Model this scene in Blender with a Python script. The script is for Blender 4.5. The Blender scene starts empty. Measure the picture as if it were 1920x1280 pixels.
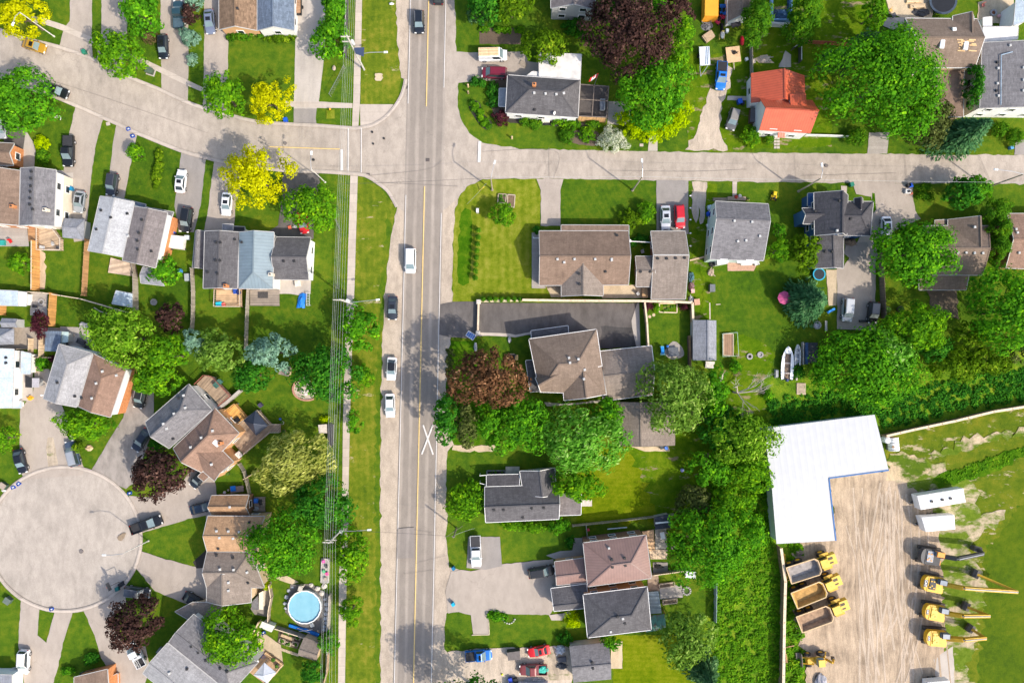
import bpy,math,random
import numpy as np
from mathutils import Vector,geometry
R=math.radians
# ------ camera, sky, sun, exposure
H,CX,CY,MPP=128.0,960.0,670.0,0.1
sc=bpy.context.scene
cam=bpy.data.cameras.new('camera');camo=bpy.data.objects.new('camera',cam)
sc.collection.objects.link(camo);sc.camera=camo
camo.location=(0,0,H);camo.rotation_euler=(0,0,0)
cam.sensor_width=36.0;cam.lens=36.0*H/192.0
cam.shift_y=(CY-640.0)/1920.0
cam.clip_start=1.0;cam.clip_end=6000.0
w=bpy.data.worlds.new('World');sc.world=w;w.use_nodes=True
nt=w.node_tree;nt.nodes.clear()
sky=nt.nodes.new('ShaderNodeTexSky');sky.sky_type='NISHITA';sky.sun_disc=False
SUN_EL,SUN_AZ=R(43),math.atan2(0.803,-0.595)
sky.sun_elevation=SUN_EL;sky.sun_rotation=SUN_AZ
sky.air_density=1.0;sky.dust_density=2.5;sky.ozone_density=1.0
bg=nt.nodes.new('ShaderNodeBackground');bg.inputs[1].default_value=0.15
out=nt.nodes.new('ShaderNodeOutputWorld')
nt.links.new(sky.outputs[0],bg.inputs[0]);nt.links.new(bg.outputs[0],out.inputs[0])
sl=bpy.data.lights.new('sun','SUN');sl.energy=2.75;sl.angle=R(0.9);sl.color=(1.0,0.91,0.78)
so=bpy.data.objects.new('sun',sl);sc.collection.objects.link(so)
to_sun=Vector((0.803*math.cos(SUN_EL),-0.595*math.cos(SUN_EL),math.sin(SUN_EL)))
so.rotation_euler=to_sun.to_track_quat('Z','Y').to_euler();so.location=(60,-45,90)
sc.view_settings.view_transform='Standard';sc.view_settings.look='None'
sc.view_settings.exposure=0.86;sc.view_settings.gamma=1.0
sc.cycles.max_bounces=7;sc.cycles.diffuse_bounces=4;sc.cycles.glossy_bounces=2
sc.cycles.transmission_bounces=4;sc.cycles.transparent_max_bounces=6
sc.cycles.caustics_reflective=False;sc.cycles.caustics_refractive=False
sc.cycles.use_denoising=True
C=sc.collection
rnd=random.Random(7)
# ------ pixel <-> place
_v=[0.0,0.0,1.0]
def view(x0,y0,s=3.88):_v[:]=[x0,y0,s]
def full():_v[:]=[0.0,0.0,1.0]
def P(x,y,h=0.0):
 k=MPP*(H-h)/H
 return Vector(((_v[0]+x/_v[2]-CX)*k,(CY-_v[1]-y/_v[2])*k,h))
 # ------ objects
ORG={}
def thing(name,label,cat,loc=(0,0,0),rot=0.0,group=None):
 o=bpy.data.objects.new(name,None);C.objects.link(o)
 o.location=loc;o.rotation_euler=(0,0,rot);o.empty_display_size=0.3
 o['label']=label;o['category']=cat
 if group:o['group']=group
 ORG[o.name]=Vector(loc)if rot==0.0 else Vector((0,0,0))
 return o
def tag(o,label,cat,group=None):
 o['label']=label;o['category']=cat
 if group:o['group']=group
 return o
class MB:
 def __init__(s):s.v=[];s.f=[];s.uv=None
 def face(s,pts):
  n=len(s.v);s.v+=[tuple(p)for p in pts];s.f.append(list(range(n,n+len(pts))));return s
 def raw(s,vs,fs):
  n=len(s.v);s.v+=[tuple(p)for p in vs];s.f+=[[i+n for i in f]for f in fs];return s
 def box(s,c,d,rz=0.0,taper=1.0):
  x,y,z=d[0]/2,d[1]/2,d[2]/2;ca,sa=math.cos(rz),math.sin(rz);vs=[]
  for zz,t in((-z,1.0),(z,taper)):
   for a,b in((-x,-y),(x,-y),(x,y),(-x,y)):
    a*=t;b*=t
    vs.append((c[0]+a*ca-b*sa,c[1]+a*sa+b*ca,c[2]+zz))
  return s.raw(vs,[(3,2,1,0),(4,5,6,7),(0,1,5,4),(1,2,6,5),(2,3,7,6),(3,0,4,7)])
 def bar(s,a,b,w,h):
  a,b=Vector(a),Vector(b);d=(b-a)
  if d.length<1e-6:return s
  d.normalize();u=Vector((0,0,1)).cross(d)
  u=Vector((1,0,0))if u.length<1e-4 else u.normalized()
  t=d.cross(u);vs=[]
  for p in(a,b):
   for i,j in((-1,-1),(1,-1),(1,1),(-1,1)):vs.append(p+u*(i*w/2)+t*(j*h/2))
  return s.raw(vs,[(3,2,1,0),(4,5,6,7),(0,1,5,4),(1,2,6,5),(2,3,7,6),(3,0,4,7)])
 def prism(s,poly,z0,z1):
  n=len(poly)
  if sum(poly[i][0]*poly[(i+1)%n][1]-poly[(i+1)%n][0]*poly[i][1]for i in range(n))<0:poly=poly[::-1]
  vs=[(p[0],p[1],z0)for p in poly]+[(p[0],p[1],z1)for p in poly]
  return s.raw(vs,[tuple(range(n-1,-1,-1)),tuple(range(n,2*n))]+[(i,(i+1)%n,n+(i+1)%n,n+i)for i in range(n)])
 def tube(s,a,b,r0,r1=None,n=8,caps=True):
  a,b=Vector(a),Vector(b);d=b-a
  if d.length<1e-6:return s
  d.normalize();r1=r0 if r1 is None else r1
  u=d.orthogonal().normalized();t=d.cross(u);vs=[]
  for p,r in((a,r0),(b,r1)):
   for i in range(n):
    q=2*math.pi*i/n;vs.append(p+u*(r*math.cos(q))+t*(r*math.sin(q)))
  fs=[(i,(i+1)%n,n+(i+1)%n,n+i)for i in range(n)]
  if caps:fs+=[tuple(range(n-1,-1,-1)),tuple(range(n,2*n))]
  return s.raw(vs,fs)
 def ell(s,c,r,nu=12,nv=7,jit=0.0,seed=0,zmin=-1.0):
  rr=random.Random(seed);vs=[];fs=[]
  for j in range(nv+1):
   ph=-math.pi/2+math.pi*j/nv
   for i in range(nu):
    th=2*math.pi*i/nu;k=1+jit*(rr.random()-.5)
    vs.append((c[0]+r[0]*k*math.cos(ph)*math.cos(th),c[1]+r[1]*k*math.cos(ph)*math.sin(th),c[2]+r[2]*max(zmin,math.sin(ph))*k))
  for j in range(nv):
   for i in range(nu):fs.append((j*nu+i,j*nu+(i+1)%nu,(j+1)*nu+(i+1)%nu,(j+1)*nu+i))
  return s.raw(vs,fs)
 def build(s,name,mat,parent=None,smooth=False,label=None):
  me=bpy.data.meshes.new(name)
  o=bpy.data.objects.new(name,me)
  og=Vector((0,0,0))
  if parent is not None:og=ORG.get(parent.name,og)
  me.from_pydata([(p[0]-og[0],p[1]-og[1],p[2]-og[2])for p in s.v],[],s.f)
  if s.uv is not None:
   ul=me.uv_layers.new(name='UVMap')
   for k,q in enumerate(s.uv):ul.data[k].uv=q
  me.materials.append(mat)
  if smooth:me.polygons.foreach_set('use_smooth',[True]*len(me.polygons))
  me.update();C.objects.link(o)
  if parent is not None:o.parent=parent
  ORG[o.name]=og
  if label:o['label']=label
  return o
def ground_org(o,loc):
 loc=Vector(loc);me=o.data
 for v in me.vertices:v.co-=loc
 o.location=loc;return o
 # ------ materials
MATS={}
def newmat(name):
 m=bpy.data.materials.new(name);m.use_nodes=True;n=m.node_tree.nodes
 return m,m.node_tree,n['Principled BSDF']
def nd(t,kind,**kw):
 n=t.nodes.new(kind)
 for k,v in kw.items():
  if k.startswith('i_'):n.inputs[int(k[2:])].default_value=v
  else:setattr(n,k,v)
 return n
def noise(t,scale,detail=4.0,rough=0.55,vec=None):
 n=t.nodes.new('ShaderNodeTexNoise');n.inputs['Scale'].default_value=scale
 n.inputs['Detail'].default_value=detail;n.inputs['Roughness'].default_value=rough
 if vec is not None:t.links.new(vec,n.inputs['Vector'])
 return n
def ramp(t,fac,stops):
 r=t.nodes.new('ShaderNodeValToRGB');t.links.new(fac,r.inputs[0]);e=r.color_ramp.elements
 while len(e)<len(stops):e.new(0.5)
 for k,(p,c)in enumerate(stops):
  e[k].position=p;e[k].color=(c[0],c[1],c[2],1)if not isinstance(c,(int,float))else(c,c,c,1)
 return r
def mix(t,a,b,fac,mode='MIX'):
 m=t.nodes.new('ShaderNodeMix');m.data_type='RGBA';m.blend_type=mode
 for s_,q in((6,a),(7,b),(0,fac)):
  if hasattr(q,'links'):t.links.new(q,m.inputs[s_])
  elif isinstance(q,(int,float)):m.inputs[s_].default_value=q
  else:m.inputs[s_].default_value=(q[0],q[1],q[2],1)
 return m.outputs[2]
def math_(t,op,a,b=None,c=None):
 m=t.nodes.new('ShaderNodeMath');m.operation=op
 for k,q in enumerate((a,b,c)):
  if q is None:continue
  if hasattr(q,'links'):t.links.new(q,m.inputs[k])
  else:m.inputs[k].default_value=q
 return m.outputs[0]
def pos(t):return t.nodes.new('ShaderNodeNewGeometry').outputs['Position']
def mapped(t,vec,rot=0.0,scale=(1,1,1),loc=(0,0,0)):
 m=t.nodes.new('ShaderNodeMapping');m.inputs['Rotation'].default_value=(0,0,rot)
 m.inputs['Scale'].default_value=scale;m.inputs['Location'].default_value=loc
 t.links.new(vec,m.inputs['Vector']);return m.outputs[0]
def bump(t,b,h,strength,dist=0.05):
 n=t.nodes.new('ShaderNodeBump');n.inputs['Strength'].default_value=strength;n.inputs['Distance'].default_value=dist
 t.links.new(h,n.inputs['Height']);t.links.new(n.outputs[0],b.inputs['Normal'])
def L(t,a,b):t.links.new(a,b)
def sh(c,k):return tuple(max(0.0,min(1.0,q*k))for q in c[:3])
def plain(col,rough=0.7,var=0.18,scale=2.0,metal=0.0,spec=0.3,coat=0.0):
 key=('plain',tuple(col),rough,var,scale,metal,spec,coat)
 if key in MATS:return MATS[key]
 m,t,b=newmat('surface');n=noise(t,scale,5,0.6,pos(t))
 r=ramp(t,n.outputs[0],[(0.3,sh(col,1-var)),(0.7,sh(col,1+var))])
 L(t,r.outputs[0],b.inputs['Base Color']);b.inputs['Roughness'].default_value=rough
 b.inputs['Metallic'].default_value=metal;b.inputs['Specular IOR Level'].default_value=spec
 b.inputs['Coat Weight'].default_value=coat
 MATS[key]=m;return m
def paint(col,metal=0.15):
 return plain(col,0.32,0.05,1.2,metal,0.5,0.35)
def glass(col=(0.02,0.03,0.035)):
 return plain(col,0.12,0.1,1.0,0.0,0.7)
def shingle(col,fleck=0.3,rows=True):
 key=('shingle',tuple(col),fleck,rows)
 if key in MATS:return MATS[key]
 m,t,b=newmat('shingle');uv=t.nodes.new('ShaderNodeUVMap').outputs[0]
 br=t.nodes.new('ShaderNodeTexBrick');L(t,uv,br.inputs['Vector'])
 br.inputs['Color1'].default_value=(*sh(col,1-fleck*.5),1);br.inputs['Color2'].default_value=(*sh(col,1+fleck*.65),1)
 br.inputs['Mortar'].default_value=(*sh(col,0.84),1)
 br.inputs['Scale'].default_value=1.0;br.inputs['Mortar Size'].default_value=0.012 if rows else 0.004
 br.inputs['Brick Width'].default_value=0.62;br.inputs['Row Height'].default_value=0.24
 br.inputs['Bias'].default_value=-0.1
 n=noise(t,0.45,4,0.6,pos(t));n2=noise(t,5.0,3,0.7,pos(t))
 c=mix(t,br.outputs[0],ramp(t,n.outputs[0],[(0.3,0.87),(0.75,1.11)]).outputs[0],1.0,'MULTIPLY')
 c=mix(t,c,ramp(t,n2.outputs[0],[(0.35,0.82),(0.7,1.14)]).outputs[0],1.0,'MULTIPLY')
 wv=noise(t,1.0,3,0.5,mapped(t,uv,0,(2.6,0.28,1)))
 c=mix(t,c,ramp(t,wv.outputs[0],[(0.3,0.86),(0.75,1.1)]).outputs[0],1.0,'MULTIPLY')
 L(t,c,b.inputs['Base Color']);b.inputs['Roughness'].default_value=0.9;b.inputs['Specular IOR Level'].default_value=0.2
 bump(t,b,br.outputs[1],0.35,0.02);MATS[key]=m;return m
def ribbed(col,pitch=0.5,rough=0.4,var=0.08,dark=0.72):
 key=('ribbed',tuple(col),pitch,rough,dark)
 if key in MATS:return MATS[key]
 m,t,b=newmat('ribbed_metal');uv=t.nodes.new('ShaderNodeUVMap').outputs[0]
 sx=t.nodes.new('ShaderNodeSeparateXYZ');L(t,uv,sx.inputs[0])
 f=math_(t,'FRACT',math_(t,'DIVIDE',sx.outputs[0],pitch))
 tri=math_(t,'ABSOLUTE',math_(t,'SUBTRACT',f,0.5))
 n=noise(t,0.8,4,0.6,pos(t))
 c=mix(t,ramp(t,n.outputs[0],[(0.3,sh(col,1-var)),(0.7,sh(col,1+var))]).outputs[0],ramp(t,tri,[(0.38,1.0),(0.48,dark)]).outputs[0],1.0,'MULTIPLY')
 L(t,c,b.inputs['Base Color']);b.inputs['Roughness'].default_value=rough
 bump(t,b,tri,0.4,0.05);MATS[key]=m;return m
def boards(col,pitch=0.16,ang=0.0,var=0.25,rough=0.8):
 key=('boards',tuple(col),pitch,ang)
 if key in MATS:return MATS[key]
 m,t,b=newmat('boards');v=mapped(t,pos(t),-ang,(1,1,1))
 sx=t.nodes.new('ShaderNodeSeparateXYZ');L(t,v,sx.inputs[0])
 q=math_(t,'DIVIDE',math_(t,'ADD',sx.outputs[1],math_(t,'MULTIPLY',sx.outputs[2],0.0)),pitch)
 f=math_(t,'FRACT',q);wn=t.nodes.new('ShaderNodeTexWhiteNoise');wn.noise_dimensions='1D'
 L(t,math_(t,'FLOOR',q),wn.inputs['W'])
 c=ramp(t,wn.outputs[0],[(0.0,sh(col,1-var)),(1.0,sh(col,1+var))]).outputs[0]
 n=noise(t,1.2,5,0.6,pos(t));c=mix(t,c,ramp(t,n.outputs[0],[(0.3,0.78),(0.72,1.15)]).outputs[0],1.0,'MULTIPLY')
 c=mix(t,c,ramp(t,f,[(0.86,1.0),(0.95,0.35)]).outputs[0],1.0,'MULTIPLY')
 L(t,c,b.inputs['Base Color']);b.inputs['Roughness'].default_value=rough;MATS[key]=m;return m
def planks(col,pitch=0.2,var=0.2):
 key=('planks',tuple(col),pitch)
 if key in MATS:return MATS[key]
 m,t,b=newmat('planks');sx=t.nodes.new('ShaderNodeSeparateXYZ');L(t,pos(t),sx.inputs[0])
 q=math_(t,'DIVIDE',math_(t,'ADD',sx.outputs[0],sx.outputs[1]),pitch)
 wn=t.nodes.new('ShaderNodeTexWhiteNoise');wn.noise_dimensions='1D';L(t,math_(t,'FLOOR',q),wn.inputs['W'])
 c=ramp(t,wn.outputs[0],[(0.0,sh(col,1-var)),(1.0,sh(col,1+var))]).outputs[0]
 c=mix(t,c,ramp(t,math_(t,'FRACT',q),[(0.85,1.0),(0.96,0.45)]).outputs[0],1.0,'MULTIPLY')
 n=noise(t,0.7,4,0.6,pos(t));c=mix(t,c,ramp(t,n.outputs[0],[(0.3,0.8),(0.7,1.15)]).outputs[0],1.0,'MULTIPLY')
 L(t,c,b.inputs['Base Color']);b.inputs['Roughness'].default_value=0.85;MATS[key]=m;return m
def siding(col,var=0.06,pitch=0.22):
 key=('siding',tuple(col),pitch)
 if key in MATS:return MATS[key]
 m,t,b=newmat('siding');sx=t.nodes.new('ShaderNodeSeparateXYZ');L(t,pos(t),sx.inputs[0])
 f=math_(t,'FRACT',math_(t,'DIVIDE',sx.outputs[2],pitch));n=noise(t,1.5,4,0.6,pos(t))
 c=mix(t,ramp(t,n.outputs[0],[(0.3,sh(col,1-var)),(0.7,sh(col,1+var))]).outputs[0],ramp(t,f,[(0.05,0.75),(0.2,1.0)]).outputs[0],1.0,'MULTIPLY')
 L(t,c,b.inputs['Base Color']);b.inputs['Roughness'].default_value=0.6;MATS[key]=m;return m
def leaf(c1,c2,trans=0.35,c3=None):
 key=('leaf',c1,c2,trans,c3)
 if key in MATS:return MATS[key]
 m,t,b=newmat('foliage');g=t.nodes.new('ShaderNodeNewGeometry')
 st=[(0.0,c1),(0.75,c2)]+([(1.0,c3)]if c3 else[])
 n=noise(t,0.55,3,0.5,g.outputs['Position'])
 f=math_(t,'ADD',math_(t,'MULTIPLY',g.outputs['Random Per Island'],0.62),math_(t,'SUBTRACT',math_(t,'MULTIPLY',n.outputs[0],1.2),0.40))
 r=ramp(t,f,st);L(t,r.outputs[0],b.inputs['Base Color'])
 b.inputs['Roughness'].default_value=0.7;b.inputs['Specular IOR Level'].default_value=0.02
 tr=t.nodes.new('ShaderNodeBsdfTranslucent');L(t,mix(t,r.outputs[0],(1.0,1.0,0.5),1.0,'MULTIPLY'),tr.inputs[0])
 mx=t.nodes.new('ShaderNodeMixShader');mx.inputs[0].default_value=trans
 L(t,b.outputs[0],mx.inputs[1]);L(t,tr.outputs[0],mx.inputs[2])
 L(t,mx.outputs[0],t.nodes['Material Output'].inputs[0]);MATS[key]=m;return m
def grass(name,lo,mid,hi,patch=0.09,stripes=None,dirt=None,fine=7.0):
 m,t,b=newmat(name);p=pos(t)
 a=noise(t,patch,5,0.62,p);f=noise(t,fine,4,0.75,p);k=noise(t,0.75,5,0.65,p)
 v=math_(t,'ADD',math_(t,'MULTIPLY',a.outputs[0],0.75),math_(t,'ADD',math_(t,'MULTIPLY',k.outputs[0],0.75),math_(t,'SUBTRACT',math_(t,'MULTIPLY',f.outputs[0],0.65),0.57)))
 if stripes:
  ang,pitch,amt=stripes;sx=t.nodes.new('ShaderNodeSeparateXYZ');L(t,mapped(t,p,ang),sx.inputs[0])
  wn=noise(t,0.6,2,0.5,p)
  s_=math_(t,'SINE',math_(t,'ADD',math_(t,'MULTIPLY',sx.outputs[1],6.283/pitch),math_(t,'MULTIPLY',wn.outputs[0],3.0)))
  v=math_(t,'ADD',v,math_(t,'MULTIPLY',s_,amt))
 r=ramp(t,v,[(0.24,lo),(0.50,mid),(0.84,hi)]);c=r.outputs[0]
 if dirt:
  dcol,th,sc_=dirt;d=noise(t,sc_,6,0.68,mapped(t,p,0.35,(0.55,1.5,1)))
  dn=noise(t,1.5,5,0.7,p);dc=ramp(t,dn.outputs[0],[(0.3,sh(dcol,0.7)),(0.7,sh(dcol,1.2))]).outputs[0]
  c=mix(t,c,dc,ramp(t,d.outputs[0],[(th,0.0),(th+0.06,1.0)]).outputs[0])
 L(t,c,b.inputs['Base Color']);b.inputs['Roughness'].default_value=0.9;b.inputs['Specular IOR Level'].default_value=0.02
 bump(t,b,math_(t,'ADD',f.outputs[0],k.outputs[0]),0.9,0.16);return m
def paved(name,col,crack=0.0,var=0.10,grain=0.16,rough=0.9,tracks=None,joints=None,stain=0.12):
 m,t,b=newmat(name);p=pos(t)
 a=noise(t,0.10,5,0.6,p);k=noise(t,0.8,5,0.65,mapped(t,p,0.1,(1,.45,1)));f=noise(t,9.0,3,0.8,p)
 c=ramp(t,a.outputs[0],[(0.3,sh(col,1-var)),(0.7,sh(col,1+var))]).outputs[0]
 c=mix(t,c,ramp(t,k.outputs[0],[(0.28,1-stain),(0.6,1.04)]).outputs[0],1.0,'MULTIPLY')
 c=mix(t,c,ramp(t,f.outputs[0],[(0.3,1-grain),(0.7,1+grain)]).outputs[0],1.0,'MULTIPLY')
 if crack:
  wp=t.nodes.new('ShaderNodeVectorMath');wp.operation='ADD';L(t,p,wp.inputs[0])
  nn=noise(t,0.5,4,0.6,p);vm=t.nodes.new('ShaderNodeVectorMath');vm.operation='SCALE';L(t,nn.outputs['Color'],vm.inputs[0]);vm.inputs['Scale'].default_value=3.0
  L(t,vm.outputs[0],wp.inputs[1])
  vo=t.nodes.new('ShaderNodeTexVoronoi');vo.feature='DISTANCE_TO_EDGE';vo.inputs['Scale'].default_value=0.11;L(t,wp.outputs[0],vo.inputs['Vector'])
  gate=ramp(t,noise(t,0.16,3,0.5,p).outputs[0],[(0.45,0.0),(0.55,1.0)]).outputs[0]
  ln=ramp(t,vo.outputs['Distance'],[(0.002,0.75),(0.008,0.0)]).outputs[0]
  c=mix(t,c,sh(col,0.55),math_(t,'MULTIPLY',math_(t,'MULTIPLY',ln,gate),crack))
 if tracks:
  sx=t.nodes.new('ShaderNodeSeparateXYZ');L(t,p,sx.inputs[0])
  d=math_(t,'ADD',math_(t,'SUBTRACT',sx.outputs[0],math_(t,'MULTIPLY',sx.outputs[1],0.0223)),17.09)
  wob=noise(t,0.05,2,0.5,p)
  s_=math_(t,'COSINE',math_(t,'ADD',math_(t,'MULTIPLY',math_(t,'ABSOLUTE',d),6.283/1.72),math_(t,'MULTIPLY',wob.outputs[0],0.8)))
  nn=noise(t,1.0,4,0.6,mapped(t,p,0,(1,.06,1)))
  tt=math_(t,'ADD',math_(t,'MULTIPLY',s_,0.5),math_(t,'SUBTRACT',math_(t,'MULTIPLY',nn.outputs[0],1.6),0.8))
  c=mix(t,c,ramp(t,tt,[(0.0,1-tracks),(0.75,1.06)]).outputs[0],1.0,'MULTIPLY')
 if joints:
  sx=t.nodes.new('ShaderNodeSeparateXYZ');L(t,p,sx.inputs[0])
  fr=math_(t,'FRACT',math_(t,'DIVIDE',sx.outputs[1],joints));wn=t.nodes.new('ShaderNodeTexWhiteNoise');wn.noise_dimensions='1D'
  L(t,math_(t,'FLOOR',math_(t,'DIVIDE',sx.outputs[1],joints)),wn.inputs['W'])
  c=mix(t,c,ramp(t,wn.outputs[0],[(0.0,0.90),(1.0,1.06)]).outputs[0],1.0,'MULTIPLY')
  c=mix(t,c,ramp(t,fr,[(0.0,0.62),(0.05,1.0)]).outputs[0],1.0,'MULTIPLY')
 L(t,c,b.inputs['Base Color']);b.inputs['Roughness'].default_value=rough;b.inputs['Specular IOR Level'].default_value=0.2
 bump(t,b,f.outputs[0],0.3,0.03);return m
def earth(name,col,grasscol=None,th=0.5,streak=(1.45,(1.0,0.16,1)),var=0.22):
 m,t,b=newmat(name);p=pos(t)
 wq=noise(t,0.07,3,0.5,p);sc_=t.nodes.new('ShaderNodeVectorMath');sc_.operation='SCALE';L(t,wq.outputs['Color'],sc_.inputs[0]);sc_.inputs['Scale'].default_value=4.0
 ad=t.nodes.new('ShaderNodeVectorMath');ad.operation='ADD';L(t,p,ad.inputs[0]);L(t,sc_.outputs[0],ad.inputs[1]);q=ad.outputs[0]
 s1=noise(t,0.9,6,0.7,mapped(t,q,streak[0],streak[1]));s2=noise(t,0.22,6,0.68,p);f=noise(t,6,4,0.8,p)
 s3=noise(t,1.4,5,0.65,mapped(t,q,streak[0]+0.8,(1.0,0.08,1)))
 v=math_(t,'ADD',math_(t,'MULTIPLY',s1.outputs[0],0.55),math_(t,'ADD',math_(t,'MULTIPLY',s2.outputs[0],0.75),math_(t,'SUBTRACT',math_(t,'MULTIPLY',s3.outputs[0],0.6),0.45)))
 c=ramp(t,v,[(0.30,sh(col,1-var*1.7)),(0.5,col),(0.70,sh(col,1+var*1.3))]).outputs[0]
 c=mix(t,c,ramp(t,f.outputs[0],[(0.3,0.80),(0.7,1.15)]).outputs[0],1.0,'MULTIPLY')
 if grasscol:
  d=noise(t,0.22,7,0.7,mapped(t,p,0.3,(0.6,1.25,1)));g2=noise(t,1.1,4,0.7,p)
  gc=ramp(t,g2.outputs[0],[(0.3,grasscol[0]),(0.7,grasscol[1])]).outputs[0]
  c=mix(t,c,gc,ramp(t,d.outputs[0],[(th-0.05,0.0),(th+0.05,1.0)]).outputs[0])
 L(t,c,b.inputs['Base Color']);b.inputs['Roughness'].default_value=0.95;b.inputs['Specular IOR Level'].default_value=0.1
 bump(t,b,math_(t,'ADD',f.outputs[0],s1.outputs[0]),0.8,0.14);return m
G_LAWN=grass('lawn',(0.0281,0.0795,0.0083),(0.0757,0.1462,0.0095),(0.1903,0.2081,0.0165))
G_LUSH=grass('lush_lawn',(0.0253,0.0699,0.0083),(0.0617,0.1296,0.0083),(0.1553,0.1837,0.0142),0.09,(1.1,0.9,0.02))
G_MEADOW=grass('meadow',(0.0361,0.1036,0.0086),(0.1073,0.2018,0.0112),(0.2775,0.3143,0.0229),0.30,None,None,4.0)
G_DRY=grass('dry_lawn',(0.080,0.140,0.005),(0.172,0.215,0.014),(0.33,0.31,0.055),0.16,(1.56,1.5,0.05))
G_MOWN=grass('mown_lawn',(0.060,0.120,0.002),(0.135,0.185,0.004),(0.25,0.26,0.016),0.12,(0.0,0.8,0.03))
G_FIELD=grass('field_grass',(0.0439,0.0885,0.0083),(0.0810,0.1327,0.0083),(0.1441,0.1681,0.0120),0.05)
G_VERGE=grass('verge',(0.0544,0.1082,0.0096),(0.1277,0.1775,0.0121),(0.3036,0.2598,0.0366),0.14,(1.55,1.1,0.03),((0.42,0.35,0.20),0.62,0.45))
G_WEED=grass('weedy_grass',(0.021,0.077,0.002),(0.051,0.138,0.004),(0.158,0.231,0.012),0.25)
G_WORN=grass('worn_grass',(0.035,0.097,0.003),(0.084,0.160,0.005),(0.185,0.231,0.013),0.2,None,((0.28,0.22,0.13),0.57,0.4))
G_PATCHY=grass('patchy_grass',(0.0495,0.0994,0.0083),(0.1091,0.1536,0.0108),(0.2183,0.2038,0.0203),0.2,None,((0.44,0.36,0.22),0.575,0.45))
A_ROAD=paved('asphalt_road',(0.338,0.292,0.250),0.45,0.07,0.14,tracks=0.26)
A_SIDE=paved('asphalt_side_street',(0.385,0.330,0.277),0.7,0.12,0.17,stain=0.24)
A_COURT=paved('asphalt_court',(0.385,0.337,0.290),0.35,0.12,0.16,stain=0.22)
A_DRIVE=paved('asphalt_driveway',(0.365,0.312,0.265),0.5,0.10,0.12)
A_GREY=paved('asphalt_worn',(0.27,0.245,0.225),0.3,0.12,0.12)
A_DARK=paved('asphalt_new',(0.125,0.112,0.105),0.2,0.22,0.14,stain=0.3)
A_BLACK=paved('asphalt_sealed',(0.075,0.070,0.069),0.2,0.2,0.12,stain=0.3)
S_GRAVEL=paved('gravel_shoulder',(0.43,0.355,0.280),0,0.12,0.30,stain=0.28)
S_CONC=paved('concrete',(0.47,0.405,0.345),0.2,0.08,0.10,joints=1.7)
S_SLAB=paved('concrete_slab',(0.43,0.385,0.340),0.3,0.10,0.12)
S_PATIO=paved('patio_stone',(0.36,0.325,0.29),0.0,0.12,0.2,joints=0.6)
S_KERB=paved('kerb_concrete',(0.47,0.405,0.345),0,0.08,0.1,joints=3.0)
S_SOIL=paved('soil',(0.12,0.090,0.065),0,0.2,0.35)
S_MULCH=paved('mulch',(0.045,0.040,0.036),0,0.2,0.4)
S_SAND=paved('sandy_patch',(0.50,0.40,0.27),0,0.15,0.25,stain=0.25)
E_YARD=earth('yard_earth',(0.42,0.322,0.228),var=0.26)
E_TRACK=earth('gravel_track',(0.50,0.415,0.33),None,0.5,(1.35,(1,0.2,1)),0.16)
E_MIX=earth('gravel_weeds',(0.45,0.37,0.28),((0.06,0.11,0.01),(0.15,0.18,0.04)),0.60)
W_LINE=plain((0.60,0.57,0.54),0.7,0.12,3.0);Y_LINE=plain((0.70,0.50,0.19),0.7,0.14,2.0)
WHITE=plain((0.78,0.77,0.75),0.5,0.06);TRIM=plain((0.62,0.61,0.59),0.5,0.06);GUT=plain((0.46,0.45,0.43),0.5,0.06)
DARK=plain((0.03,0.03,0.032),0.6);BLACK=plain((0.012,0.012,0.013),0.5);GREY=plain((0.2,0.2,0.2),0.6)
STEEL=plain((0.42,0.42,0.43),0.4,0.1,2,0.6);RUBBER=plain((0.018,0.018,0.018),0.85)
W_SIDE=siding((0.80,0.79,0.77));PEACH=siding((0.62,0.36,0.18));BRICK_O=plain((0.50,0.21,0.085),0.85,0.25,3.0)
CREAM_S=siding((0.68,0.60,0.48));MINT_S=siding((0.50,0.62,0.56));BLUE_S=siding((0.018,0.075,0.20));GREY_S=siding((0.42,0.42,0.41))
BRICK_B=plain((0.27,0.15,0.095),0.85,0.25,3.0);TAN_S=siding((0.56,0.42,0.27))
WOOD_O=planks((0.56,0.28,0.085));WOOD_G=planks((0.34,0.30,0.25));WOOD_C=planks((0.66,0.50,0.33));WOOD_R=planks((0.42,0.11,0.06))
DECK_T=boards((0.52,0.36,0.21));DECK_G=boards((0.26,0.215,0.175));DECK_O=boards((0.62,0.36,0.12),0.16,0.8);DECK_B=boards((0.33,0.24,0.165),0.18,0.85)
BARK=plain((0.11,0.085,0.06),0.95,0.3,3.0);POLE_W=plain((0.34,0.29,0.22),0.9,0.2,2.0)
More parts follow.
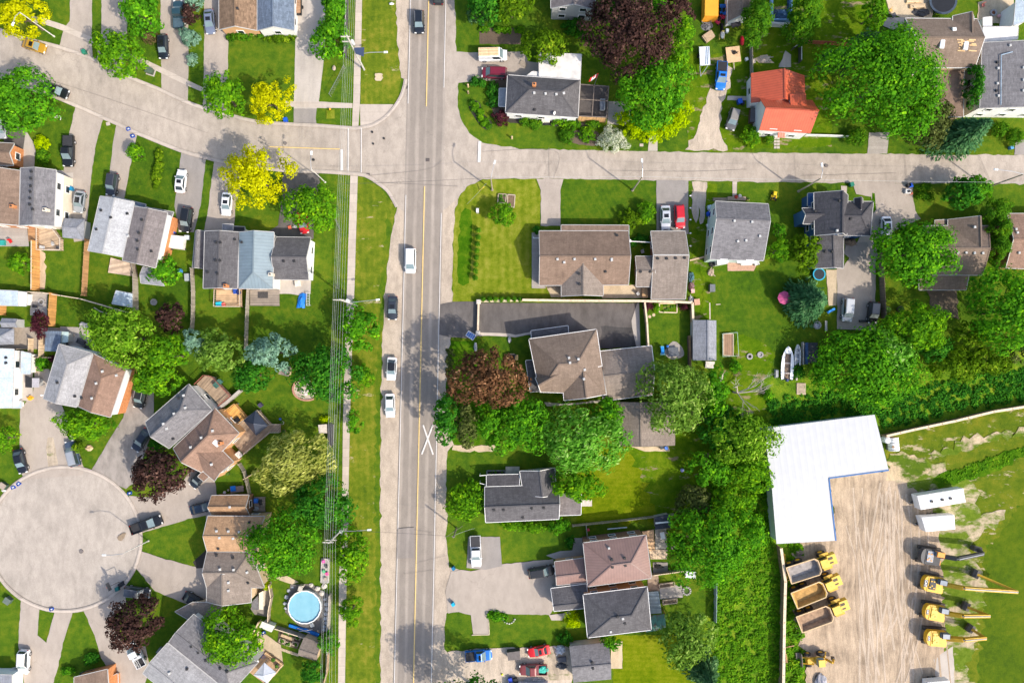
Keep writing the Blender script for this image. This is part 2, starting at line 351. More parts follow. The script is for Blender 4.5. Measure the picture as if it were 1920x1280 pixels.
# ------ ground sheets
GZ=[0.006];NPOLY=[0]
def crom(pts,k=5):
 n=len(pts);o=[]
 for i in range(n):
  a,b,c,d=[Vector(pts[j%n])for j in(i-1,i,i+1,i+2)]
  for q in range(k):
   t=q/k
   o.append(0.5*((2*b)+(c-a)*t+(2*a-5*b+4*c-d)*t*t+(3*b-a-3*c+d)*t*t*t))
 return o
def sheet(name,pts,m,jit=0.05,smooth=False,step=0.8,z=None,kind='structure'):
 NPOLY[0]+=1;rr=random.Random(NPOLY[0]*13+5)
 if z is None:GZ[0]+=0.0008;z=GZ[0]
 w=[P(x,y)for x,y in pts];w=[Vector((p.x,p.y))for p in w]
 if smooth:w=crom(w)
 if jit>0:
  o=[]
  for i,a in enumerate(w):
   b=w[(i+1)%len(w)];d=b-a;n=max(1,min(120,int(d.length/step)))
   nn=Vector((-d.y,d.x));nn=nn.normalized()if nn.length>0 else nn
   for q in range(n):o.append(a+d*(q/n)+(nn*rr.gauss(0,jit)if(q or smooth)else Vector((0,0))))
  w=o
 tri=geometry.tessellate_polygon([[Vector((p.x,p.y,0))for p in w]])
 mb=MB();mb.v=[(p.x,p.y,z)for p in w]
 for f in tri:
  a,b,c=(w[i]for i in f)
  mb.f.append(list(f)if(b-a).cross(c-a)>0 else list(f)[::-1])
 o=mb.build(name,m);o['kind']=kind;return o
def strip(name,pts,wid,m,z=None,smooth=False,h=0.0):
 w=[P(x,y)for x,y in pts]
 if smooth:
  w=[w[0]]+w+[w[-1]];o=[]
  for i in range(1,len(w)-2):
   a,b,c,d=w[i-1:i+3]
   for q in range(6):
    t=q/6;o.append(0.5*((2*b)+(c-a)*t+(2*a-5*b+4*c-d)*t*t+(3*b-a-3*c+d)*t*t*t))
  w=o+[w[-2]]
 if z is None:GZ[0]+=0.0008;z=GZ[0]
 mb=MB();n=len(w);lf=[];rt=[]
 for i in range(n):
  d=(w[min(i+1,n-1)]-w[max(i-1,0)]);d.z=0;d.normalize();q=Vector((-d.y,d.x,0))*(wid/2)
  lf.append(w[i]+q);rt.append(w[i]-q)
 for i in range(n-1):
  a,b,c,d=rt[i],rt[i+1],lf[i+1],lf[i];up=Vector((0,0,z+h))
  mb.face([a+up,b+up,c+up,d+up])
  if h>0:mb.face([a,b,b+up,a+up]);mb.face([d+up,c+up,c,d])
 o=mb.build(name,m);o['kind']='structure';return o
 # ====== GROUND, ROADS, DRIVEWAYS
gmb=MB();gmb.face([(-900,-900,0),(900,-900,0),(900,900,0),(-900,900,0)])
gnd=gmb.build('ground',G_LAWN);gnd['kind']='structure'
full()
def wl(y):return 770-.0238*y
def wr(y):return 836-.0211*y
sheet('verge',[(673,-150),(743,-150),(743,0),(748,110),(752,150),(745,195),(676,197)],G_VERGE,.1)
sheet('verge',[(671,330),(707,345),(742,388),(737,420),(727,500),(718,640),(713,900),(714,1100),(713,1430),(632,1430),(640,1180),(650,900),(660,600)],G_VERGE,.1)
sheet('ditch',[(728,400),(735,430),(725,520),(718,640),(713,900),(714,1100),(712,1430),(702,1430),(704,1100),(703,900),(706,700),(714,520)],G_LAWN,.28)
sheet('lawn',[(380,60),(430,60),(425,192),(470,205),(548,197),(552,70),(552,0),(600,0),(600,230),(380,205)],G_LAWN,.05)
sheet('lawn',[(855,60),(860,-60),(1120,-60),(1120,130),(1000,130),(960,100),(858,98)],G_LUSH,.1)
sheet('lawn',[(858,155),(858,200),(865,225),(880,250),(905,268),(940,275),(1000,280),(1220,284),(1250,240),(1100,225),(930,225),(940,150)],G_LAWN,.06)
sheet('worn_lawn',[(1285,100),(1420,100),(1420,0),(1500,0),(1500,120),(1560,130),(1560,275),(1290,284)],G_WORN,.2)
sheet('worn_lawn',[(1500,-80),(1640,-80),(1640,130),(1500,130)],G_WORN,.2)
sheet('mown_lawn',[(1003,336),(905,337),(875,350),(860,370),(852,400),(850,450),(848,565),(1100,565),(1016,480),(1012,400),(1014,360)],G_DRY,.08)
sheet('lush_lawn',[(1050,337),(1231,338),(1231,440),(1052,440)],G_LUSH,.05)
sheet('ditch',[(872,390),(884,395),(886,450),(880,530),(868,536),(858,530),(858,450),(864,400)],G_WEED,.12)
sheet('worn_lawn',[(1296,345),(1345,345),(1345,600),(1296,600)],G_WORN,.1)
sheet('lawn',[(1330,500),(1500,500),(1500,750),(1330,750)],G_LUSH,.1)
sheet('mown_lawn',[(1080,835),(1290,840),(1290,980),(1080,980)],G_MOWN,.5)
sheet('mown_lawn',[(1150,1190),(1300,1190),(1330,1430),(1150,1430)],G_MOWN,.15)
sheet('worn_lawn',[(1180,840),(1350,700),(1450,700),(1450,860),(1420,1000),(1250,1000)],G_WORN,.7)
sheet('lawn',[(840,850),(1080,850),(1080,880),(910,880),(905,1068),(840,1062),(837,948)],G_LAWN,.08)
sheet('rough_grass',[(835,640),(900,640),(900,850),(838,840)],G_WEED,.1)
sheet('field',[(1840,1040),(1880,985),(1960,880),(2300,800),(2300,1500),(1830,1500),(1835,1230),(1845,1100)],G_FIELD,.3)
sheet('patchy_ground',[(1655,880),(1668,810),(1770,783),(1920,752),(2200,700),(2200,830),(1960,885),(1880,990),(1845,1040),(1848,1110),(1836,1230),(1834,1430),(1760,1430),(1760,900)],G_PATCHY,.35)
sheet('rough_grass',[(1452,1015),(1500,1015),(1512,1100),(1500,1430),(1455,1430)],G_MEADOW,.25)
sheet('rough_grass',[(1330,830),(1440,830),(1462,1100),(1462,1430),(1290,1430),(1335,1060)],G_MEADOW,.3)
sheet('rough_grass',[(1430,690),(1700,690),(2100,620),(2100,730),(1670,805),(1440,805)],G_MEADOW,.3)
view(0,310)
sheet('lush_lawn',[(300,630),(610,620),(610,930),(300,900)],G_LAWN,.1)
sheet('lush_lawn',[(650,620),(960,760),(960,1050),(620,950)],G_LUSH,.1)
sheet('lush_lawn',[(1010,850),(1400,780),(1400,1150),(1010,1060)],G_LUSH,.1)
sheet('lush_lawn',[(410,940),(860,1040),(800,1250),(400,1180)],G_LUSH,.1)
sheet('bare_soil',[(285,610),(330,640),(335,800),(325,900),(288,900)],S_SAND,.1)
view(380,310)
sheet('lush_lawn',[(345,1010),(560,930),(700,940),(800,830),(940,860),(930,1400),(330,1400)],G_LUSH,.1)
full()
sheet('gravel_shoulder',[(743,-150),(743,0),(745,60),(748,110),(752,146),(763,151),(772,140),(wl(0)+2,0),(774,-150)],S_GRAVEL,.14)
sheet('gravel_shoulder',[(745,387),(737,425),(730,470),(726,520),(721,565),(717,640),(715,720),(714,800),(712,900),(713,1000),(714,1100),(713,1200),(713,1280),(710,1430),(wl(1430)+2,1430),(wl(800)+2,800),(762,380)],S_GRAVEL,.14)
sheet('shoulder',[(852,-150),(852,0),(855,60),(856,98),(860,154),(858,200),(864,226),(828,240),(wr(0)-2,0),(837,-150)],A_SIDE,.10)
sheet('gravel_shoulder',[(862,366),(852,400),(850,450),(849,500),(848,567),(845,645),(839,660),(837,735),(840,800),(851,833),(839,846),(837,900),(837,1012),(842,1063),(870,1068),(870,1140),(837,1149),(833,1176),(833,1216),(842,1225),(842,1430),(wr(1430)-2,1430),(wr(900)-2,900),(824,380)],S_GRAVEL,.12)
sheet('side_street',[(-150,-5),(0,57),(41,72),(111,89),(178,113),(247,147),(303,170),(353,193),(400,209),(432,217),(483,229),(550,234),(594,236),(660,241),(676,240),(702,234),(728,216),(749,188),(761,149),(775,120),(775,410),(745,388),(728,359),(707,342),(689,331),(671,327),(602,322),(535,320),(439,308),(387,296),(340,283),(258,250),(219,232),(196,222),(142,198),(85,175),(0,150),(-150,80)],A_SIDE,0)
sheet('side_street',[(830,130),(857,156),(858,200),(865,225),(880,250),(905,268),(940,275),(1000,280),(1220,284),(1290,286),(1360,286),(1540,288),(1920,291),(2200,292),(2200,347),(1920,345),(1540,343),(1340,340),(1160,337),(1000,335),(905,336),(875,350),(860,370),(824,400)],A_SIDE,.07)
sheet('road',[(wl(-150)-3,-150),(wr(-150)+3,-150),(wr(1430)+3,1430),(wl(1430)-3,1430)],A_ROAD,0)
cx,cy=122,1010
pts=[(cx+141*math.cos(a)*1.0,cy+133*math.sin(a))for a in[2*math.pi*i/48 for i in range(48)]]
sheet('court',pts,A_COURT,0)
sheet('driveway',[(133,-150),(175,-150),(172,70),(174,110),(111,88),(120,55),(131,40)],A_DRIVE,.04)
sheet('driveway',[(193,-150),(244,-150),(238,70),(230,135),(181,112),(190,60)],A_DRIVE,.04)
sheet('driveway',[(302,-150),(350,-150),(354,110),(352,191),(303,170),(301,60)],A_DRIVE,.04)
sheet('driveway',[(384,-150),(430,-150),(428,75),(426,214),(381,203),(383,60)],A_DRIVE,.04)
sheet('driveway',[(557,-150),(612,-150),(609,100),(598,190),(594,204),(551,204),(554,70)],S_SLAB,.02)
sheet('driveway',[(551,204),(594,204),(592,222),(594,236),(550,234)],A_GREY,.03)
sheet('sidewalk',[(60,30),(80,34),(122,48),(180,74),(240,100),(275,113),(350,150),(382,165),(382,174),(345,158),(270,122),(238,110),(178,84),(118,58),(80,45),(60,42)],S_CONC,.01)
sheet('sidewalk',[(535,190),(600,191),(661,194),(661,203),(600,203),(535,200)],S_CONC,.01)
sheet('sidewalk',[(667,-150),(680,-150),(679,0),(675,195),(672,242),(660,242),(662,195),(667,0)],S_CONC,.01)
sheet('sidewalk',[(675,196),(738,196),(724,219),(702,234),(676,240)],S_CONC,.01)
sheet('sidewalk',[(657,325),(671,326),(668,430),(663,600),(660,660),(656,800),(654,900),(650,1080),(647,1280),(645,1430),(631,1430),(634,1280),(636,1080),(642,900),(643,800),(647,650),(649,600),(654,430)],S_CONC,.01)
view(0,0)
sheet('driveway',[(550,770),(755,860),(740,900),(700,1050),(665,1280),(640,1560),(615,1750),(540,1760),(460,1290),(500,1000)],A_DRIVE,.04)
sheet('driveway',[(850,905),(1000,970),(940,1250),(900,1480),(760,1480),(795,1280),(830,1000)],A_DRIVE,.04)
sheet('driveway',[(1320,1105),(1500,1150),(1460,1500),(1410,1690),(1300,1690),(1270,1500)],A_GREY,.04)
sheet('driveway',[(1560,1165),(1740,1220),(1760,1330),(1715,1500),(1700,1690),(1480,1690),(1510,1560),(1540,1300)],A_DRIVE,.04)
sheet('driveway',[(2060,1240),(2320,1255),(2330,1330),(2285,1500),(2280,1740),(2000,1740),(1960,1680),(2025,1640),(2045,1500)],A_DARK,.04)
sheet('driveway',[(30,920),(190,925),(170,1090),(30,1060)],A_DARK,.04)
sheet('front_walk',[(190,950),(240,1030),(262,1100),(250,1215),(160,1215),(175,1050)],S_SLAB,.04)
sheet('lawn',[(1000,985),(1320,1100),(1275,1300),(1265,1530),(900,1530),(950,1240)],G_LUSH,.04)
sheet('side_strip',[(460,1240),(640,1560),(600,1650),(400,1600),(400,1240)],S_SLAB,.04)
view(760,0)
sheet('driveway',[(372,378),(470,385),(860,378),(900,450),(985,455),(985,560),(745,560),(740,590),(500,590),(385,605),(300,560),(300,420)],A_DRIVE,.05)
sheet('garden_bed',[(540,205),(845,210),(840,325),(540,322)],S_SOIL,.04)
sheet('garden_bed',[(480,730),(540,750),(560,820),(620,880),(632,920),(600,945),(555,925),(500,850),(462,780)],S_MULCH,.02,True)
sheet('garden_bed',[(690,860),(1250,880),(1290,890),(1400,900),(1400,930),(1000,915),(760,895)],S_MULCH,.05)
sheet('garden_bed',[(1180,985),(1240,950),(1400,960),(1390,1055),(1300,1055),(1220,1040)],S_SOIL,.05,True)
sheet('garden_bed',[(610,600),(740,560),(735,840),(640,830),(610,740)],S_SOIL,.06)
sheet('concrete_pad',[(1478,738),(1560,740),(1640,745),(1640,910),(1470,905)],S_PATIO,.02)
sheet('deck_base',[(1280,640),(1480,640),(1470,860),(1260,860)],A_BLACK,.0)
view(1140,0)
sheet('gravel_track',[(745,640),(865,660),(850,720),(815,900),(830,1010),(870,1095),(560,1090),(620,1010),(670,880),(715,720)],E_TRACK,.22)
sheet('gravel_track',[(860,470),(905,500),(890,640),(860,660),(790,650),(830,440)],E_TRACK,.2)
sheet('front_walk',[(300,1000),(362,1000),(360,1100),(290,1100)],S_SLAB,.02)
sheet('side_walk',[(870,700),(1010,702),(1010,732),(865,730)],S_SLAB,.02)
sheet('patio',[(1060,430),(1160,400),(1210,460),(1100,460)],S_SAND,.12)
sheet('patio',[(1290,370),(1330,400),(1330,490),(1240,490)],S_SLAB,.05)
view(1520,0)
sheet('yard_sand',[(560,-60),(900,-60),(880,130),(700,140),(560,100)],S_SAND,.1)
sheet('yard_sand',[(1215,20),(1480,-60),(1480,190),(1215,150)],S_SAND,.1)
sheet('patio',[(550,130),(680,130),(680,180),(600,220),(525,190)],S_PATIO,.03)
sheet('front_walk',[(425,965),(570,965),(555,1120),(410,1120)],S_PATIO,.03)
sheet('driveway',[(1490,1030),(1640,1000),(1640,1130),(1480,1128)],A_GREY,.03)
view(760,310)
sheet('driveway',[(955,100),(1150,100),(1128,180),(1128,440),(985,440),(985,180)],A_DRIVE,.04)
sheet('patio',[(920,490),(975,490),(975,870),(1020,870),(1020,895),(920,893)],S_PATIO,.02)
sheet('patio',[(1020,868),(1140,868),(1140,960),(1060,960)],S_SAND,.04)
sheet('patio',[(1430,868),(1860,870),(1860,965),(1430,965)],S_SAND,.04)
sheet('asphalt_lot',[(345,992),(520,990),(540,1000),(1700,1000),(1700,1310),(1400,1330),(1180,1240),(600,1230),(490,1260),(330,1250),(240,1230),(255,1010)],A_DARK,.03)
sheet('asphalt_patch',[(1420,1170),(1650,1180),(1680,1210),(1690,1320),(1420,1330)],A_BLACK,.1)
sheet('side_walk',[(1688,1000),(1700,1000),(1710,1320),(1680,1320),(1650,1180),(1645,1130)],S_SLAB,.0)
sheet('side_walk',[(540,1215),(640,1218),(750,1222),(800,1232),(920,1210),(920,1225),(800,1250),(740,1245),(600,1238),(540,1240)],S_CONC,.01)
sheet('lawn',[(520,1240),(760,1250),(790,1330),(780,1450),(520,1440)],G_LUSH,.05)
view(1140,310)
sheet('driveway',[(352,108),(583,112),(585,500),(352,500)],A_GREY,.03)
sheet('gravel_track',[(610,120),(720,122),(705,300),(690,420),(670,430),(660,300),(640,420),(612,350)],E_TRACK,.15)
sheet('front_walk',[(905,120),(938,120),(935,235),(905,235)],S_CONC,.01)
sheet('patio',[(870,690),(1090,700),(1060,768),(870,768)],plain((0.45,0.28,0.2),.85,.2,3),.03)
sheet('lawn',[(255,1000),(590,1000),(590,1290),(270,1290)],G_LAWN,.04)
sheet('worn_path',[(690,640),(720,820),(760,1000),(760,1120),(660,1120),(700,900),(660,700)],G_WORN,.15)
sheet('fire_pit_clearing',[(940,1240),(1180,1330),(1190,1480),(1040,1580),(950,1500)],G_WORN,.25,True)
view(1520,310)
sheet('driveway',[(300,122),(745,135),(740,210),(760,330),(800,390),(600,480),(470,700),(470,1000),(480,1200),(190,1190),(190,740),(240,740),(450,350),(440,230),(330,210)],A_DRIVE,.05)
sheet('grass_strip',[(445,200),(465,205),(475,320),(455,350),(440,280)],G_WEED,.06)
sheet('patio',[(110,760),(190,760),(185,1020),(130,1020)],S_SAND,.03)
sheet('front_walk',[(220,150),(262,152),(262,200),(220,195)],S_CONC,.01)
sheet('yard_soil',[(830,900),(1060,900),(1080,1120),(900,1100)],S_SOIL,.15)
sheet('asphalt_patch',[(250,560),(410,560),(400,710),(300,690),(240,640)],A_GREY,.12)
view(0,630)
sheet('driveway',[(150,530),(240,420),(260,240),(360,240),(440,460),(500,640),(545,760),(615,960),(600,1010),(180,1040),(160,1000),(145,780)],A_DRIVE,.05)
sheet('driveway',[(930,360),(1120,350),(1120,560),(1090,750),(1040,900),(1050,1000),(920,1110),(820,1060),(670,965),(830,700),(900,590)],paved('asphalt_old',(.30,.265,.235),.4,.16,.14,stain=.35),.05)
sheet('driveway',[(940,1160),(1080,1170),(1330,1060),(1400,960),(1560,1020),(1580,1170),(1560,1330),(1440,1350),(1180,1420),(1030,1440),(960,1260)],A_DRIVE,.05)
sheet('island_strip',[(350,735),(390,735),(410,830),(425,945),(355,960),(338,820)],E_MIX,.05)
sheet('patio',[(150,220),(240,220),(240,470),(150,470)],S_SLAB,.02)
sheet('patio',[(0,-70),(440,-60),(440,95),(0,95)],plain((0.30,0.25,0.20),.9,.2,2),.02)
sheet('patio',[(440,-70),(640,-60),(690,80),(440,80)],S_PATIO,.02)
view(0,310)
sheet('patio',[(0,450),(200,450),(215,590),(0,590)],S_PATIO,.02)
sheet('patio',[(225,925),(348,930),(345,1095),(222,1090)],S_PATIO,.02)
sheet('patio',[(400,50),(535,55),(530,440),(400,440)],S_SLAB,.02)
view(0,950)
sheet('driveway',[(1020,318),(1180,370),(1400,430),(1520,440),(1540,760),(1400,720),(1130,610),(985,440)],A_DRIVE,.05)
sheet('driveway',[(155,650),(290,735),(275,930),(340,985),(400,760),(530,765),(470,960),(420,1180),(380,1300),(180,1300),(135,1000)],A_DRIVE,.05)
sheet('driveway',[(610,755),(760,700),(900,570),(920,700),(800,830),(900,1000),(1060,1010),(1090,1140),(1050,1310),(880,1310),(740,1100),(690,930)],A_DRIVE,.05)
sheet('lawn',[(1020,300),(1030,190),(1400,80),(1500,60),(1500,320),(1400,430)],G_LAWN,.04)
sheet('garden_bed',[(1405,400),(1500,310),(1500,440),(1430,445)],S_MULCH,.02)
view(380,950)
sheet('sand_strip',[(520,510),(620,500),(700,545),(650,560),(560,530)],S_SAND,.04)
sheet('patio',[(430,560),(500,540),(490,800),(380,780),(350,740)],plain((.25,.22,.2),.9,.2,2),.02)
sheet('pool_surround',[(640,560),(800,560),(930,640),(930,900),(820,920),(700,860),(600,760)],paved('pool_gravel',(.16,.145,.135),0,.15,.25),.05)
sheet('garden_bed',[(560,870),(740,920),(690,1030),(545,990)],S_SOIL,.03)
sheet('patio',[(400,900),(470,930),(570,1000),(590,1150),(520,1230),(440,1060),(390,950)],S_SAND,.05)
view(380,630)
sheet('patio',[(660,370),(690,320),(760,300),(820,400),(790,455),(730,460),(680,430)],plain((.45,.38,.31),.9,.2,3),.02,True)
view(380,310)
sheet('patio',[(560,835),(790,835),(785,930),(700,945),(640,935),(560,935)],S_SLAB,.02)
view(860,860,3.048)
sheet('driveway',[(-45,640),(10,632),(70,640),(250,600),(400,585),(540,570),(560,720),(540,860),(520,890),(300,885),(170,862),(175,1000),(85,1005),(70,890),(0,872),(-60,880),(-75,760)],A_DRIVE,.05)
sheet('driveway',[(45,620),(55,445),(235,443),(248,612),(150,632)],A_GREY,.03)
sheet('front_walk',[(500,550),(580,525),(650,520),(660,450),(720,450),(720,560),(560,575)],S_PATIO,.02)
sheet('front_walk',[(515,890),(600,880),(660,850),(640,880),(590,920),(530,920)],S_CONC,.01)
sheet('gravel_yard',[(-60,1100),(100,1080),(260,1075),(520,1070),(650,1080),(650,1300),(180,1300),(120,1280),(-60,1280)],E_TRACK,.12)
sheet('gravel_yard',[(520,1080),(640,1080),(650,1260),(520,1260),(480,1180)],E_MIX,.2)
sheet('patio',[(870,1060),(935,1040),(935,1195),(870,1195)],S_SAND,.03)
sheet('patio',[(1110,590),(1195,590),(1195,640),(1110,650)],A_GREY,.02)
sheet('patio',[(1145,725),(1270,720),(1285,750),(1280,790),(1150,800)],S_PATIO,.03)
sheet('patio',[(1080,660),(1140,660),(1145,755),(1080,755)],plain((.3,.22,.16),.9,.2,2),.02)
view(760,630)
sheet('worn_path',[(350,790),(480,800),(660,790),(660,835),(440,840),(340,825)],S_SAND,.08)
sheet('side_walk',[(1010,480),(1180,490),(1420,465),(1420,480),(1200,500),(1030,510)],S_SLAB,.04)
view(1140,630)
sheet('path_soil',[(575,0),(600,0),(600,250),(580,240)],S_SOIL,.03)
sheet('patio',[(410,120),(470,40),(530,70),(550,140),(470,170)],S_PATIO,.02,True)
sheet('stone_edge',[(160,800),(260,805),(440,800),(450,835),(270,838)],S_SAND,.03)
sheet('bare_soil',[(500,700),(640,660),(760,760),(660,920),(560,920),(480,800)],G_WORN,.15,True)
full()
sheet('yard',[(1566,1000),(1552,880),(1662,880),(1690,903),(1720,890),(1775,895),(1805,930),(1798,1000),(1785,1015),(1775,1080),(1788,1150),(1782,1205),(1790,1290),(1790,1450),(1515,1450),(1512,1290),(1500,1200),(1488,1150),(1478,1070),(1490,1030),(1500,1015)],E_YARD,.35)
sheet('dirt_edge',[(1662,884),(1690,870),(1760,868),(1830,915),(1838,960),(1815,1030),(1848,1085),(1832,1180),(1812,1260),(1822,1450),(1780,1450),(1770,1200),(1760,1000),(1740,930)],earth('edge',(.46,.37,.25),((.075,.135,.006),(.15,.21,.02)),.47),.5)
sheet('dirt_bank',[(1668,850),(1690,845),(1735,862),(1745,880),(1700,905),(1660,900)],earth('bank',(.52,.40,.25),((.06,.11,.008),(.10,.16,.01)),.52),.3)
sheet('dirt_track',[(1745,850),(1800,828),(1860,812),(1960,790),(1960,800),(1870,826),(1800,846),(1750,862)],earth('bank',(.48,.38,.25),((.07,.13,.006),(.13,.19,.015)),.48),.5)
sheet('dirt_patch',[(1810,990),(1850,960),(1885,955),(1870,985),(1840,1000),(1825,1015)],earth('patch',(.46,.37,.25),((.075,.135,.006),(.15,.21,.02)),.50),.5)
sheet('concrete_pad',[(1750,1235),(1786,1210),(1790,1295),(1790,1450),(1740,1450),(1755,1290)],S_SLAB,.08)
sheet('weedy_bank',[(1745,905),(1760,888),(1840,865),(1960,820),(1960,845),(1850,890),(1770,912)],G_WEED,.3)
TP_,TD_=earth('pale_rut',(.50,.40,.305),var=.14),earth('dark_rut',(.385,.295,.21),var=.14)
rq=random.Random(21)
for i in range(20):
 x0=rq.uniform(1575,1730);x1=min(1770,max(1540,x0+rq.uniform(-60,60)));y0=rq.uniform(900,1010);y1=rq.uniform(1180,1400);bow=rq.uniform(-26,26)
 for sd in(0,17):
  strip('wheel_rut',[(x0+sd,y0),(x0*.7+x1*.3+bow*.8+sd,y0*.7+y1*.3),(x0*.35+x1*.65+bow+sd,y0*.35+y1*.65),(x1+sd,y1)],rq.uniform(.2,.42),TP_ if i%3 else TD_,None,True)
KH=.12
GP=paved('gutter_concrete',(0.44,0.385,0.335),0,0.10,0.12,joints=3.0,stain=0.2)
KN=[(-60,32),(0,57),(41,72),(111,89),(178,113),(247,147),(303,170),(353,193),(400,209),(432,217),(483,229),(550,234),(594,236),(660,241),(676,240),(702,234),(728,216),(749,188),(758,165),(761,149)]
KS=[(745,388),(728,359),(707,342),(689,331),(671,327),(602,322),(535,320),(439,308),(387,296),(340,283),(258,250),(219,232),(196,222),(142,198),(85,175),(0,150),(-60,120)]
KC=[(122+143*math.cos(a),1010+135*math.sin(a))for a in[2*math.pi*i/40 for i in range(41)]]
SEAM=plain((.28,.24,.205),.9,.3,1.5)
for q in(KN,KS,KC):
 strip('gutter_seam',q,.72,SEAM,None,True);strip('gutter_pan',q,.60,GP,None,True)
strip('kerb',[(-60,32),(0,57),(41,72),(111,89),(178,113),(247,147),(303,170),(353,193),(400,209),(432,217),(483,229),(550,234),(594,236),(660,241),(676,240),(702,234),(728,216),(749,188),(758,165),(761,149)],.2,S_KERB,None,True,KH*.5)
strip('kerb',[(745,388),(728,359),(707,342),(689,331),(671,327),(602,322),(535,320),(439,308),(387,296),(340,283),(258,250),(219,232),(196,222),(142,198),(85,175),(0,150),(-60,120)],.2,S_KERB,None,True,KH*.5)
strip('kerb',[(122+143*math.cos(a),1010+135*math.sin(a))for a in[2*math.pi*i/40 for i in range(41)]],.32,S_KERB,None,True,KH*.5)
def mark(name,a,b,wid,m):strip(name,[a,b],wid,m)
for a,b in((-150,195),(366,1430)):mark('edge_line',(wl(a),a),(wl(b),b),.13,W_LINE)
for a,b in((-150,165),(400,1430)):mark('edge_line',(wr(a),a),(wr(b),b),.13,W_LINE)
def yl(y):return 804-.0223*y
for a,b in((-150,200),(350,1430)):mark('centre_line',(yl(a),a),(yl(b),b),.18,Y_LINE)
view(380,0)
mark('centre_line',(480,1070),(1000,1087),.15,Y_LINE)
mark('stop_line',(1013,1088),(1013,1242),.5,W_LINE)
mark('crossing_line',(1062,937),(1059,1245),.16,W_LINE)
mark('crossing_line',(1156,932),(1155,1256),.16,W_LINE)
view(760,0);mark('stop_line',(542,1030),(537,1183),.55,W_LINE)
view(760,630)
mark('crossing_mark',(130,645),(203,860),.30,W_LINE)
mark('crossing_mark',(202,645),(120,858),.30,W_LINE)
view(1520,950)
full()
for(x,y,r)in((535,269,.33),(588,300,.25),(698,248,.22),(153,1033,.38),(1549,311,.33),(700,270,.2),(720,260,.2)):
 c=P(x,y);mb=MB();mb.tube((c.x,c.y,.02),(c.x,c.y,GZ[0]+.02),r,r,16);o=mb.build('manhole_cover',DARK if r<.3 else plain((.16,.14,.13),.8));o['kind']='structure'
for(x,y)in((802,300),(763,164),(690,328)):
 c=P(x,y);mb=MB();mb.box((c.x,c.y,.05),(.7,.6,.12));o=mb.build('drain_grate',plain((.1,.085,.08),.8));o['kind']='structure'
TAR=plain((.20,.175,.155),.85,.2,2)
for pts in([(560,0),(562,0)],):pass
for pts in([(690,330),(800,318),(830,300)],[(905,285),(1040,283),(1038,335)],[(1029,277),(1030,334)],[(1695,290),(1700,344)],[(1835,292),(1858,344)],[(1489,288),(1492,342)],[(860,350),(760,345),(700,342)],[(20,130),(140,165),(260,205),(390,250)],[(758,1075),(812,1068)],[(745,995),(760,990),(812,998)],[(838,1040),(780,1055)],[(1142,320),(1290,322),(1400,318)],[(1500,330),(1680,325)],[(868,985),(830,1010)]):
 strip('tar_line',pts,.045,TAR,None,len(pts)>2)
sheet('road_patch',[(746,990),(777,988),(776,1045),(745,1046)],paved('asphalt_patch2',(.29,.255,.23),.2,.06,.12,tracks=.2),.03)
view(0,950)
sheet('oil_stain',[(860,215),(895,190),(918,190),(905,225),(885,245),(862,235)],plain((.25,.19,.13),.9),.04,True)
BASEZ=GZ[0]+.004
full()
# ====== BUILDINGS
def G(q,he,hr,rm,wm,hip=(0,0),k=.5,over=.24,low=None,base=0.0):
 a,b,c,d=[P(x,y,he)for x,y in q];hr=he+(hr-he)*1.28
 r1=a.lerp(b,k);r2=d.lerp(c,k);r1.z=r2.z=hr
 ax=(r2-r1);ax.z=0;ln=ax.length;ax.normalize()
 r1=r1+ax*min(hip[0],ln*.49);r2=r2-ax*min(hip[1],ln*.49)
 v=[a,b,c,d,r1,r2];f=[(1,2,5,4),(3,0,4,5)]
 if hip[0]:f.append((0,1,4))
 if hip[1]:f.append((2,3,5))
 return dict(v=v,f=f,q=[a,b,c,d],rm=rm,wm=wm,over=over,low=low,base=base,top=hr,he=he)
def S(q,zs,rm,wm,over=.2,low=None,base=0.0):
 if not hasattr(zs,'__len__'):zs=(zs,)*4
 v=[P(x,y,z)for(x,y),z in zip(q,zs)]
 return dict(v=v,f=[tuple(range(len(q)))],q=v[:],rm=rm,wm=wm,over=over,low=low,base=base,top=max(zs),he=min(zs))
def ccw(f,v):
 s_=sum(v[f[i]].x*v[f[(i+1)%len(f)]].y-v[f[(i+1)%len(f)]].x*v[f[i]].y for i in range(len(f)))
 return tuple(f)if s_>0 else tuple(f)[::-1]
def roof_z(s,x,y):
 best=None
 for f in s['f']:
  for i in range(1,len(f)-1):
   a,b,c=s['v'][f[0]],s['v'][f[i]],s['v'][f[i+1]]
   den=(b.y-c.y)*(a.x-c.x)+(c.x-b.x)*(a.y-c.y)
   if abs(den)<1e-9:continue
   l1=((b.y-c.y)*(x-c.x)+(c.x-b.x)*(y-c.y))/den;l2=((c.y-a.y)*(x-c.x)+(a.x-c.x)*(y-c.y))/den;l3=1-l1-l2
   if min(l1,l2,l3)>-1e-4:
    z=l1*a.z+l2*b.z+l3*c.z
    best=z if best is None else max(best,z)
 return best
def inset(q,d):
 n=len(q);ar=sum(q[i].x*q[(i+1)%n].y-q[(i+1)%n].x*q[i].y for i in range(n));o=[]
 if ar<0:q=q[::-1]
 for i in range(n):
  p0,p1,p2=q[i-1],q[i],q[(i+1)%n]
  d1=Vector((p1.x-p0.x,p1.y-p0.y)).normalized();d2=Vector((p2.x-p1.x,p2.y-p1.y)).normalized()
  n1=Vector((-d1.y,d1.x));n2=Vector((-d2.y,d2.x));m=(n1+n2);m=m/max(.3,m.dot(n1)if m.dot(n1)else 1)
  o.append(Vector((p1.x+m.x*d,p1.y+m.y*d,0)))
 return o
ROOFT=.16
SECS={}
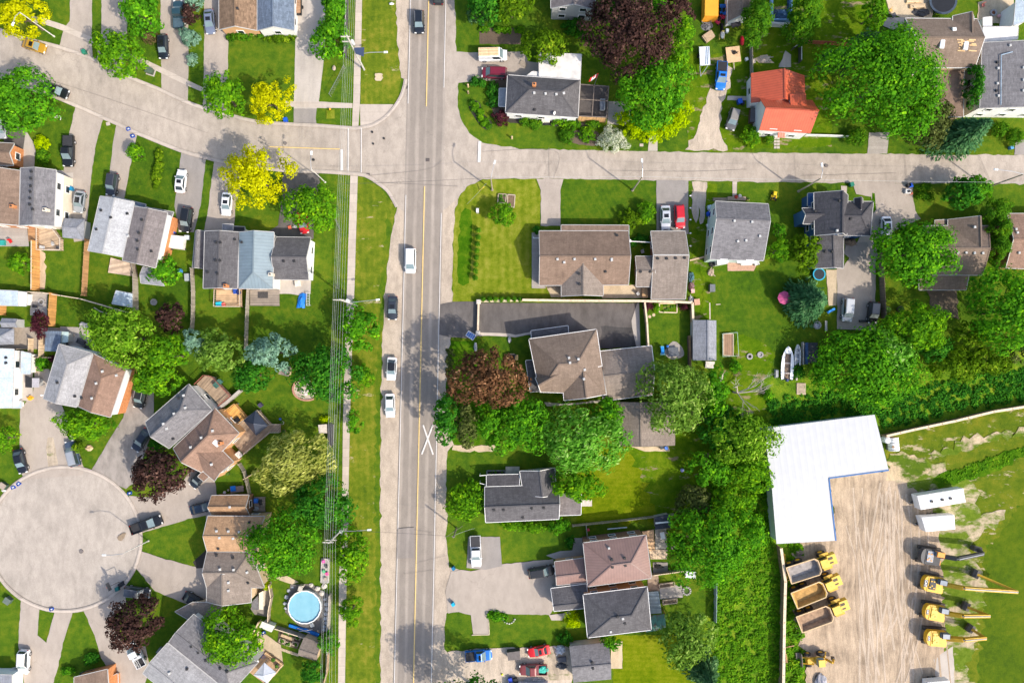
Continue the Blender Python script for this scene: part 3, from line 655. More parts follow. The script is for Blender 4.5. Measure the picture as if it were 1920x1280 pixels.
def add_roof(root,secs,trim):
 by={}
 for i_,s in enumerate(secs):by[i_]=[s]
 outm=[]
 for _,ss in by.items():
  mb=MB();uv=[];tm=MB()
  for s in ss:
   base=len(mb.v);v=s['v'];nv=len(v);mb.v+=[tuple(p)for p in v]+[(p.x,p.y,p.z-ROOFT)for p in v]
   edges={}
   for f in s['f']:
    f=ccw(f,v)
    a,b,c=v[f[0]],v[f[1]],v[f[2]];nn=(b-a).cross(c-a).normalized()
    hh=Vector((0,0,1)).cross(nn)
    hh=hh.normalized()if hh.length>.02 else(b-a).normalized()
    vv=nn.cross(hh)
    mb.f.append([base+i for i in f]);uv+=[(v[i].dot(hh),v[i].dot(vv))for i in f]
    mb.f.append([base+nv+i for i in f[::-1]]);uv+=[(0,0)]*len(f)
    for i in range(len(f)):
     e=(f[i],f[(i+1)%len(f)]);edges[e]=1
   for(i,j)in edges:
    if(j,i)in edges:continue
    mb.f.append([base+j,base+i,base+nv+i,base+nv+j]);uv+=[(0,0)]*4
    if trim:
     p,q=v[i],v[j];e=(q-p).normalized();o_=Vector((e.y,-e.x,0))*.06
     tm.bar(p+o_+Vector((0,0,-.06)),q+o_+Vector((0,0,-.06)),.09,.15)
  mb.uv=uv;o=mb.build('roof',ss[0]['rm'],root);outm.append(o)
  for s in ss:
   if len(s['v'])==6:
    rb=MB();v=s['v'];up=Vector((0,0,.03));rb.bar(v[4]+up,v[5]+up,.26,.06)
    if len(s['f'])>2:
     for i,j in((0,4),(1,4))if(0,1,4)in s['f']else():rb.bar(v[i]+up,v[j]+up,.22,.05)
     for i,j in((2,5),(3,5))if(2,3,5)in s['f']else():rb.bar(v[i]+up,v[j]+up,.22,.05)
    rb.build('ridge_cap',s['rm'],o)
  if trim and tm.v:tm.build('gutter',trim,o)
 return outm
def inside(q,x,y):
 c=False;n=len(q)
 for i in range(n):
  a,b=q[i],q[(i+1)%n]
  if(a.y>y)!=(b.y>y)and x<(b.x-a.x)*(y-a.y)/(b.y-a.y)+a.x:c=not c
 return c
def add_walls(root,secs,wins):
 by={};wn=[]
 for i_,s in enumerate(secs):
  if s['wm']is None:continue
  q=inset(s['q'],s['over']+.02);n=len(q);tot=MB()
  up=by.setdefault((i_,0),(s['wm'],MB()))[1]
  lo=by.setdefault((i_,1),(s['low'],MB()))[1]if s['low']else None
  for i in range(n):
   a,b=q[i],q[(i+1)%n];K=12;prev=None;ln=(b-a).length
   for j in range(K+1):
    p=a.lerp(b,j/K);z=roof_z(s,p.x,p.y)
    z=(s['he']if z is None else z)-ROOFT-.01
    cur=(p,max(z,s['base']+.1))
    if prev:
     (p0,z0),(p1,z1)=prev,cur;m=s['base']
     if lo is not None:
      lo.face([(p0.x,p0.y,0),(p1.x,p1.y,0),(p1.x,p1.y,2.6),(p0.x,p0.y,2.6)]);m=2.6
     up.face([(p0.x,p0.y,m),(p1.x,p1.y,m),(p1.x,p1.y,z1),(p0.x,p0.y,z0)])
    prev=cur
   if wins and ln>2.6 and s['he']>2.4:
    e=(b-a).normalized();nn=Vector((e.y,-e.x,0));cnt=max(1,int(ln/3.4))
    for st in([1.0]if s['he']<4.1 else[0.9,3.35]):
     for j in range(cnt):
      p=a.lerp(b,(j+.5)/cnt);t=p+nn*.8
      if any(o is not s and inside(o['q'],t.x,t.y)for o in secs):continue
      wn.append((p,e,nn,st))
 for nm,(m,mb)in by.items():
  if mb.v:mb.build('wall',m,root)
 for p,e,nn,st in wn:
  if nn.dot(-p)<0:continue
  w_,h_=1.25,1.15;c=p+Vector((0,0,st+h_/2));mb=MB();u=Vector((0,0,1))
  for sg in(-1,1):
   mb.bar(c+e*(sg*w_/2)-u*(h_/2+.06)+nn*.04,c+e*(sg*w_/2)+u*(h_/2+.06)+nn*.04,.12,.1)
   mb.bar(c-e*(w_/2-.06)+u*(sg*h_/2)+nn*.035,c+e*(w_/2-.06)+u*(sg*h_/2)+nn*.035,.09,.1)
  fr=mb.build('window',WHITE,root);g=MB()
  g.face([c-e*(w_/2-.05)-u*(h_/2-.05)+nn*.02,c+e*(w_/2-.05)-u*(h_/2-.05)+nn*.02,c+e*(w_/2-.05)+u*(h_/2-.05)+nn*.02,c-e*(w_/2-.05)+u*(h_/2-.05)+nn*.02])
  g.build('pane',glass(),fr)
def on_roof(secs,x,y):
 h=4.0
 for _ in range(6):
  p=P(x,y,h);zs=[z for z in(roof_z(s,p.x,p.y)for s in secs)if z is not None]
  if not zs:return P(x,y,4.0)
  h=max(zs)
 return P(x,y,h)
def house(label,secs,vents=(),dark_vents=(),chim=(),lights=(),dishes=(),trim=GUT,wins=True,name='house',cat='house',group=None):
 c=sum((s['q'][0]+s['q'][2]for s in secs[:1]),Vector((0,0,0)))/2;c.z=0
 root=thing(name,label,cat,c,0,group);SECS[root.name]=secs
 roofs=add_roof(root,secs,trim);add_walls(root,secs,wins)
 for lst,m in((vents,plain((.45,.45,.44),.5)),(dark_vents,DARK)):
  for x,y in lst:
   p=on_roof(secs,x,y);mb=MB();mb.box(p+Vector((0,0,.06)),(.36,.36,.3),.2);mb.box(p+Vector((0,0,.25)),(.44,.44,.08),.2,.8);mb.build('roof_vent',m,root)
 for x,y,col in chim:
  p=on_roof(secs,x,y);mb=MB();mb.box(p+Vector((0,0,.15)),(.6,.5,1.5));mb.box(p+Vector((0,0,.92)),(.72,.62,.1))
  ch=mb.build('chimney',col,root);f=MB();f.tube(p+Vector((0,0,.97)),p+Vector((0,0,1.2)),.13,.14,8);f.build('flue',DARK,ch)
 for x,y,w_,l_,rz in lights:
  p=on_roof(secs,x,y);mb=MB();mb.box(p+Vector((0,0,.1)),(w_,l_,.34),rz);sk=mb.build('skylight',TRIM,root)
  g=MB();g.box(p+Vector((0,0,.285)),(w_*.84,l_*.84,.04),rz);g.build('pane',plain((.75,.80,.84),.2),sk)
 for x,y in dishes:
  p=on_roof(secs,x,y);mb=MB();mb.tube(p,p+Vector((0,0,.5)),.03,.03,6);mb.tube(p+Vector((.05,0,.5)),p+Vector((.22,-.1,.62)),.08,.34,12);mb.build('satellite_dish',TRIM,root)
 return root
R_BROWN=shingle((.222,.155,.115),.2);R_BR2=shingle((.265,.170,.125),.2);R_BR3=shingle((.218,.163,.126),.2)
R_GREY=shingle((.185,.178,.185),.28);R_LGREY=shingle((.33,.325,.33),.22);R_WGREY=shingle((.41,.415,.425),.14);R_CHAR=shingle((.078,.075,.082),.28);R_CHAR2=shingle((.115,.110,.115),.26)
R_SPECK=shingle((.235,.155,.10),.5);R_TAN=shingle((.43,.265,.15),.22);R_TAUPE=shingle((.238,.196,.165),.2);R_MED=shingle((.20,.175,.17),.25);R_SLATE=shingle((.15,.19,.25),.35)
R_BLUE=ribbed((.19,.245,.275),.6,.45,.1,.8);R_LBLUE=shingle((.46,.54,.60),.2);R_RED=ribbed((.54,.105,.048),.45,.38,.10,.66);R_WHITE=ribbed((.43,.44,.46),1.2,.45,.04,.94);R_BRM=ribbed((.25,.155,.13),.5,.5,.1,.8)
R_FLATW=plain((.62,.60,.58),.8,.16,.9);R_DBLUE=shingle((.055,.06,.075),.25);R_COPPER=shingle((.34,.13,.07),.3);R_GREYB=shingle((.26,.27,.30),.2)
view(380,0)
house('twin house with speckled brown roof beside blue-grey roof, front garden below',[G([(120,215),(395,222),(395,-260),(120,-260)],2.9,4.1,R_SPECK,PEACH),G([(397,222),(665,222),(665,-260),(397,-260)],2.9,4.1,R_SLATE,W_SIDE)],dark_vents=[(255,65)])
view(760,0)
h2=house('corner house with charcoal hip roof and one brick chimney',[G([(745,548),(730,820),(1255,855),(1270,585)],3.5,5.5,R_CHAR2,W_SIDE,(4.0,3.6),over=.2),S([(975,388),(1280,397),(1270,590),(975,565)],(2.9,2.9,2.95,2.95),R_FLATW,W_SIDE),S([(885,552),(925,522),(985,530),(985,566)],2.6,R_FLATW,None),S([(684,645),(738,645),(728,775),(680,772)],1.2,plain((.25,.26,.28)),GREY_S)],vents=[(937,678),(1020,684),(1098,688),(1152,680)],dark_vents=[(940,800)],chim=[(937,628,BRICK_O)],dishes=[(1075,828)],trim=TRIM)
view(760,0)
house('pale grey sided house with two dark windows, north of the green garden',[G([(1060,60),(1380,72),(1380,-330),(1060,-330)],4.6,6.0,R_MED,GREY_S)])
view(1140,0)
house('small white garage with dark brown roof beside the yellow container',[G([(872,158),(1030,122),(1080,-160),(872,-160)],2.7,3.9,R_BR3,W_SIDE)],wins=False,name='garage',cat='garage')
view(1340,0,4.5714)
h4=house('white farmhouse with bright orange-red metal roof',[G([(385,842),(383,1115),(822,1143),(838,858)],4.2,6.6,R_RED,W_SIDE,over=.25),G([(312,628),(770,648),(782,905),(312,882)],3.2,5.2,R_RED,W_SIDE,k=.52,over=.25),S([(642,806),(783,806),(788,948),(658,946)],(5.5,5.5,6.3,6.3),R_RED,W_SIDE,.1,base=3.0),S([(543,1138),(603,1140),(604,1180),(542,1178)],(2.9,2.9,2.6,2.6),R_RED,None),S([(312,925),(385,925),(375,1045),(305,1045)],1.3,plain((.11,.10,.105)),plain((.16,.085,.06)),.02)],trim=None)
view(1520,0)
house('brown roofed house with two white skylights behind the huge maple',[G([(690,135),(735,492),(1195,492),(1212,140)],4.6,6.4,R_BR3,TAN_S),G([(1035,118),(1185,118),(1190,280),(1035,280)],4.8,6.0,R_BR3,TAN_S,k=.66),S([(915,490),(1116,490),(1110,850),(912,850)],(3.0,3.05,3.05,3.0),R_BROWN,TAN_S)],lights=[(953,320,.8,1.8,-.15),(1125,330,.8,1.8,-.15),(1040,218,.7,.6,.1)],trim=TRIM)
house('white walled house with grey shingle roof beside blue-grey spruce',[S([(1250,312),(1800,285),(1800,768),(1232,787)],(5.0,6.6,6.6,5.0),R_GREY,W_SIDE,.1),S([(1255,198),(1510,195),(1505,285),(1255,305)],3.2,R_FLATW,W_SIDE)],vents=[(1360,500),(1355,610),(1362,700),(1447,333),(1545,495),(1545,585),(1543,662)],dark_vents=[(1355,457),(1350,663)])
wh=[o for o in bpy.data.objects if o.get('label','').startswith('white walled house')][0]
mb=MB();mb.tube(P(1386,400,5.65),P(1383,765,5.65),.08,.08,6);mb.tube(P(1386,400,5.65),P(1470,378,5.9),.08,.08,6);mb.build('pipe',plain((.30,.40,.50),.5),wh)
bh5=[o for o in bpy.data.objects if o.get('label','').startswith('brown roofed house with two white skylights')][0]
rr=random.Random(3)
for i in range(9):
 for x0_,sp in((1085,40),(1170,30)):
  view(1520,0);p=on_roof(SECS[bh5.name],x0_+rr.uniform(-12,sp),292+i*10);mb=MB();mb.box(p+Vector((0,0,.06)),(rr.uniform(.7,1.5),.2,.07),-.05);mb.build('bare_board',plain((.62,.42,.22),.8),bh5)
house('light blue sided house corner with pale porch at the yard edge',[S([(1495,0),(1620,-40),(1620,130),(1478,186)],(4.2,4.6,4.6,4.2),R_LBLUE,W_SIDE)],wins=False)
house('small white shed beside the flat white roof',[S([(1255,130),(1318,124),(1318,195),(1255,192)],2.4,WHITE,W_SIDE,.05)],wins=False,name='shed',cat='shed')
view(0,310)
house('twin house with brown roof joined to charcoal roof with row of dark vents',[G([(150,20),(408,35),(392,440),(140,435)],5.2,6.0,R_GREY,W_SIDE,low=CREAM_S),G([(-160,10),(148,40),(137,435),(-160,420)],5.2,6.0,R_BROWN,W_SIDE,low=BRICK_O),G([(-130,-170),(-130,-5),(97,0),(103,-158)],2.9,3.8,R_BROWN,BRICK_O)],dark_vents=[(230,47),(228,97),(226,152),(224,193),(222,242),(220,286),(240,320)],chim=[(110,305,BRICK_O),(350,330,CREAM_S)])
house('twin house with pale grey roof joined to speckled grey roof',[G([(730,225),(975,270),(890,665),(640,620)],5.0,5.7,R_WGREY,W_SIDE),G([(977,300),(1217,345),(1130,745),(892,690)],5.0,5.7,R_MED,W_SIDE,low=BRICK_O),S([(1060,305),(1262,340),(1245,385),(1050,350)],2.9,R_GREY,None),S([(815,225),(1060,285),(1050,310),(810,260)],2.9,R_SLATE,W_SIDE)],wins=False,dark_vents=[(737,328),(808,380),(703,466),(690,515),(928,352),(1035,398),(1013,492),(1002,550),(1005,612),(1103,625)],vents=[(935,515)])
house('garden shed with dark hipped roof near the parked silver car',[G([(470,385),(460,525),(608,540),(615,392)],2.3,3.0,R_GREYB,GREY_S,(.4,.9))],wins=False,name='shed',cat='shed',trim=None)
house('low grey gabled back porch beside small backyard tree',[G([(1040,740),(1025,855),(1195,875),(1120,760)],2.3,2.8,R_GREYB,BRICK_B)],wins=False,name='back_porch',cat='porch')
house('pale blue garden shed against the long timber fence',[S([(845,912),(962,935),(960,1030),(815,1005)],(2.4,2.4,2.0,2.0),R_LBLUE,GREY_S)],wins=False,name='shed',cat='shed')
house('long light blue shed with white end near golden fence',[S([(-80,905),(130,915),(130,1020),(-80,1015)],2.2,R_LBLUE,W_SIDE),S([(130,918),(192,925),(190,1022),(130,1020)],2.0,WHITE,W_SIDE)],wins=False,name='shed',cat='shed')
view(380,310)
house('row of three homes with charcoal, teal metal and dark grey roofs',[G([(16,480),(262,487),(250,895),(5,893)],4.8,5.6,R_CHAR2,BRICK_O),G([(266,487),(518,487),(508,895),(262,895)],4.8,5.9,R_BLUE,W_SIDE,(0,2.8)),G([(535,522),(522,828),(770,832),(785,526)],3.7,5.3,R_CHAR2,W_SIDE),G([(-51,478),(14,478),(4,750),(-74,745)],2.7,3.4,R_GREY,GREY_S,k=.4),S([(145,428),(222,428),(222,470),(145,470)],2.3,R_GREYB,W_SIDE),S([(222,445),(305,448),(305,480),(222,480)],2.3,DARK,W_SIDE)],dark_vents=[(100,562),(130,562),(97,693),(127,693),(110,788),(38,778),(590,697),(667,697),(235,540),(285,560)],chim=[(180,880,BRICK_O),(505,797,CREAM_S)])
view(760,310)
house('long brown bungalow with small grey-brown front gable facing the fence',[G([(975,478),(975,872),(1622,868),(1622,478)],2.9,4.8,R_BROWN,BRICK_B),S([(1135,435),(1625,437),(1625,500),(1135,500)],(2.7,2.7,3.02,3.02),R_BROWN,BRICK_B),G([(1136,950),(1438,948),(1438,700),(1136,700)],2.9,4.3,R_TAUPE,BRICK_B)],vents=[(1106,683),(1230,683),(1380,683),(1500,683),(1155,706),(1500,690)],dark_vents=[(1265,790),(1268,865),(1455,773),(1540,510)])
view(1140,310)
house('taupe roofed side house behind the silver and red cars',[S([(312,480),(562,480),(588,652),(332,652)],(2.7,2.7,4.2,4.2),R_TAUPE,BRICK_B,.25),S([(332,652),(588,652),(562,972),(315,972)],(4.2,4.2,2.7,2.7),R_TAUPE,BRICK_B,.25),G([(200,662),(205,882),(335,882),(335,662)],2.7,3.5,R_TAUPE,BRICK_B)],dark_vents=[(362,678),(427,678),(492,676),(558,674),(237,774),(308,774)])
house('grey roofed two storey house with pale mint side wall',[G([(782,262),(745,682),(1130,692),(1165,282)],4.5,5.9,R_GREY,MINT_S,k=.33,over=.06),S([(795,688),(880,688),(870,712),(800,725)],2.4,WHITE,W_SIDE,.05),S([(940,690),(1085,695),(1085,712),(940,708)],2.6,WHITE,None)],vents=[(918,405),(1046,412),(943,553),(1003,547),(1103,515)])
house('small grey gabled garden shed beside the raised bed',[G([(618,1125),(788,1128),(788,1418),(617,1418)],2.3,3.0,R_GREYB,GREY_S,k=.58,over=.1)],wins=False,name='shed',cat='shed',trim=None)
view(1520,310)
house('blue sided house with dark charcoal roof and attached garage',[G([(25,200),(270,215),(262,510),(30,510)],5.0,7.0,R_CHAR,BLUE_S,k=.66),G([(200,262),(200,508),(432,510),(455,265)],4.8,6.3,R_CHAR,BLUE_S,(0,2.8)),G([(-62,312),(-55,425),(100,425),(100,312)],4.5,5.6,R_CHAR,BLUE_S),G([(318,240),(378,242),(378,330),(318,330)],5.0,5.8,R_CHAR,BLUE_S),S([(-20,205),(30,200),(30,298),(-20,295)],(3.2,3.2,3.2,3.2),BLUE_S,BLUE_S),G([(0,515),(238,515),(237,748),(18,748)],2.9,4.0,R_CHAR2,BLUE_S,k=.58)],dark_vents=[(207,258),(290,390),(105,628),(155,628),(32,335)],vents=[(190,475)])
house('brown hipped house with row of four pale vents, behind rounded tree',[G([(820,440),(820,797),(1252,797),(1296,440)],3.0,5.0,R_BR3,BRICK_B,(0,1.0)),G([(1000,395),(1232,388),(1240,610),(1000,610)],3.0,5.0,R_BR3,BRICK_B,k=.72),S([(905,400),(998,396),(998,470),(905,470)],2.6,R_BR3,None),S([(790,800),(1150,800),(1130,905),(790,905)],(2.6,2.6,2.2,2.2),R_BROWN,None)],vents=[(1067,636),(1127,636),(1188,638),(1249,639),(1190,450)])
house('light brown roofed house behind the tall clipped hedge',[G([(1432,352),(1422,745),(1800,760),(1800,350)],3.0,4.4,R_BR2,BRICK_B)],vents=[(1512,637),(1490,465),(1500,490)])
view(760,630)
house('brown hip roofed house with white edging south of the asphalt lot',[G([(900,22),(978,405),(1460,420),(1390,-48)],5.2,7.6,R_BR3,BRICK_B,(4.2,4.6)),G([(1155,466),(1462,422),(1430,220),(1140,265)],5.2,7.0,R_BR3,BRICK_B),G([(946,305),(985,405),(1180,320),(1120,180)],5.2,6.7,R_BR3,None),G([(1405,112),(1440,470),(1800,425),(1790,70)],2.9,4.5,R_TAUPE,BRICK_B),S([(915,-38),(1183,-75),(1188,0),(920,32)],2.6,R_CHAR2,BRICK_B),S([(876,178),(926,174),(980,400),(910,405)],(2.6,2.6,2.6,2.6),R_CHAR2,BRICK_B)],vents=[(1190,158),(1197,193),(1258,167),(1304,244),(1298,311)],trim=WHITE)
view(1140,630)
house('brown garage with mossy gabled roof below pale green tree',[G([(65,478),(490,478),(488,795),(78,797)],2.6,3.8,R_TAUPE,TAN_S,k=.37,over=.2)],wins=False,name='garage',cat='garage',trim=None)
view(860,860,3.048)
house('dark grey bungalow with white gutters beside pale silver maple',[G([(150,160),(155,362),(572,342),(572,148)],2.8,4.5,R_CHAR2,GREY_S),S([(160,92),(346,88),(346,150),(160,158)],(2.4,2.4,2.75,2.75),R_CHAR,GREY_S),G([(350,70),(548,52),(560,205),(372,205)],2.8,4.3,R_CHAR2,GREY_S,k=.56),S([(572,202),(700,200),(698,318),(575,322)],2.7,R_MED,GREY_S)],dark_vents=[(202,290),(257,290),(418,281),(487,278),(367,333)],trim=WHITE)
house('brown hip roofed house with attached brown garage',[G([(712,480),(738,728),(1102,680),(1070,435)],5.2,7.0,R_BRM,BRICK_B,(4.4,3.6)),G([(548,588),(560,720),(732,704),(722,565)],2.8,3.8,R_BRM,PEACH,k=.55)],dark_vents=[(875,574),(948,565),(878,616),(952,607)],vents=[(858,508)])
house('charcoal hip roofed house with attached dark garage',[G([(712,775),(738,1020),(1100,975),(1077,730)],5.2,7.0,R_CHAR2,PEACH,(4.4,3.6)),G([(527,740),(545,868),(738,850),(730,714)],2.8,3.8,R_CHAR2,GREY_S,k=.68)],dark_vents=[(908,900),(950,938)],vents=[(937,910),(868,985)],trim=WHITE)
house('plain grey gabled garage beside gravel parking yard',[G([(632,1070),(655,1278),(872,1258),(858,1045)],2.8,3.9,R_GREY,GREY_S)],dark_vents=[(763,1162),(768,1194)],wins=False,name='garage',cat='garage',trim=None)
view(0,630)
house('house with pale blue roof and long white side wall',[G([(-260,85),(100,95),(88,520),(-260,515)],2.9,4.2,R_LBLUE,W_SIDE,k=.4),S([(155,112),(226,128),(220,275),(152,272)],(2.4,2.1,2.1,2.4),R_LBLUE,W_SIDE),S([(90,478),(156,472),(156,522),(90,522)],1.0,R_LBLUE,W_SIDE)],dark_vents=[(46,157),(46,195)])
house('twin house with grey roof joined to plain brown roof',[G([(430,58),(672,125),(555,515),(315,452)],5.2,6.1,R_LGREY,W_SIDE,(3.0,0)),G([(682,130),(915,245),(802,588),(570,510)],5.2,6.0,R_BR2,W_SIDE,(3.0,0),low=BRICK_O)],wins=False,vents=[(748,256),(703,343),(672,452),(850,285)],dark_vents=[(420,338),(547,437),(425,155),(597,450)])
full()
house('angled twin house with slate grey roof and russet brown roof',[G([(354,720),(397,768),(317,840),(273,791)],5.0,6.8,R_GREY,W_SIDE,(3.4,0)),G([(403,765),(448,812),(378,885),(325,840)],5.0,6.8,R_BR2,PEACH,(3.4,0)),G([(438,866),(402,901),(356,862),(392,820)],4.9,6.4,R_BR2,PEACH,k=.5),S([(371,893),(384,879),(396,889),(382,902)],(2.6,2.7,2.7,2.6),R_BR2,PEACH)],vents=[(345,741),(348,764),(327,775),(307,794),(313,803),(399,807),(378,820),(358,838),(397,870)],dark_vents=[(336,746),(325,822)],lights=[(405,829,.9,1.5,.85)],chim=[(416,830,BRICK_O)])
view(340,860,5.12)
house('house row with tan roofs joined to taupe roof near the pool',[G([(290,352),(292,540),(652,540),(648,347)],2.9,4.2,R_TAN,BRICK_B),G([(255,548),(248,888),(720,890),(800,552)],4.6,6.0,R_TAN,TAN_S),G([(246,893),(244,1235),(795,1232),(660,893)],4.6,6.0,R_TAUPE,TAN_S,(0,3.2)),G([(244,1370),(668,1375),(668,1080),(244,1080)],4.6,6.0,R_TAUPE,TAN_S,k=.44),S([(-60,1465),(110,1375),(390,1378),(360,1500),(100,1560)],(2.8,2.8,2.8,2.8,2.8),R_TAUPE,TAN_S)],vents=[(468,460),(341,690),(454,692),(558,698),(369,754),(500,760),(640,735),(374,1057),(505,1060),(633,1085),(455,1183),(455,1260)],dark_vents=[(655,605),(356,857),(340,922),(497,945),(642,1186)])
full()
house('large grey roofed twin house with lighter weathered half below leafy tree',[G([(363,1151),(316,1204),(432,1298),(483,1242)],4.6,6.2,R_GREY,W_SIDE,(0,3.0)),G([(314,1205),(268,1262),(380,1352),(430,1299)],4.6,6.2,R_LGREY,W_SIDE,(0,3.0)),S([(462,1213),(485,1240),(470,1246),(450,1224)],3.0,WHITE,None)],dark_vents=[(359,1211),(372,1222),(386,1237),(413,1252),(426,1258),(351,1253)],vents=[(318,1261)])
view(0,950)
house('brown roofed house corner with orange side wall at the end of court drive',[S([(540,1238),(780,1180),(790,1330),(540,1360)],(3.0,3.2,3.2,3.0),R_BROWN,BRICK_O),S([(785,1245),(855,1210),(860,1340),(785,1340)],1.2,BRICK_O,BRICK_O)],wins=False)
house('slate grey house corner beside the parked white suv',[S([(-120,1215),(85,1222),(85,1360),(-120,1360)],(3,3.2,3.2,3),R_GREYB,W_SIDE)],wins=False)
view(0,560,6.4)
house('grey hipped garden gazebo beside pale blue roof',[G([(-80,355),(-80,560),(165,545),(165,360)],2.4,3.4,R_GREYB,None,(1.6,1.6))],wins=False,name='gazebo',cat='gazebo',trim=None)
house('tiny grey garden shed with dark side below golden fence',[G([(22,232),(20,345),(205,345),(205,240)],2.0,2.4,R_GREYB,GREY_S,k=.5,over=.05)],wins=False,name='shed',cat='shed',trim=None)
house('dark slate garden shed with pale glazed lean-to',[S([(545,385),(735,388),(715,632),(535,628)],(2.2,2.4,2.4,2.2),R_SLATE,GREY_S),S([(737,390),(822,398),(815,520),(735,530)],2.0,plain((.42,.52,.50),.3),GREY_S)],wins=False,name='shed',cat='shed',trim=None)
house('small dark shed with pale lid beside the white wall',[S([(302,918),(380,950),(378,1066),(302,1062)],(1.6,1.7,1.7,1.6),DARK,GREY),S([(380,952),(468,952),(465,1062),(380,1062)],1.6,plain((.42,.40,.42)),GREY_S)],wins=False,name='storage_box',cat='shed',trim=None)
view(380,1080,6.4)
house('brown gabled garden shed beside the fenced raised beds',[G([(1215,728),(1142,945),(1368,1020),(1425,800)],2.3,3.1,R_TAUPE,TAN_S,k=.55,over=.1)],wins=False,name='shed',cat='shed',trim=None)
house('small white storage shed leaning on the pool fence',[S([(712,540),(868,600),(825,670),(680,610)],(1.8,1.8,1.6,1.6),plain((.60,.57,.52)),W_SIDE)],wins=False,name='shed',cat='shed',trim=None)
house('narrow grey shed with cream wall beside tan roofed row',[S([(585,310),(660,235),(672,400),(590,400)],2.2,R_GREY,GREY_S),S([(676,200),(725,175),(725,400),(676,395)],1.9,CREAM_S,CREAM_S)],wins=False,name='shed',cat='shed',trim=None)
view(1140,950)
house('small navy shed with white roof strip at the fence corner',[S([(340,72),(452,50),(458,150),(345,165)],(2.2,2.2,2.1,2.1),R_DBLUE,GREY_S),S([(345,112),(452,103),(453,112),(346,124)],2.26,WHITE,None)],wins=False,name='shed',cat='shed',trim=None)
view(380,630)
house('small pale wooden shed beside the power line fence',[S([(840,645),(902,640),(905,705),(845,705)],(1.9,1.9,1.8,1.8),plain((.50,.44,.38)),TAN_S),S([(905,640),(945,640),(943,808),(918,805)],1.9,DARK,GREY)],wins=False,name='shed',cat='shed',trim=None)
house('tiny brown shed under the blue-green spruce',[S([(565,235),(640,215),(625,295),(550,275)],(1.9,1.9,1.8,1.8),plain((.28,.22,.19)),TAN_S)],wins=False,name='shed',cat='shed',trim=None)
full()
wb=house('large L-shaped white metal building with blue trim',[S([(1432,803),(1640,777),(1666,880),(1553,895),(1447,910)],(4.0,4.0,4.1,4.1,4.1),R_WHITE,siding((.58,.66,.66)),.3),S([(1447,910),(1553,895),(1566,1013),(1456,1019)],(4.1,4.1,4.1,4.1),R_WHITE,siding((.58,.66,.66)),.3)],wins=False,name='metal_building',cat='building',trim=None)
mb=MB()
for a,b in(((1666,881),(1554,896)),((1554,897),(1567,1013))):
 mb.bar(P(*a,4.06),P(*b,4.06),.2,.25)
mb.build('blue_trim',plain((.02,.13,.36),.4),wb)
# ====== TREES, SHRUBS, UNDERGROWTH
def quads(name,cen,nrm,size,asp,m,rs,parent=None,og=(0,0,0),along=None):
 n=len(cen);nrm=nrm/np.maximum(1e-6,np.linalg.norm(nrm,axis=1,keepdims=True))
 ref=along if along is not None else rs.normal(size=(n,3))
 t=ref-(ref*nrm).sum(1,keepdims=True)*nrm;t/=np.maximum(1e-6,np.linalg.norm(t,axis=1,keepdims=True))
 b=np.cross(nrm,t);a_=(size*(asp**.5))[:,None];b_=(size/(asp**.5))[:,None]
 bend=nrm*(size*.12)[:,None]
 v=np.stack([cen-t*a_*.5-bend,cen+b*b_*.5,cen+t*a_*.5-bend,cen-b*b_*.5],1).reshape(-1,3)-np.array(og)
 me=bpy.data.meshes.new(name);me.vertices.add(4*n);me.vertices.foreach_set('co',v.astype(np.float32).ravel())
 me.loops.add(4*n);me.loops.foreach_set('vertex_index',np.arange(4*n,dtype=np.int32))
 me.polygons.add(n);me.polygons.foreach_set('loop_start',np.arange(0,4*n,4,dtype=np.int32))
 me.materials.append(m);me.update(calc_edges=True)
 o=bpy.data.objects.new(name,me);C.objects.link(o)
 if parent is not None:o.parent=parent
 return o
def clump_cloud(rs,clumps,n,up=.25):
 c=np.array([k[:3]for k in clumps]);r=np.array([k[3]for k in clumps]);wgt=r**2;wgt/=wgt.sum()
 i=rs.choice(len(c),n,p=wgt);d=rs.normal(size=(n,3));d[:,2]=d[:,2]*.9+up;d/=np.linalg.norm(d,axis=1,keepdims=True)
 rad=r[i]*(0.70+0.38*rs.random(n))*np.where(rs.random(n)<.08,1.24,1.0);return c[i]+d*rad[:,None]*np.array([1,1,.8]),d
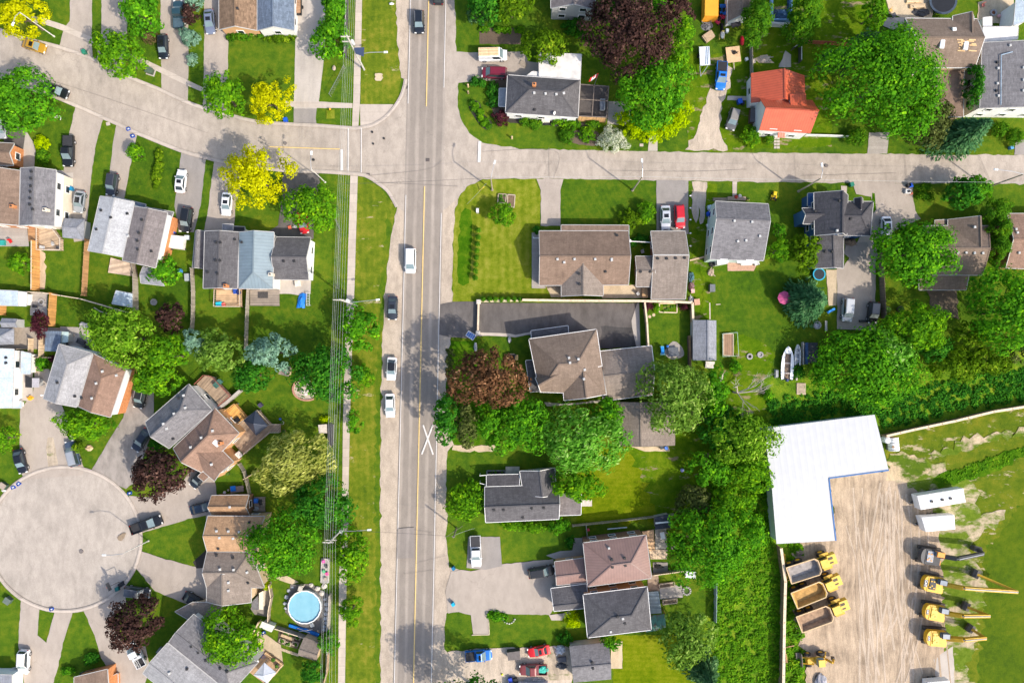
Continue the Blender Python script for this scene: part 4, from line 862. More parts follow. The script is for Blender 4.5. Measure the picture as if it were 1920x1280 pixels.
KIND={'green':((0.016,0.110,0.010),(0.131,0.397,0.014),(0.348,0.707,0.018),.43,1.5,3.9,.225,.40,0.48),'deep':((0.010,0.081,0.011),(0.062,0.257,0.017),(0.192,0.475,0.024),.43,1.5,3.9,.225,.40,0.45),'bright':((0.024,0.137,0.010),(0.186,0.432,0.012),(0.454,0.710,0.013),.42,1.8,3.8,.21,.42,0.50),'silver':((0.032,0.180,0.010),(0.210,0.503,0.050),(0.651,0.817,0.300),.46,2.4,3.7,.20,.45,0.45),'yellow':((0.320,0.330,0.002),(0.640,0.650,0.004),(0.860,0.860,0.015),.32,1.6,2.7,.17,.50,.46),'lime':((0.240,0.380,0.001),(0.520,0.680,0.001),(0.760,0.850,0.003),.36,1.5,3.6,.22,.50,0.45),'olive':((0.036,0.095,0.006),(0.142,0.275,0.008),(0.389,0.513,0.029),.40,1.8,3.5,.20,.48,0.42),'airy':((0.050,0.166,0.010),(0.220,0.427,0.021),(0.560,0.750,0.111),.42,2.0,3.4,.21,.48,0.46),'willow':((0.190,0.230,0.030),(0.480,0.510,0.115),(0.830,0.800,0.290),.44,3.4,3.4,.20,.50,0.42),'dusky':((0.036,0.052,0.013),(0.100,0.130,0.032),(0.260,0.290,0.086),.40,1.7,3.6,.22,.52,0.32),'sage':((0.055,0.142,0.013),(0.215,0.380,0.050),(0.560,0.703,0.187),.42,2.0,3.3,.20,.52,0.45),'purple':((0.016,0.009,0.008),(0.070,0.036,0.030),(0.210,0.120,0.092),.42,1.5,3.6,.19,.52,.22),'copper':((0.045,0.022,0.011),(0.175,0.085,0.040),(0.430,0.235,0.125),.42,1.5,3.6,.19,.52,.22),'maroon':((0.030,0.008,0.012),(0.085,0.022,0.032),(0.160,0.050,0.060),.32,1.5,4.0,.22,.6,.2),'blue':((0.060,0.140,0.090),(0.210,0.370,0.255),(0.350,0.520,0.375),.38,2.6,3.8,.19,.45,.2),'spruce':((0.019,0.072,0.024),(0.076,0.175,0.064),(0.221,0.350,0.135),.40,2.6,3.8,.20,.45,0.25),'fir':((0.021,0.090,0.030),(0.089,0.225,0.085),(0.284,0.440,0.185),.42,2.6,4.2,.20,.45,0.25),'white':((0.140,0.220,0.060),(0.700,0.720,0.600),(0.880,0.870,0.800),.26,1.5,3.8,.24,.5,.3),'brown':((0.060,0.050,0.020),(0.170,0.130,0.055),(0.270,0.215,0.100),.26,2.0,3.0,.3,.7,.15),'hedge':((0.021,0.107,0.009),(0.113,0.292,0.012),(0.299,0.484,0.016),.28,1.5,3.8,.23,.45,0.42),'meadow':((0.052,0.184,0.012),(0.172,0.396,0.013),(0.414,0.589,0.028),.34,2.0,3.0,.2,.5,.45),}
TN=[0]
def tree(label,x,y,rx,ry,kind='green',h=None,name='tree',cat='tree',group=None,rot=0.0,cone=False,dens=1.0,trunk=True,flat=.72):
 TN[0]+=1;rs=np.random.default_rng(TN[0]*31+3)
 c1,c2,c3,ls,asp,cov,csz,nj,tr=KIND[kind];m=leaf(c1,c2,tr,c3)
 Rm=math.sqrt(rx*ry)*MPP
 if h is None:h=min(15.0,2.2+1.45*Rm)if trunk else min(3.2,.5+1.3*Rm)
 small=Rm<2.2
 mid=h*(.60 if trunk else .5);c=P(x,y,mid);k=(H-mid)/H*MPP
 a,b=rx*k*.99,ry*k*.99;base=Vector((c.x,c.y,0))
 root=thing(name,label,cat,base,0,group)if trunk else None
 ca,sa=math.cos(rot),math.sin(rot)
 def W(u,v):return c.x+u*ca-v*sa,c.y+u*sa+v*ca
 og=base if trunk else Vector((0,0,0));Rw=math.sqrt(a*b)
 if cone:
  n=int(dens*cov*1.5*math.pi*a*b/(ls*ls/asp**0*.5));t=rs.random(n)**.62;t=1-t
  wl_=np.floor(t*(h*1.15));nb=11;ang=(rs.integers(0,nb,n)+.26*rs.normal(size=n))/nb*6.283+wl_*1.7
  bl_=rs.random(4000)**.7*.55+.62;bi=(wl_*13+np.floor(ang*nb/6.283+.5)%97).astype(int)%4000;rr=np.minimum(1.25,(1-t)**.8*(0.25+0.8*rs.random(n)**.6)*bl_[bi]);zz=h*(.12+.88*t)-rr*.35*Rw*.5
  cen=np.stack([c.x+rr*a*np.cos(ang),c.y+rr*b*np.sin(ang),zz+.12*rs.normal(size=n)],1)
  out_=np.stack([np.cos(ang),np.sin(ang),-0.25*np.ones(n)],1)
  nrm=np.stack([np.cos(ang)*.45,np.sin(ang)*.45,np.ones(n)],1)+.45*rs.normal(size=(n,3))
  cr=quads('crown',cen,nrm,np.full(n,ls*1.15)*(.7+.6*rs.random(n)),np.full(n,2.6),m,rs,root,og,out_+.25*rs.normal(size=(n,3)))
 else:
  hb=h-mid;ph=rs.random(3)*6.283;cl=[];nc=int(min(150,18+Rw*13))
  for i in range(nc):
   z_=1-1.45*(i+.5)/nc;q=i*2.39996+rs.random()*.8;s_=math.sqrt(max(0,1-z_*z_));j=(.74+.30*rs.random())*(1+.13*math.sin(2*q+ph[0])+.10*math.sin(3*q+ph[1])+.07*math.sin(5*q+ph[2]))
   if rs.random()<.10:continue
   px_,py_=W(a*s_*math.cos(q)*j,b*s_*math.sin(q)*j)
   cl.append((px_,py_,mid+hb*z_*(.66+.3*rs.random())*(1 if z_>0 else flat),max(.38,Rw*csz*(.62+.65*rs.random()))))
  for i in range(5+nc//12):q=i*2.4;j=.30*math.sqrt(i/5.0)if i<12 else .5;px_,py_=W(a*j*math.cos(q),b*j*math.sin(q));cl.append((px_,py_,mid+hb*(.80-.35*j),max(.38,Rw*csz*(.8+.4*rs.random()))))
  for i in range(nc//4):
   q=rs.random()*6.283;j=.55*rs.random();px_,py_=W(a*j*math.cos(q),b*j*math.sin(q));cl.append((px_,py_,mid+hb*(.2+.5*rs.random()),Rw*csz*.9))
  lsz=ls*(1.0 if Rw>2.5 else .72);n=int(dens*cov*1.25*math.pi*a*b/(lsz*lsz*.5));n=max(260,min(26000,n))
  cen,d=clump_cloud(rs,cl,n)
  axis=cen-np.array([c.x,c.y,mid-.3*hb]);axis/=np.maximum(1e-6,np.linalg.norm(axis,axis=1,keepdims=True))
  nrm=d*1.0+axis*.40+nj*rs.normal(size=(n,3))*.55+np.array([0,0,.25])
  along=None
  if asp>2:al=np.array([[.9,.45,-.1]])if kind in('silver','willow','sage')else None;along=None if al is None else al+.5*rs.normal(size=(n,3))
  cr=quads('crown' if trunk else name,cen,nrm,lsz*(.6+.8*rs.random(n)),np.full(n,asp),m,rs,root,og if trunk else base,along)
 if not trunk:
  cr.location=base;tag(cr,label,cat,group);return cr
 tb=MB();r0=.09+.035*Rm;top=h*(.92 if cone else .55);p=Vector((c.x,c.y,0));off=Vector((0,0,0));segs=5
 for i in range(segs):
  q=p+Vector(((rs.random()-.5)*.25*(0 if cone else 1),(rs.random()-.5)*.25*(0 if cone else 1),top/segs));tb.tube(p,q,r0*(1-.17*i),r0*(1-.17*(i+1)),8);p=q
 if not cone:
  for i in range(5):
   q=i*1.2566+rs.random();s0=Vector((c.x,c.y,h*(.28+.05*i)));px_,py_=W(a*.62*math.cos(q),b*.62*math.sin(q))
   e=Vector((px_,py_,mid+.25*(h-mid)));md=s0.lerp(e,.5)+Vector((0,0,.06*h));tb.tube(s0,md,r0*.5,r0*.32,6);tb.tube(md,e,r0*.32,r0*.08,6)
 tb.build('trunk',BARK,root);return root
def bush(label,x,y,rx,ry,kind='hedge',h=None,group=None,name='bush',cat='bush',rot=0.0,dens=1.0):
 return tree(label,x,y,rx,ry,kind,h,name,cat,group,rot,False,dens,False)
def undergrowth(name,pts,n,kind,hmin,hmax,size=.4,seed=1,clump=1.3):
 rs=np.random.default_rng(seed);w_=[P(x,y)for x,y in pts];c1,c2,c3,ls,asp,cov,csz,nj,tr=KIND[kind]
 x0,x1=min(p.x for p in w_),max(p.x for p in w_);y0,y1=min(p.y for p in w_),max(p.y for p in w_)
 cl=[];area=abs(sum(w_[i].x*w_[(i+1)%len(w_)].y-w_[(i+1)%len(w_)].x*w_[i].y for i in range(len(w_))))/2
 want=int(area/(clump*clump)*1.6)
 while len(cl)<want:
  x,y=rs.uniform(x0,x1),rs.uniform(y0,y1)
  if inside(w_,x,y):hh=hmin+(hmax-hmin)*rs.random()**2;cl.append((x,y,hh*.55,clump*(.35+.45*rs.random())))
 cen,d=clump_cloud(rs,cl,n,.4);cen[:,2]=np.maximum(.05,cen[:,2]*.9)
 nrm=d*.35+.40*rs.normal(size=(n,3))+np.array([.15,-.1,1.0])
 o=quads(name,cen,nrm,size*(.6+.8*rs.random(n)),np.full(n,asp),leaf(c1,c2,tr,c3),rs);o['kind']='stuff';return o
full()
T=tree
T('yellow leaved tree with a street lamp leaning over it',45,32,46,38,'yellow')
T('broad leafy green tree overhanging the curved street beside the parked black sedan',38,193,60,60,'green',9)
T('rounded dark green tree at the top of the pale driveways',263,26,40,38,'green')
bush('small purple leaved shrub beside the parked teal pickup',358,26,15,21,'purple',3.0)
bush('pale blue conifer at the frame top beside purple shrub',366,5,15,14,'blue',3.2)
bush('larger pale blue round conifer on the narrow grass strip',356,71,18,16,'blue',3.4)
bush('smallest pale blue conifer on the narrow grass strip',361,112,10,10,'blue',2.0)
T('bright green oval tree at the curb with dark utility box beside it',227,106,52,36,'bright',rot=-.35)
bush('dry brown bush beside the black hatchback',280,70,15,14,'brown',1.6)
T('tiny young tree on the lawn beside two blue boxes',254,287,17,15,'bright',3.6)
T('light green leafy tree beside the yellow street tree',421,180,43,37,'bright',dens=1.1)
T('yellow tree on the front lawn near the blue recycling bin',508,191,43,40,'yellow')
T('largest yellow tree, standing south of the curved street',481,333,60,60,'yellow')
T('round bright green tree beside the dark driveway with red car',586,389,46,45,'bright')
T('green tree against the dark fence at the frame top',628,18,24,30,'green',5)
T('green tree south of the other one along the dark fence',620,70,33,40,'green',6)
T('leafy green tree over the sidewalk south of the middle pole',672,614,37,40,'green')
T('dark olive tree at the top edge near the main road',912,10,38,32,'deep')
T('dark olive tree close to the pale sided house',960,12,34,30,'olive',7)
T('blue-grey shrub tree in front of the dark olive trees',897,30,20,16,'spruce',4)
T('huge purple-brown maple on the shaded lawn',1176,66,78,76,'purple')
T('smaller purple-brown maple next to the yellow container',1271,18,31,28,'purple')
T('green tree crown between the two purple maples',1232,20,18,32,'green',8)
T('green tree at the top edge by the pale sided house',1140,14,26,26,'deep',7)
T('olive and tan tree beside the white flat carport roof',1020,87,41,31,'olive',7)
T('feathery bright green conifer with upper branches over the grass',1278,72,24,32,'bright',9,dens=.9)
T('feathery green conifer hugging the round street maple',1268,118,24,30,'bright',9,dens=.9)
T('round rich green maple ringed by yellow shrubs',1226,176,63,62,'green',11)
for i,(x,y,r,s_)in enumerate(((1172,222,18,'west'),(1190,244,20,'southwest'),(1218,251,22,'south'),(1248,245,20,'southeast'),(1270,226,22,'east'),(1283,203,14,'northeast'))):
 bush('lime yellow shrub on the '+s_+' side of the round maple',x,y,r,r*.85,'lime',3.2,'lime yellow shrubs around the round maple')
T('tall clipped oval evergreen over the yard by the small garage',1418,40,27,40,'hedge',8,rot=-.3,dens=1.6)
T('dense green evergreen beside the blue pool liner',1510,22,29,32,'hedge',8,dens=1.6)
T('dense green evergreen next to the white pool wall',1496,56,27,27,'hedge',7,dens=1.6)
T('giant broad maple covering the brown house',1655,151,100,97,'green',16)
T('dark shrub tree on the west flank of the giant maple',1572,116,32,24,'spruce',6)
T('dark shrub tree on the north flank of the giant maple',1625,82,30,24,'spruce',6)
T('bright green narrow tree north of the giant maple',1637,24,20,36,'bright',7)
T('dark olive tree south of the brown roof beside spruce',1738,226,44,50,'dusky',9)
T('blue-grey spruce leaning over the lawn by white house',1824,243,50,40,'fir',12,'spruce_tree',cone=True)
T('narrow green tree between the brown and the grey roofs',1824,160,13,46,'deep',7)
for x,y,rx,ry,l in((1875,243,14,15,'round clipped bush nearest the blue-grey spruce'),(1896,257,8,16,'upright clipped bush between the two others by white house'),(1909,256,8,14,'clipped bush beside the grey drive of white house')):
 bush(l,x,y,rx,ry,'hedge',1.8,'clipped bushes by the white house')
bush('green bush with white blossom at the end of the white fence',1605,257,20,16,'hedge',2.2)
bush('wide bush covered in white blossom by the side street',1149,263,30,20,'white',2.2)
bush('bright round bush at the corner of the red roofed house',1408,254,18,18,'bright',2.6)
bush('small olive round bush by the stepping stones',1442,261,9,9,'hedge',1.2)
bush('maroon bush at the corner of the charcoal hip roof',939,222,15,14,'maroon',1.8)
T('purple leaved tree in the shaded backyard',320,595,27,26,'purple',5.5)
T('small maroon tree beside the grey patio',76,608,17,23,'maroon',4.5)
T('light green small tree near the golden fence',37,493,20,20,'bright',3.8)
T('green tree behind the speckled grey roof',308,507,27,26,'green',5)
T('large olive-green tree beside the grey and brown twin roof',232,634,62,56,'airy',11)
T('mid green tree east of the large olive one',315,668,42,38,'bright',9)
T('weeping light green tree beside the brown twin roof',293,710,44,32,'bright',7)
T('pale yellow-green tree beside the blue conifer',414,660,44,40,'sage',8)
T('pale blue-green conifer west of the yellow-green tree',368,641,24,22,'blue',7)
T('large pale blue-green round conifer',511,660,42,33,'blue',10)
T('dark green tree in front of the blue-green conifer',474,704,33,32,'deep',7)
T('olive tree under the power lines by the round patio',612,700,56,58,'deep',10)
T('small bright tree over the sidewalk beside olive tree',684,706,16,22,'bright',4)
T('small green tree over the sidewalk south of olive tree',664,790,13,26,'green',4,dens=.7)
T('pale straw-coloured willow by the wooden deck',550,870,68,54,'willow',9,rot=.35)
T('deep green tree under the power lines south of willow',606,946,60,44,'deep',10)
T('broad green maple over the tan roofs',536,1017,64,60,'green',11)
T('light green tree on the verge south of the lamp pole',660,1041,38,42,'bright',7)
T('small round olive-green tree on the sidewalk by the pool',658,1145,23,24,'bright',4.5)
T('small tree growing over the fence below the pool',615,1204,20,19,'green',4)
T('small green tree in the lawn corner at the frame bottom',584,1260,22,22,'deep',4.5)
T('bright green tree over the large grey twin roof',430,1196,54,50,'bright',9)
T('dark purple maple beside the court entrance drive',300,888,56,43,'purple',8)
T('dark purple maple at the lower rim of the court',252,1167,49,48,'purple',8)
T('wide green tree in front of the grey and brown twin roof',158,796,52,27,'bright',5.5)
T('thin birch-like tree on the lawn west of the court',8,822,26,24,'bright',5,dens=.6)
T('russet copper maple on the main road near the solar panel',917,711,66,56,'copper',15)
T('deep green tree closest to the crossing mark',838,783,26,46,'deep',12)
T('grey-green narrow tree beside the russet maple',874,795,22,44,'dusky',11)
T('green maple between the grey-green tree and its big neighbour',918,790,32,36,'green',10)
T('big rounded green maple south of the russet maple',974,795,54,58,'green',10)
T('silvery pale maple with fluttering leaves',1092,826,76,62,'silver',11)
T('green tree north of the silvery maple',1138,772,28,30,'green',8)
T('glossy green tree over the end of the dark bungalow',1084,904,46,38,'bright',8)
T('pale green bush tree at the west end of the dark bungalow',876,938,38,36,'bright',4.5)
T('large pale olive willow over the brown garage',1262,742,58,70,'sage',12)
T('green tree between the willow and the grey shed',1336,735,26,50,'green',7)
T('olive topped tree near the metal building corner',1394,820,56,54,'airy',8.5)
T('deep green tree shaded behind olive topped tree',1352,800,36,50,'deep',6)
T('bright green tree west of the metal building',1338,880,46,32,'green',6)
T('glossy green tree leaning on the metal building wall',1404,885,40,44,'bright',7)
T('light green tree south of the glossy one by the wall',1372,938,40,26,'bright',7)
T('brownish-green scraggy tree beside the broad maple',1304,942,34,34,'dusky',5)
T('broad dark green maple beside the white building fence',1338,1018,82,74,'green',9.5)
T('grey-green airy tree at the corner of the charcoal roof',1288,1194,48,54,'sage',9)
T('dark blue-green spruce at the frame bottom',1326,1268,34,32,'spruce',9,'spruce_tree',cone=True)
T('small leafy tree over the grey garage corner',1145,1204,18,16,'green',3.6)
T('small bright green tree at the mint house',1461,470,22,22,'bright',5)
T('thin young green tree beside the mint house',1461,434,12,14,'green',4,dens=.7)
T('olive yellow-green round tree near the blue house',1508,474,31,33,'olive',6.5)
T('dark spruce beside the pink parasol',1526,562,42,46,'fir',9,'spruce_tree',cone=True)
T('rounded glossy green maple in front of the brown hipped roof',1715,474,72,63,'green',10)
T('dark green tree at the side street verge',1806,362,30,34,'deep',7)
T('green tree touching the side street verge',1832,356,26,24,'green',6)
T('tall hedge tree, north one of the clipped row',1866,396,24,26,'hedge',6,group='tall clipped hedge row')
T('tall hedge tree, second of the clipped row',1872,432,22,28,'hedge',6,group='tall clipped hedge row')
T('tall hedge tree, third of the clipped row',1869,466,21,26,'hedge',6,group='tall clipped hedge row')
T('dark green tree at the frame bottom beside the main road',876,1322,62,54,'deep',14)
T('big leafy green tree at the frame edge south of the brown houses',1892,582,74,70,'green',13)
T('bright green round tree behind the dark pickup',1716,612,54,46,'bright',9)
T('big tree with pale feathery side by the parked boats',1630,688,92,76,'green',7.6)
T('pale feathery tree on the east flank of the big one',1668,668,42,52,'silver',8.0)
T('olive tree at the hedgerow north side',1822,625,38,22,'olive',6)
T('olive tree in the hedgerow, widest one',1790,686,52,28,'olive',5)
T('olive tree in the hedgerow near the frame edge',1858,676,40,24,'olive',5)
T('green tree low in the hedgerow gap',1755,655,30,22,'deep',5)
T('dark olive tree in the hedgerow corner at the frame edge',1912,650,30,24,'dusky',6)
T('small green tree in the lot lawn behind two raised beds',943,402,23,23,'bright',4.5)
bush('green-brown bush in front of the bungalow',1182,410,20,18,'olive',2.4)
bush('light green bush beside the brown-green one by the bungalow',1211,398,16,22,'bright',2.8)
bush('narrow hedge strip across the front lawn',296,316,7,45,'olive',1.1,dens=2.2,name='hedge',cat='hedge',rot=-.09)
bush('hedge below the peach twin house windows',454,68,34,8,'hedge',1.1,name='hedge',cat='hedge')
bush('low planting below the white twin house windows',526,72,28,8,'olive',.8,name='hedge',cat='hedge')
view(0,0)
bush('light green bush beside the dark paved pad',300,1110,50,60,'bright',2.0)if False else None
full()
bush('light green bush along the tan garden path',78,268,14,13,'lime',1.6)
bush('dark green clipped bush below the tan garden path',80,292,13,17,'hedge',1.6)
for i,(x,y,r,l)in enumerate(((890,152,8,'bush at the bed corner by the driveway'),(903,156,8,'bush beside maroon suv in the front bed'),(925,168,13,'dark bush in front of the grey porch'),(928,190,13,'dark bush south of the grey porch front'))):
 bush('green '+l,x,y,r,r,'deep',1.2,'front bed bushes')
for i in range(9):
 t=i/8;x=885+30*t+4*math.sin(i*2.4);y=193+44*t
 bush('pale perennial clump in the kidney shaped bed',x,y,5.5,5,'bright' if i%2 else 'hedge',.6,'perennials in the kidney shaped bed')
for x,y,rx,ry,kd,l in((985,228,10,8,'hedge','green bush west of the white side step'),(1003,232,13,11,'hedge','dark round bush beside the white side step'),(1050,228,16,9,'bright','light green bush east of the white side step'),(1075,233,15,9,'bright','light green bush below the satellite dish'),(1063,254,16,15,'hedge','round dark green bush on the side lawn'),(1100,252,17,13,'bright','leafy bush beside the white blossom'),(1112,232,14,7,'hedge','low bush below the timber screen')):
 bush(l,x,y,rx,ry,kd,1.3)
for x,y,l in((908,55,'first vegetable clump of the back bed'),(935,56,'bright vegetable clump midway in the back bed'),(950,57,'vegetable clump beside the lime tub'),(973,57,'vegetable clump at the east end of the bed')):
 bush(l,x,y,8,5,'bright',.7,'vegetable clumps in the back bed')
bush('loose green shrub on the shaded lawn',1075,50,20,16,'deep',1.6);bush('loose green shrub beside shaded lawn edge',1090,66,12,8,'green',1.2)
for i in range(8):
 bush('small cedar in the north-south row by the ditch',897-i*.9,432+i*12.7,2.8,2.8,'hedge',1.5,'young cedars in a row by the ditch')
for i in range(7):
 bush('small cedar in the east-west row by the timber beam',906+i*11.6,561,3,3,'hedge',1.7,'young cedars in a row by the beam')
bush('round bush at the bungalow west end',1006,431,6,6,'deep',1.1)
bush('purple shrub in the fenced corner lawn',1214,573,9,8,'maroon',1.5);bush('purple shrub near the fence post',1283,576,8,6,'maroon',1.4);bush('pale green shrub between raised bed and purple shrub',1231,578,5,7,'bright',1.0)
for x,y,l in((1188,455,'dark bush by the lamp pole outside brown house'),(1198,448,'dark bush nearest the cars by brown house'),(1208,450,'dark bush beneath the white gutter pipe')):
 bush(l,x,y,7,7,'deep',.9,'bushes between the brown houses')
bush('round green shrub in the sunny yard',1379,687,12,11,'green',1.8);bush('small shrub at the edge of the rough bank',1441,741,9,9,'green',1.3)
bush('shrub beside the large boat stern',1497,697,13,12,'deep',1.6)
bush('leafy clump along the dark bungalow, west one',960,985,22,9,'bright',1.5);bush('leafy clump along the dark bungalow, middle one',1000,988,22,10,'bright',1.5);bush('round dark clump along the dark bungalow',1048,984,24,14,'green',2.2)
bush('bush beside the brown twin house entrance',1068,1016,8,11,'deep',1.6);bush('lime bush at the charcoal house corner',1073,1160,14,20,'lime',2.2);bush('dark green bush below the lime one',1060,1196,16,10,'deep',1.4)
bush('planted mound beside the parking bay',932,1155,18,9,'green',.7)
bush('bush at the lawn end of the court wedge',172,1234,16,10,'deep',1.4);bush('light bush at the brown roofed corner',128,1256,13,7,'green',1.0)
bush('green climbing shrub beside the pink flowers',79,681,12,13,'green',1.8);bush('pink flowering shrub by the grey roof',97,672,5,4,'maroon',.8)
bush('bush below the angled grey roof',290,835,11,12,'deep',1.2);bush('leafy sapling beside the parked silver suv',146,838,10,10,'olive',2.2,dens=.7)
bush('yellow-green shrub on the lawn near tan roofs',500,1098,8,6,'lime',.9);bush('small light shrub by the pale shed',610,787,10,7,'lime',1.1)
for x,y,rx,ry,l in((1733,352,14,8,'clipped verge hedge nearest the box van drive'),(1735,368,16,8,'clipped verge hedge south of the first')):
 bush(l,x,y,rx,ry,'hedge',1.2)
bush('flower planting in front of the white gutter house',400,985,4,4,'bright',.5)
dt=thing('dead_tree','bare grey dead tree with bent branches by the rough bank','tree',P(1375,735));mb=MB();rr=random.Random(5)
def branch(a,d,l,r,n):
 b=a+d*l;mb.tube(a,b,r,r*.6,6)
 if n:
  for i in range(3):branch(a.lerp(b,.55+.22*i),(d+Vector((rr.uniform(-.9,.9),rr.uniform(-.7,.7),rr.uniform(-.15,.5)))).normalized(),l*rr.uniform(.5,.75),r*.55,n-1)
b0=P(1375,735);mb.tube(b0,b0+Vector((0,0,2.5)),.22,.17,8)
mb2=mb;mb=MB()
branch(b0+Vector((0,0,2.2)),Vector((.85,.1,.4)).normalized(),3.2,.13,3);branch(b0+Vector((0,0,2.3)),Vector((-.3,.6,.8)).normalized(),2.4,.12,3);branch(b0+Vector((0,0,2.4)),Vector((.3,-.7,.6)).normalized(),2.6,.12,3);branch(b0+Vector((0,0,2.0)),Vector((.95,.4,.3)).normalized(),3.4,.12,3)
DEADW=plain((.42,.37,.32),.9,.15);mb2.build('trunk',DEADW,dt);mb.build('branches',DEADW,dt)
undergrowth('undergrowth',[(1345,1010),(1440,980),(1462,1110),(1462,1300),(1335,1300),(1338,1140)],20000,'meadow',.06,.35,.32,3,.8)
undergrowth('undergrowth',[(1440,750),(1530,735),(1690,735),(1800,705),(1935,690),(1935,745),(1760,780),(1670,800),(1440,800)],15000,'deep',.06,.4,.34,4,.9)
undergrowth('undergrowth',[(1400,780),(1436,800),(1445,960),(1452,1010),(1400,1000),(1330,950),(1340,820)],8000,'bright',.1,.4,.34,6,.9)
undergrowth('undergrowth',[(1468,1060),(1490,1040),(1505,1160),(1508,1290),(1462,1290)],5000,'meadow',.15,.5,.36,7,1.0)
undergrowth('weeds',[(1760,890),(1850,860),(1930,832),(1930,850),(1850,885),(1775,910)],1500,'meadow',.05,.15,.28,9,.6)
undergrowth('weeds',[(838,655),(850,650),(852,730),(845,760),(837,740)],900,'dusky',.15,.5,.3,13,.7)
undergrowth('weeds',[(1480,1020),(1497,1018),(1510,1035),(1478,1052)],700,'bright',.15,.4,.3,14,.7)
# ====== VEHICLES
DIM={'sedan':(4.75,1.86,1.45),'hatch':(4.2,1.80,1.50),'suv':(4.7,1.92,1.74),'minivan':(5.1,2.0,1.80),'van':(5.5,2.05,2.15),'pickup':(5.7,2.0,1.85),'coupe':(4.5,1.82,1.32)}
GH={'sedan':(-.40,.24,-.25,.06),'coupe':(-.36,.20,-.22,.02),'hatch':(-.47,.27,-.37,.09),'suv':(-.47,.26,-.41,.09),'minivan':(-.48,.34,-.44,.16),'van':(-.495,.36,-.485,.24),'pickup':(-.12,.27,-.07,.12)}
BODY={'low':[(-.5,.80,.62),(-.485,.90,.86),(-.40,.97,.92),(-.2,1.0,.92),(.1,1.0,.92),(.26,.99,.92),(.38,.95,.82),(.46,.88,.72),(.49,.78,.62),(.5,.66,.5)],'high':[(-.5,.88,.72),(-.485,.95,1.0),(-.40,.99,1.04),(-.2,1.0,1.04),(.1,1.0,1.04),(.28,.99,1.03),(.40,.95,.96),(.465,.90,.88),(.49,.82,.75),(.5,.72,.58)]}
LAMP=plain((.75,.75,.72),.15);TAIL=plain((.35,.02,.015),.25);RIM=plain((.45,.45,.46),.3,.1,2,.5)
GLS=glass((.035,.048,.055));WIND=plain((.16,.22,.235),.08,.1,1.0,0,.8)
VG='parked cars and trucks'
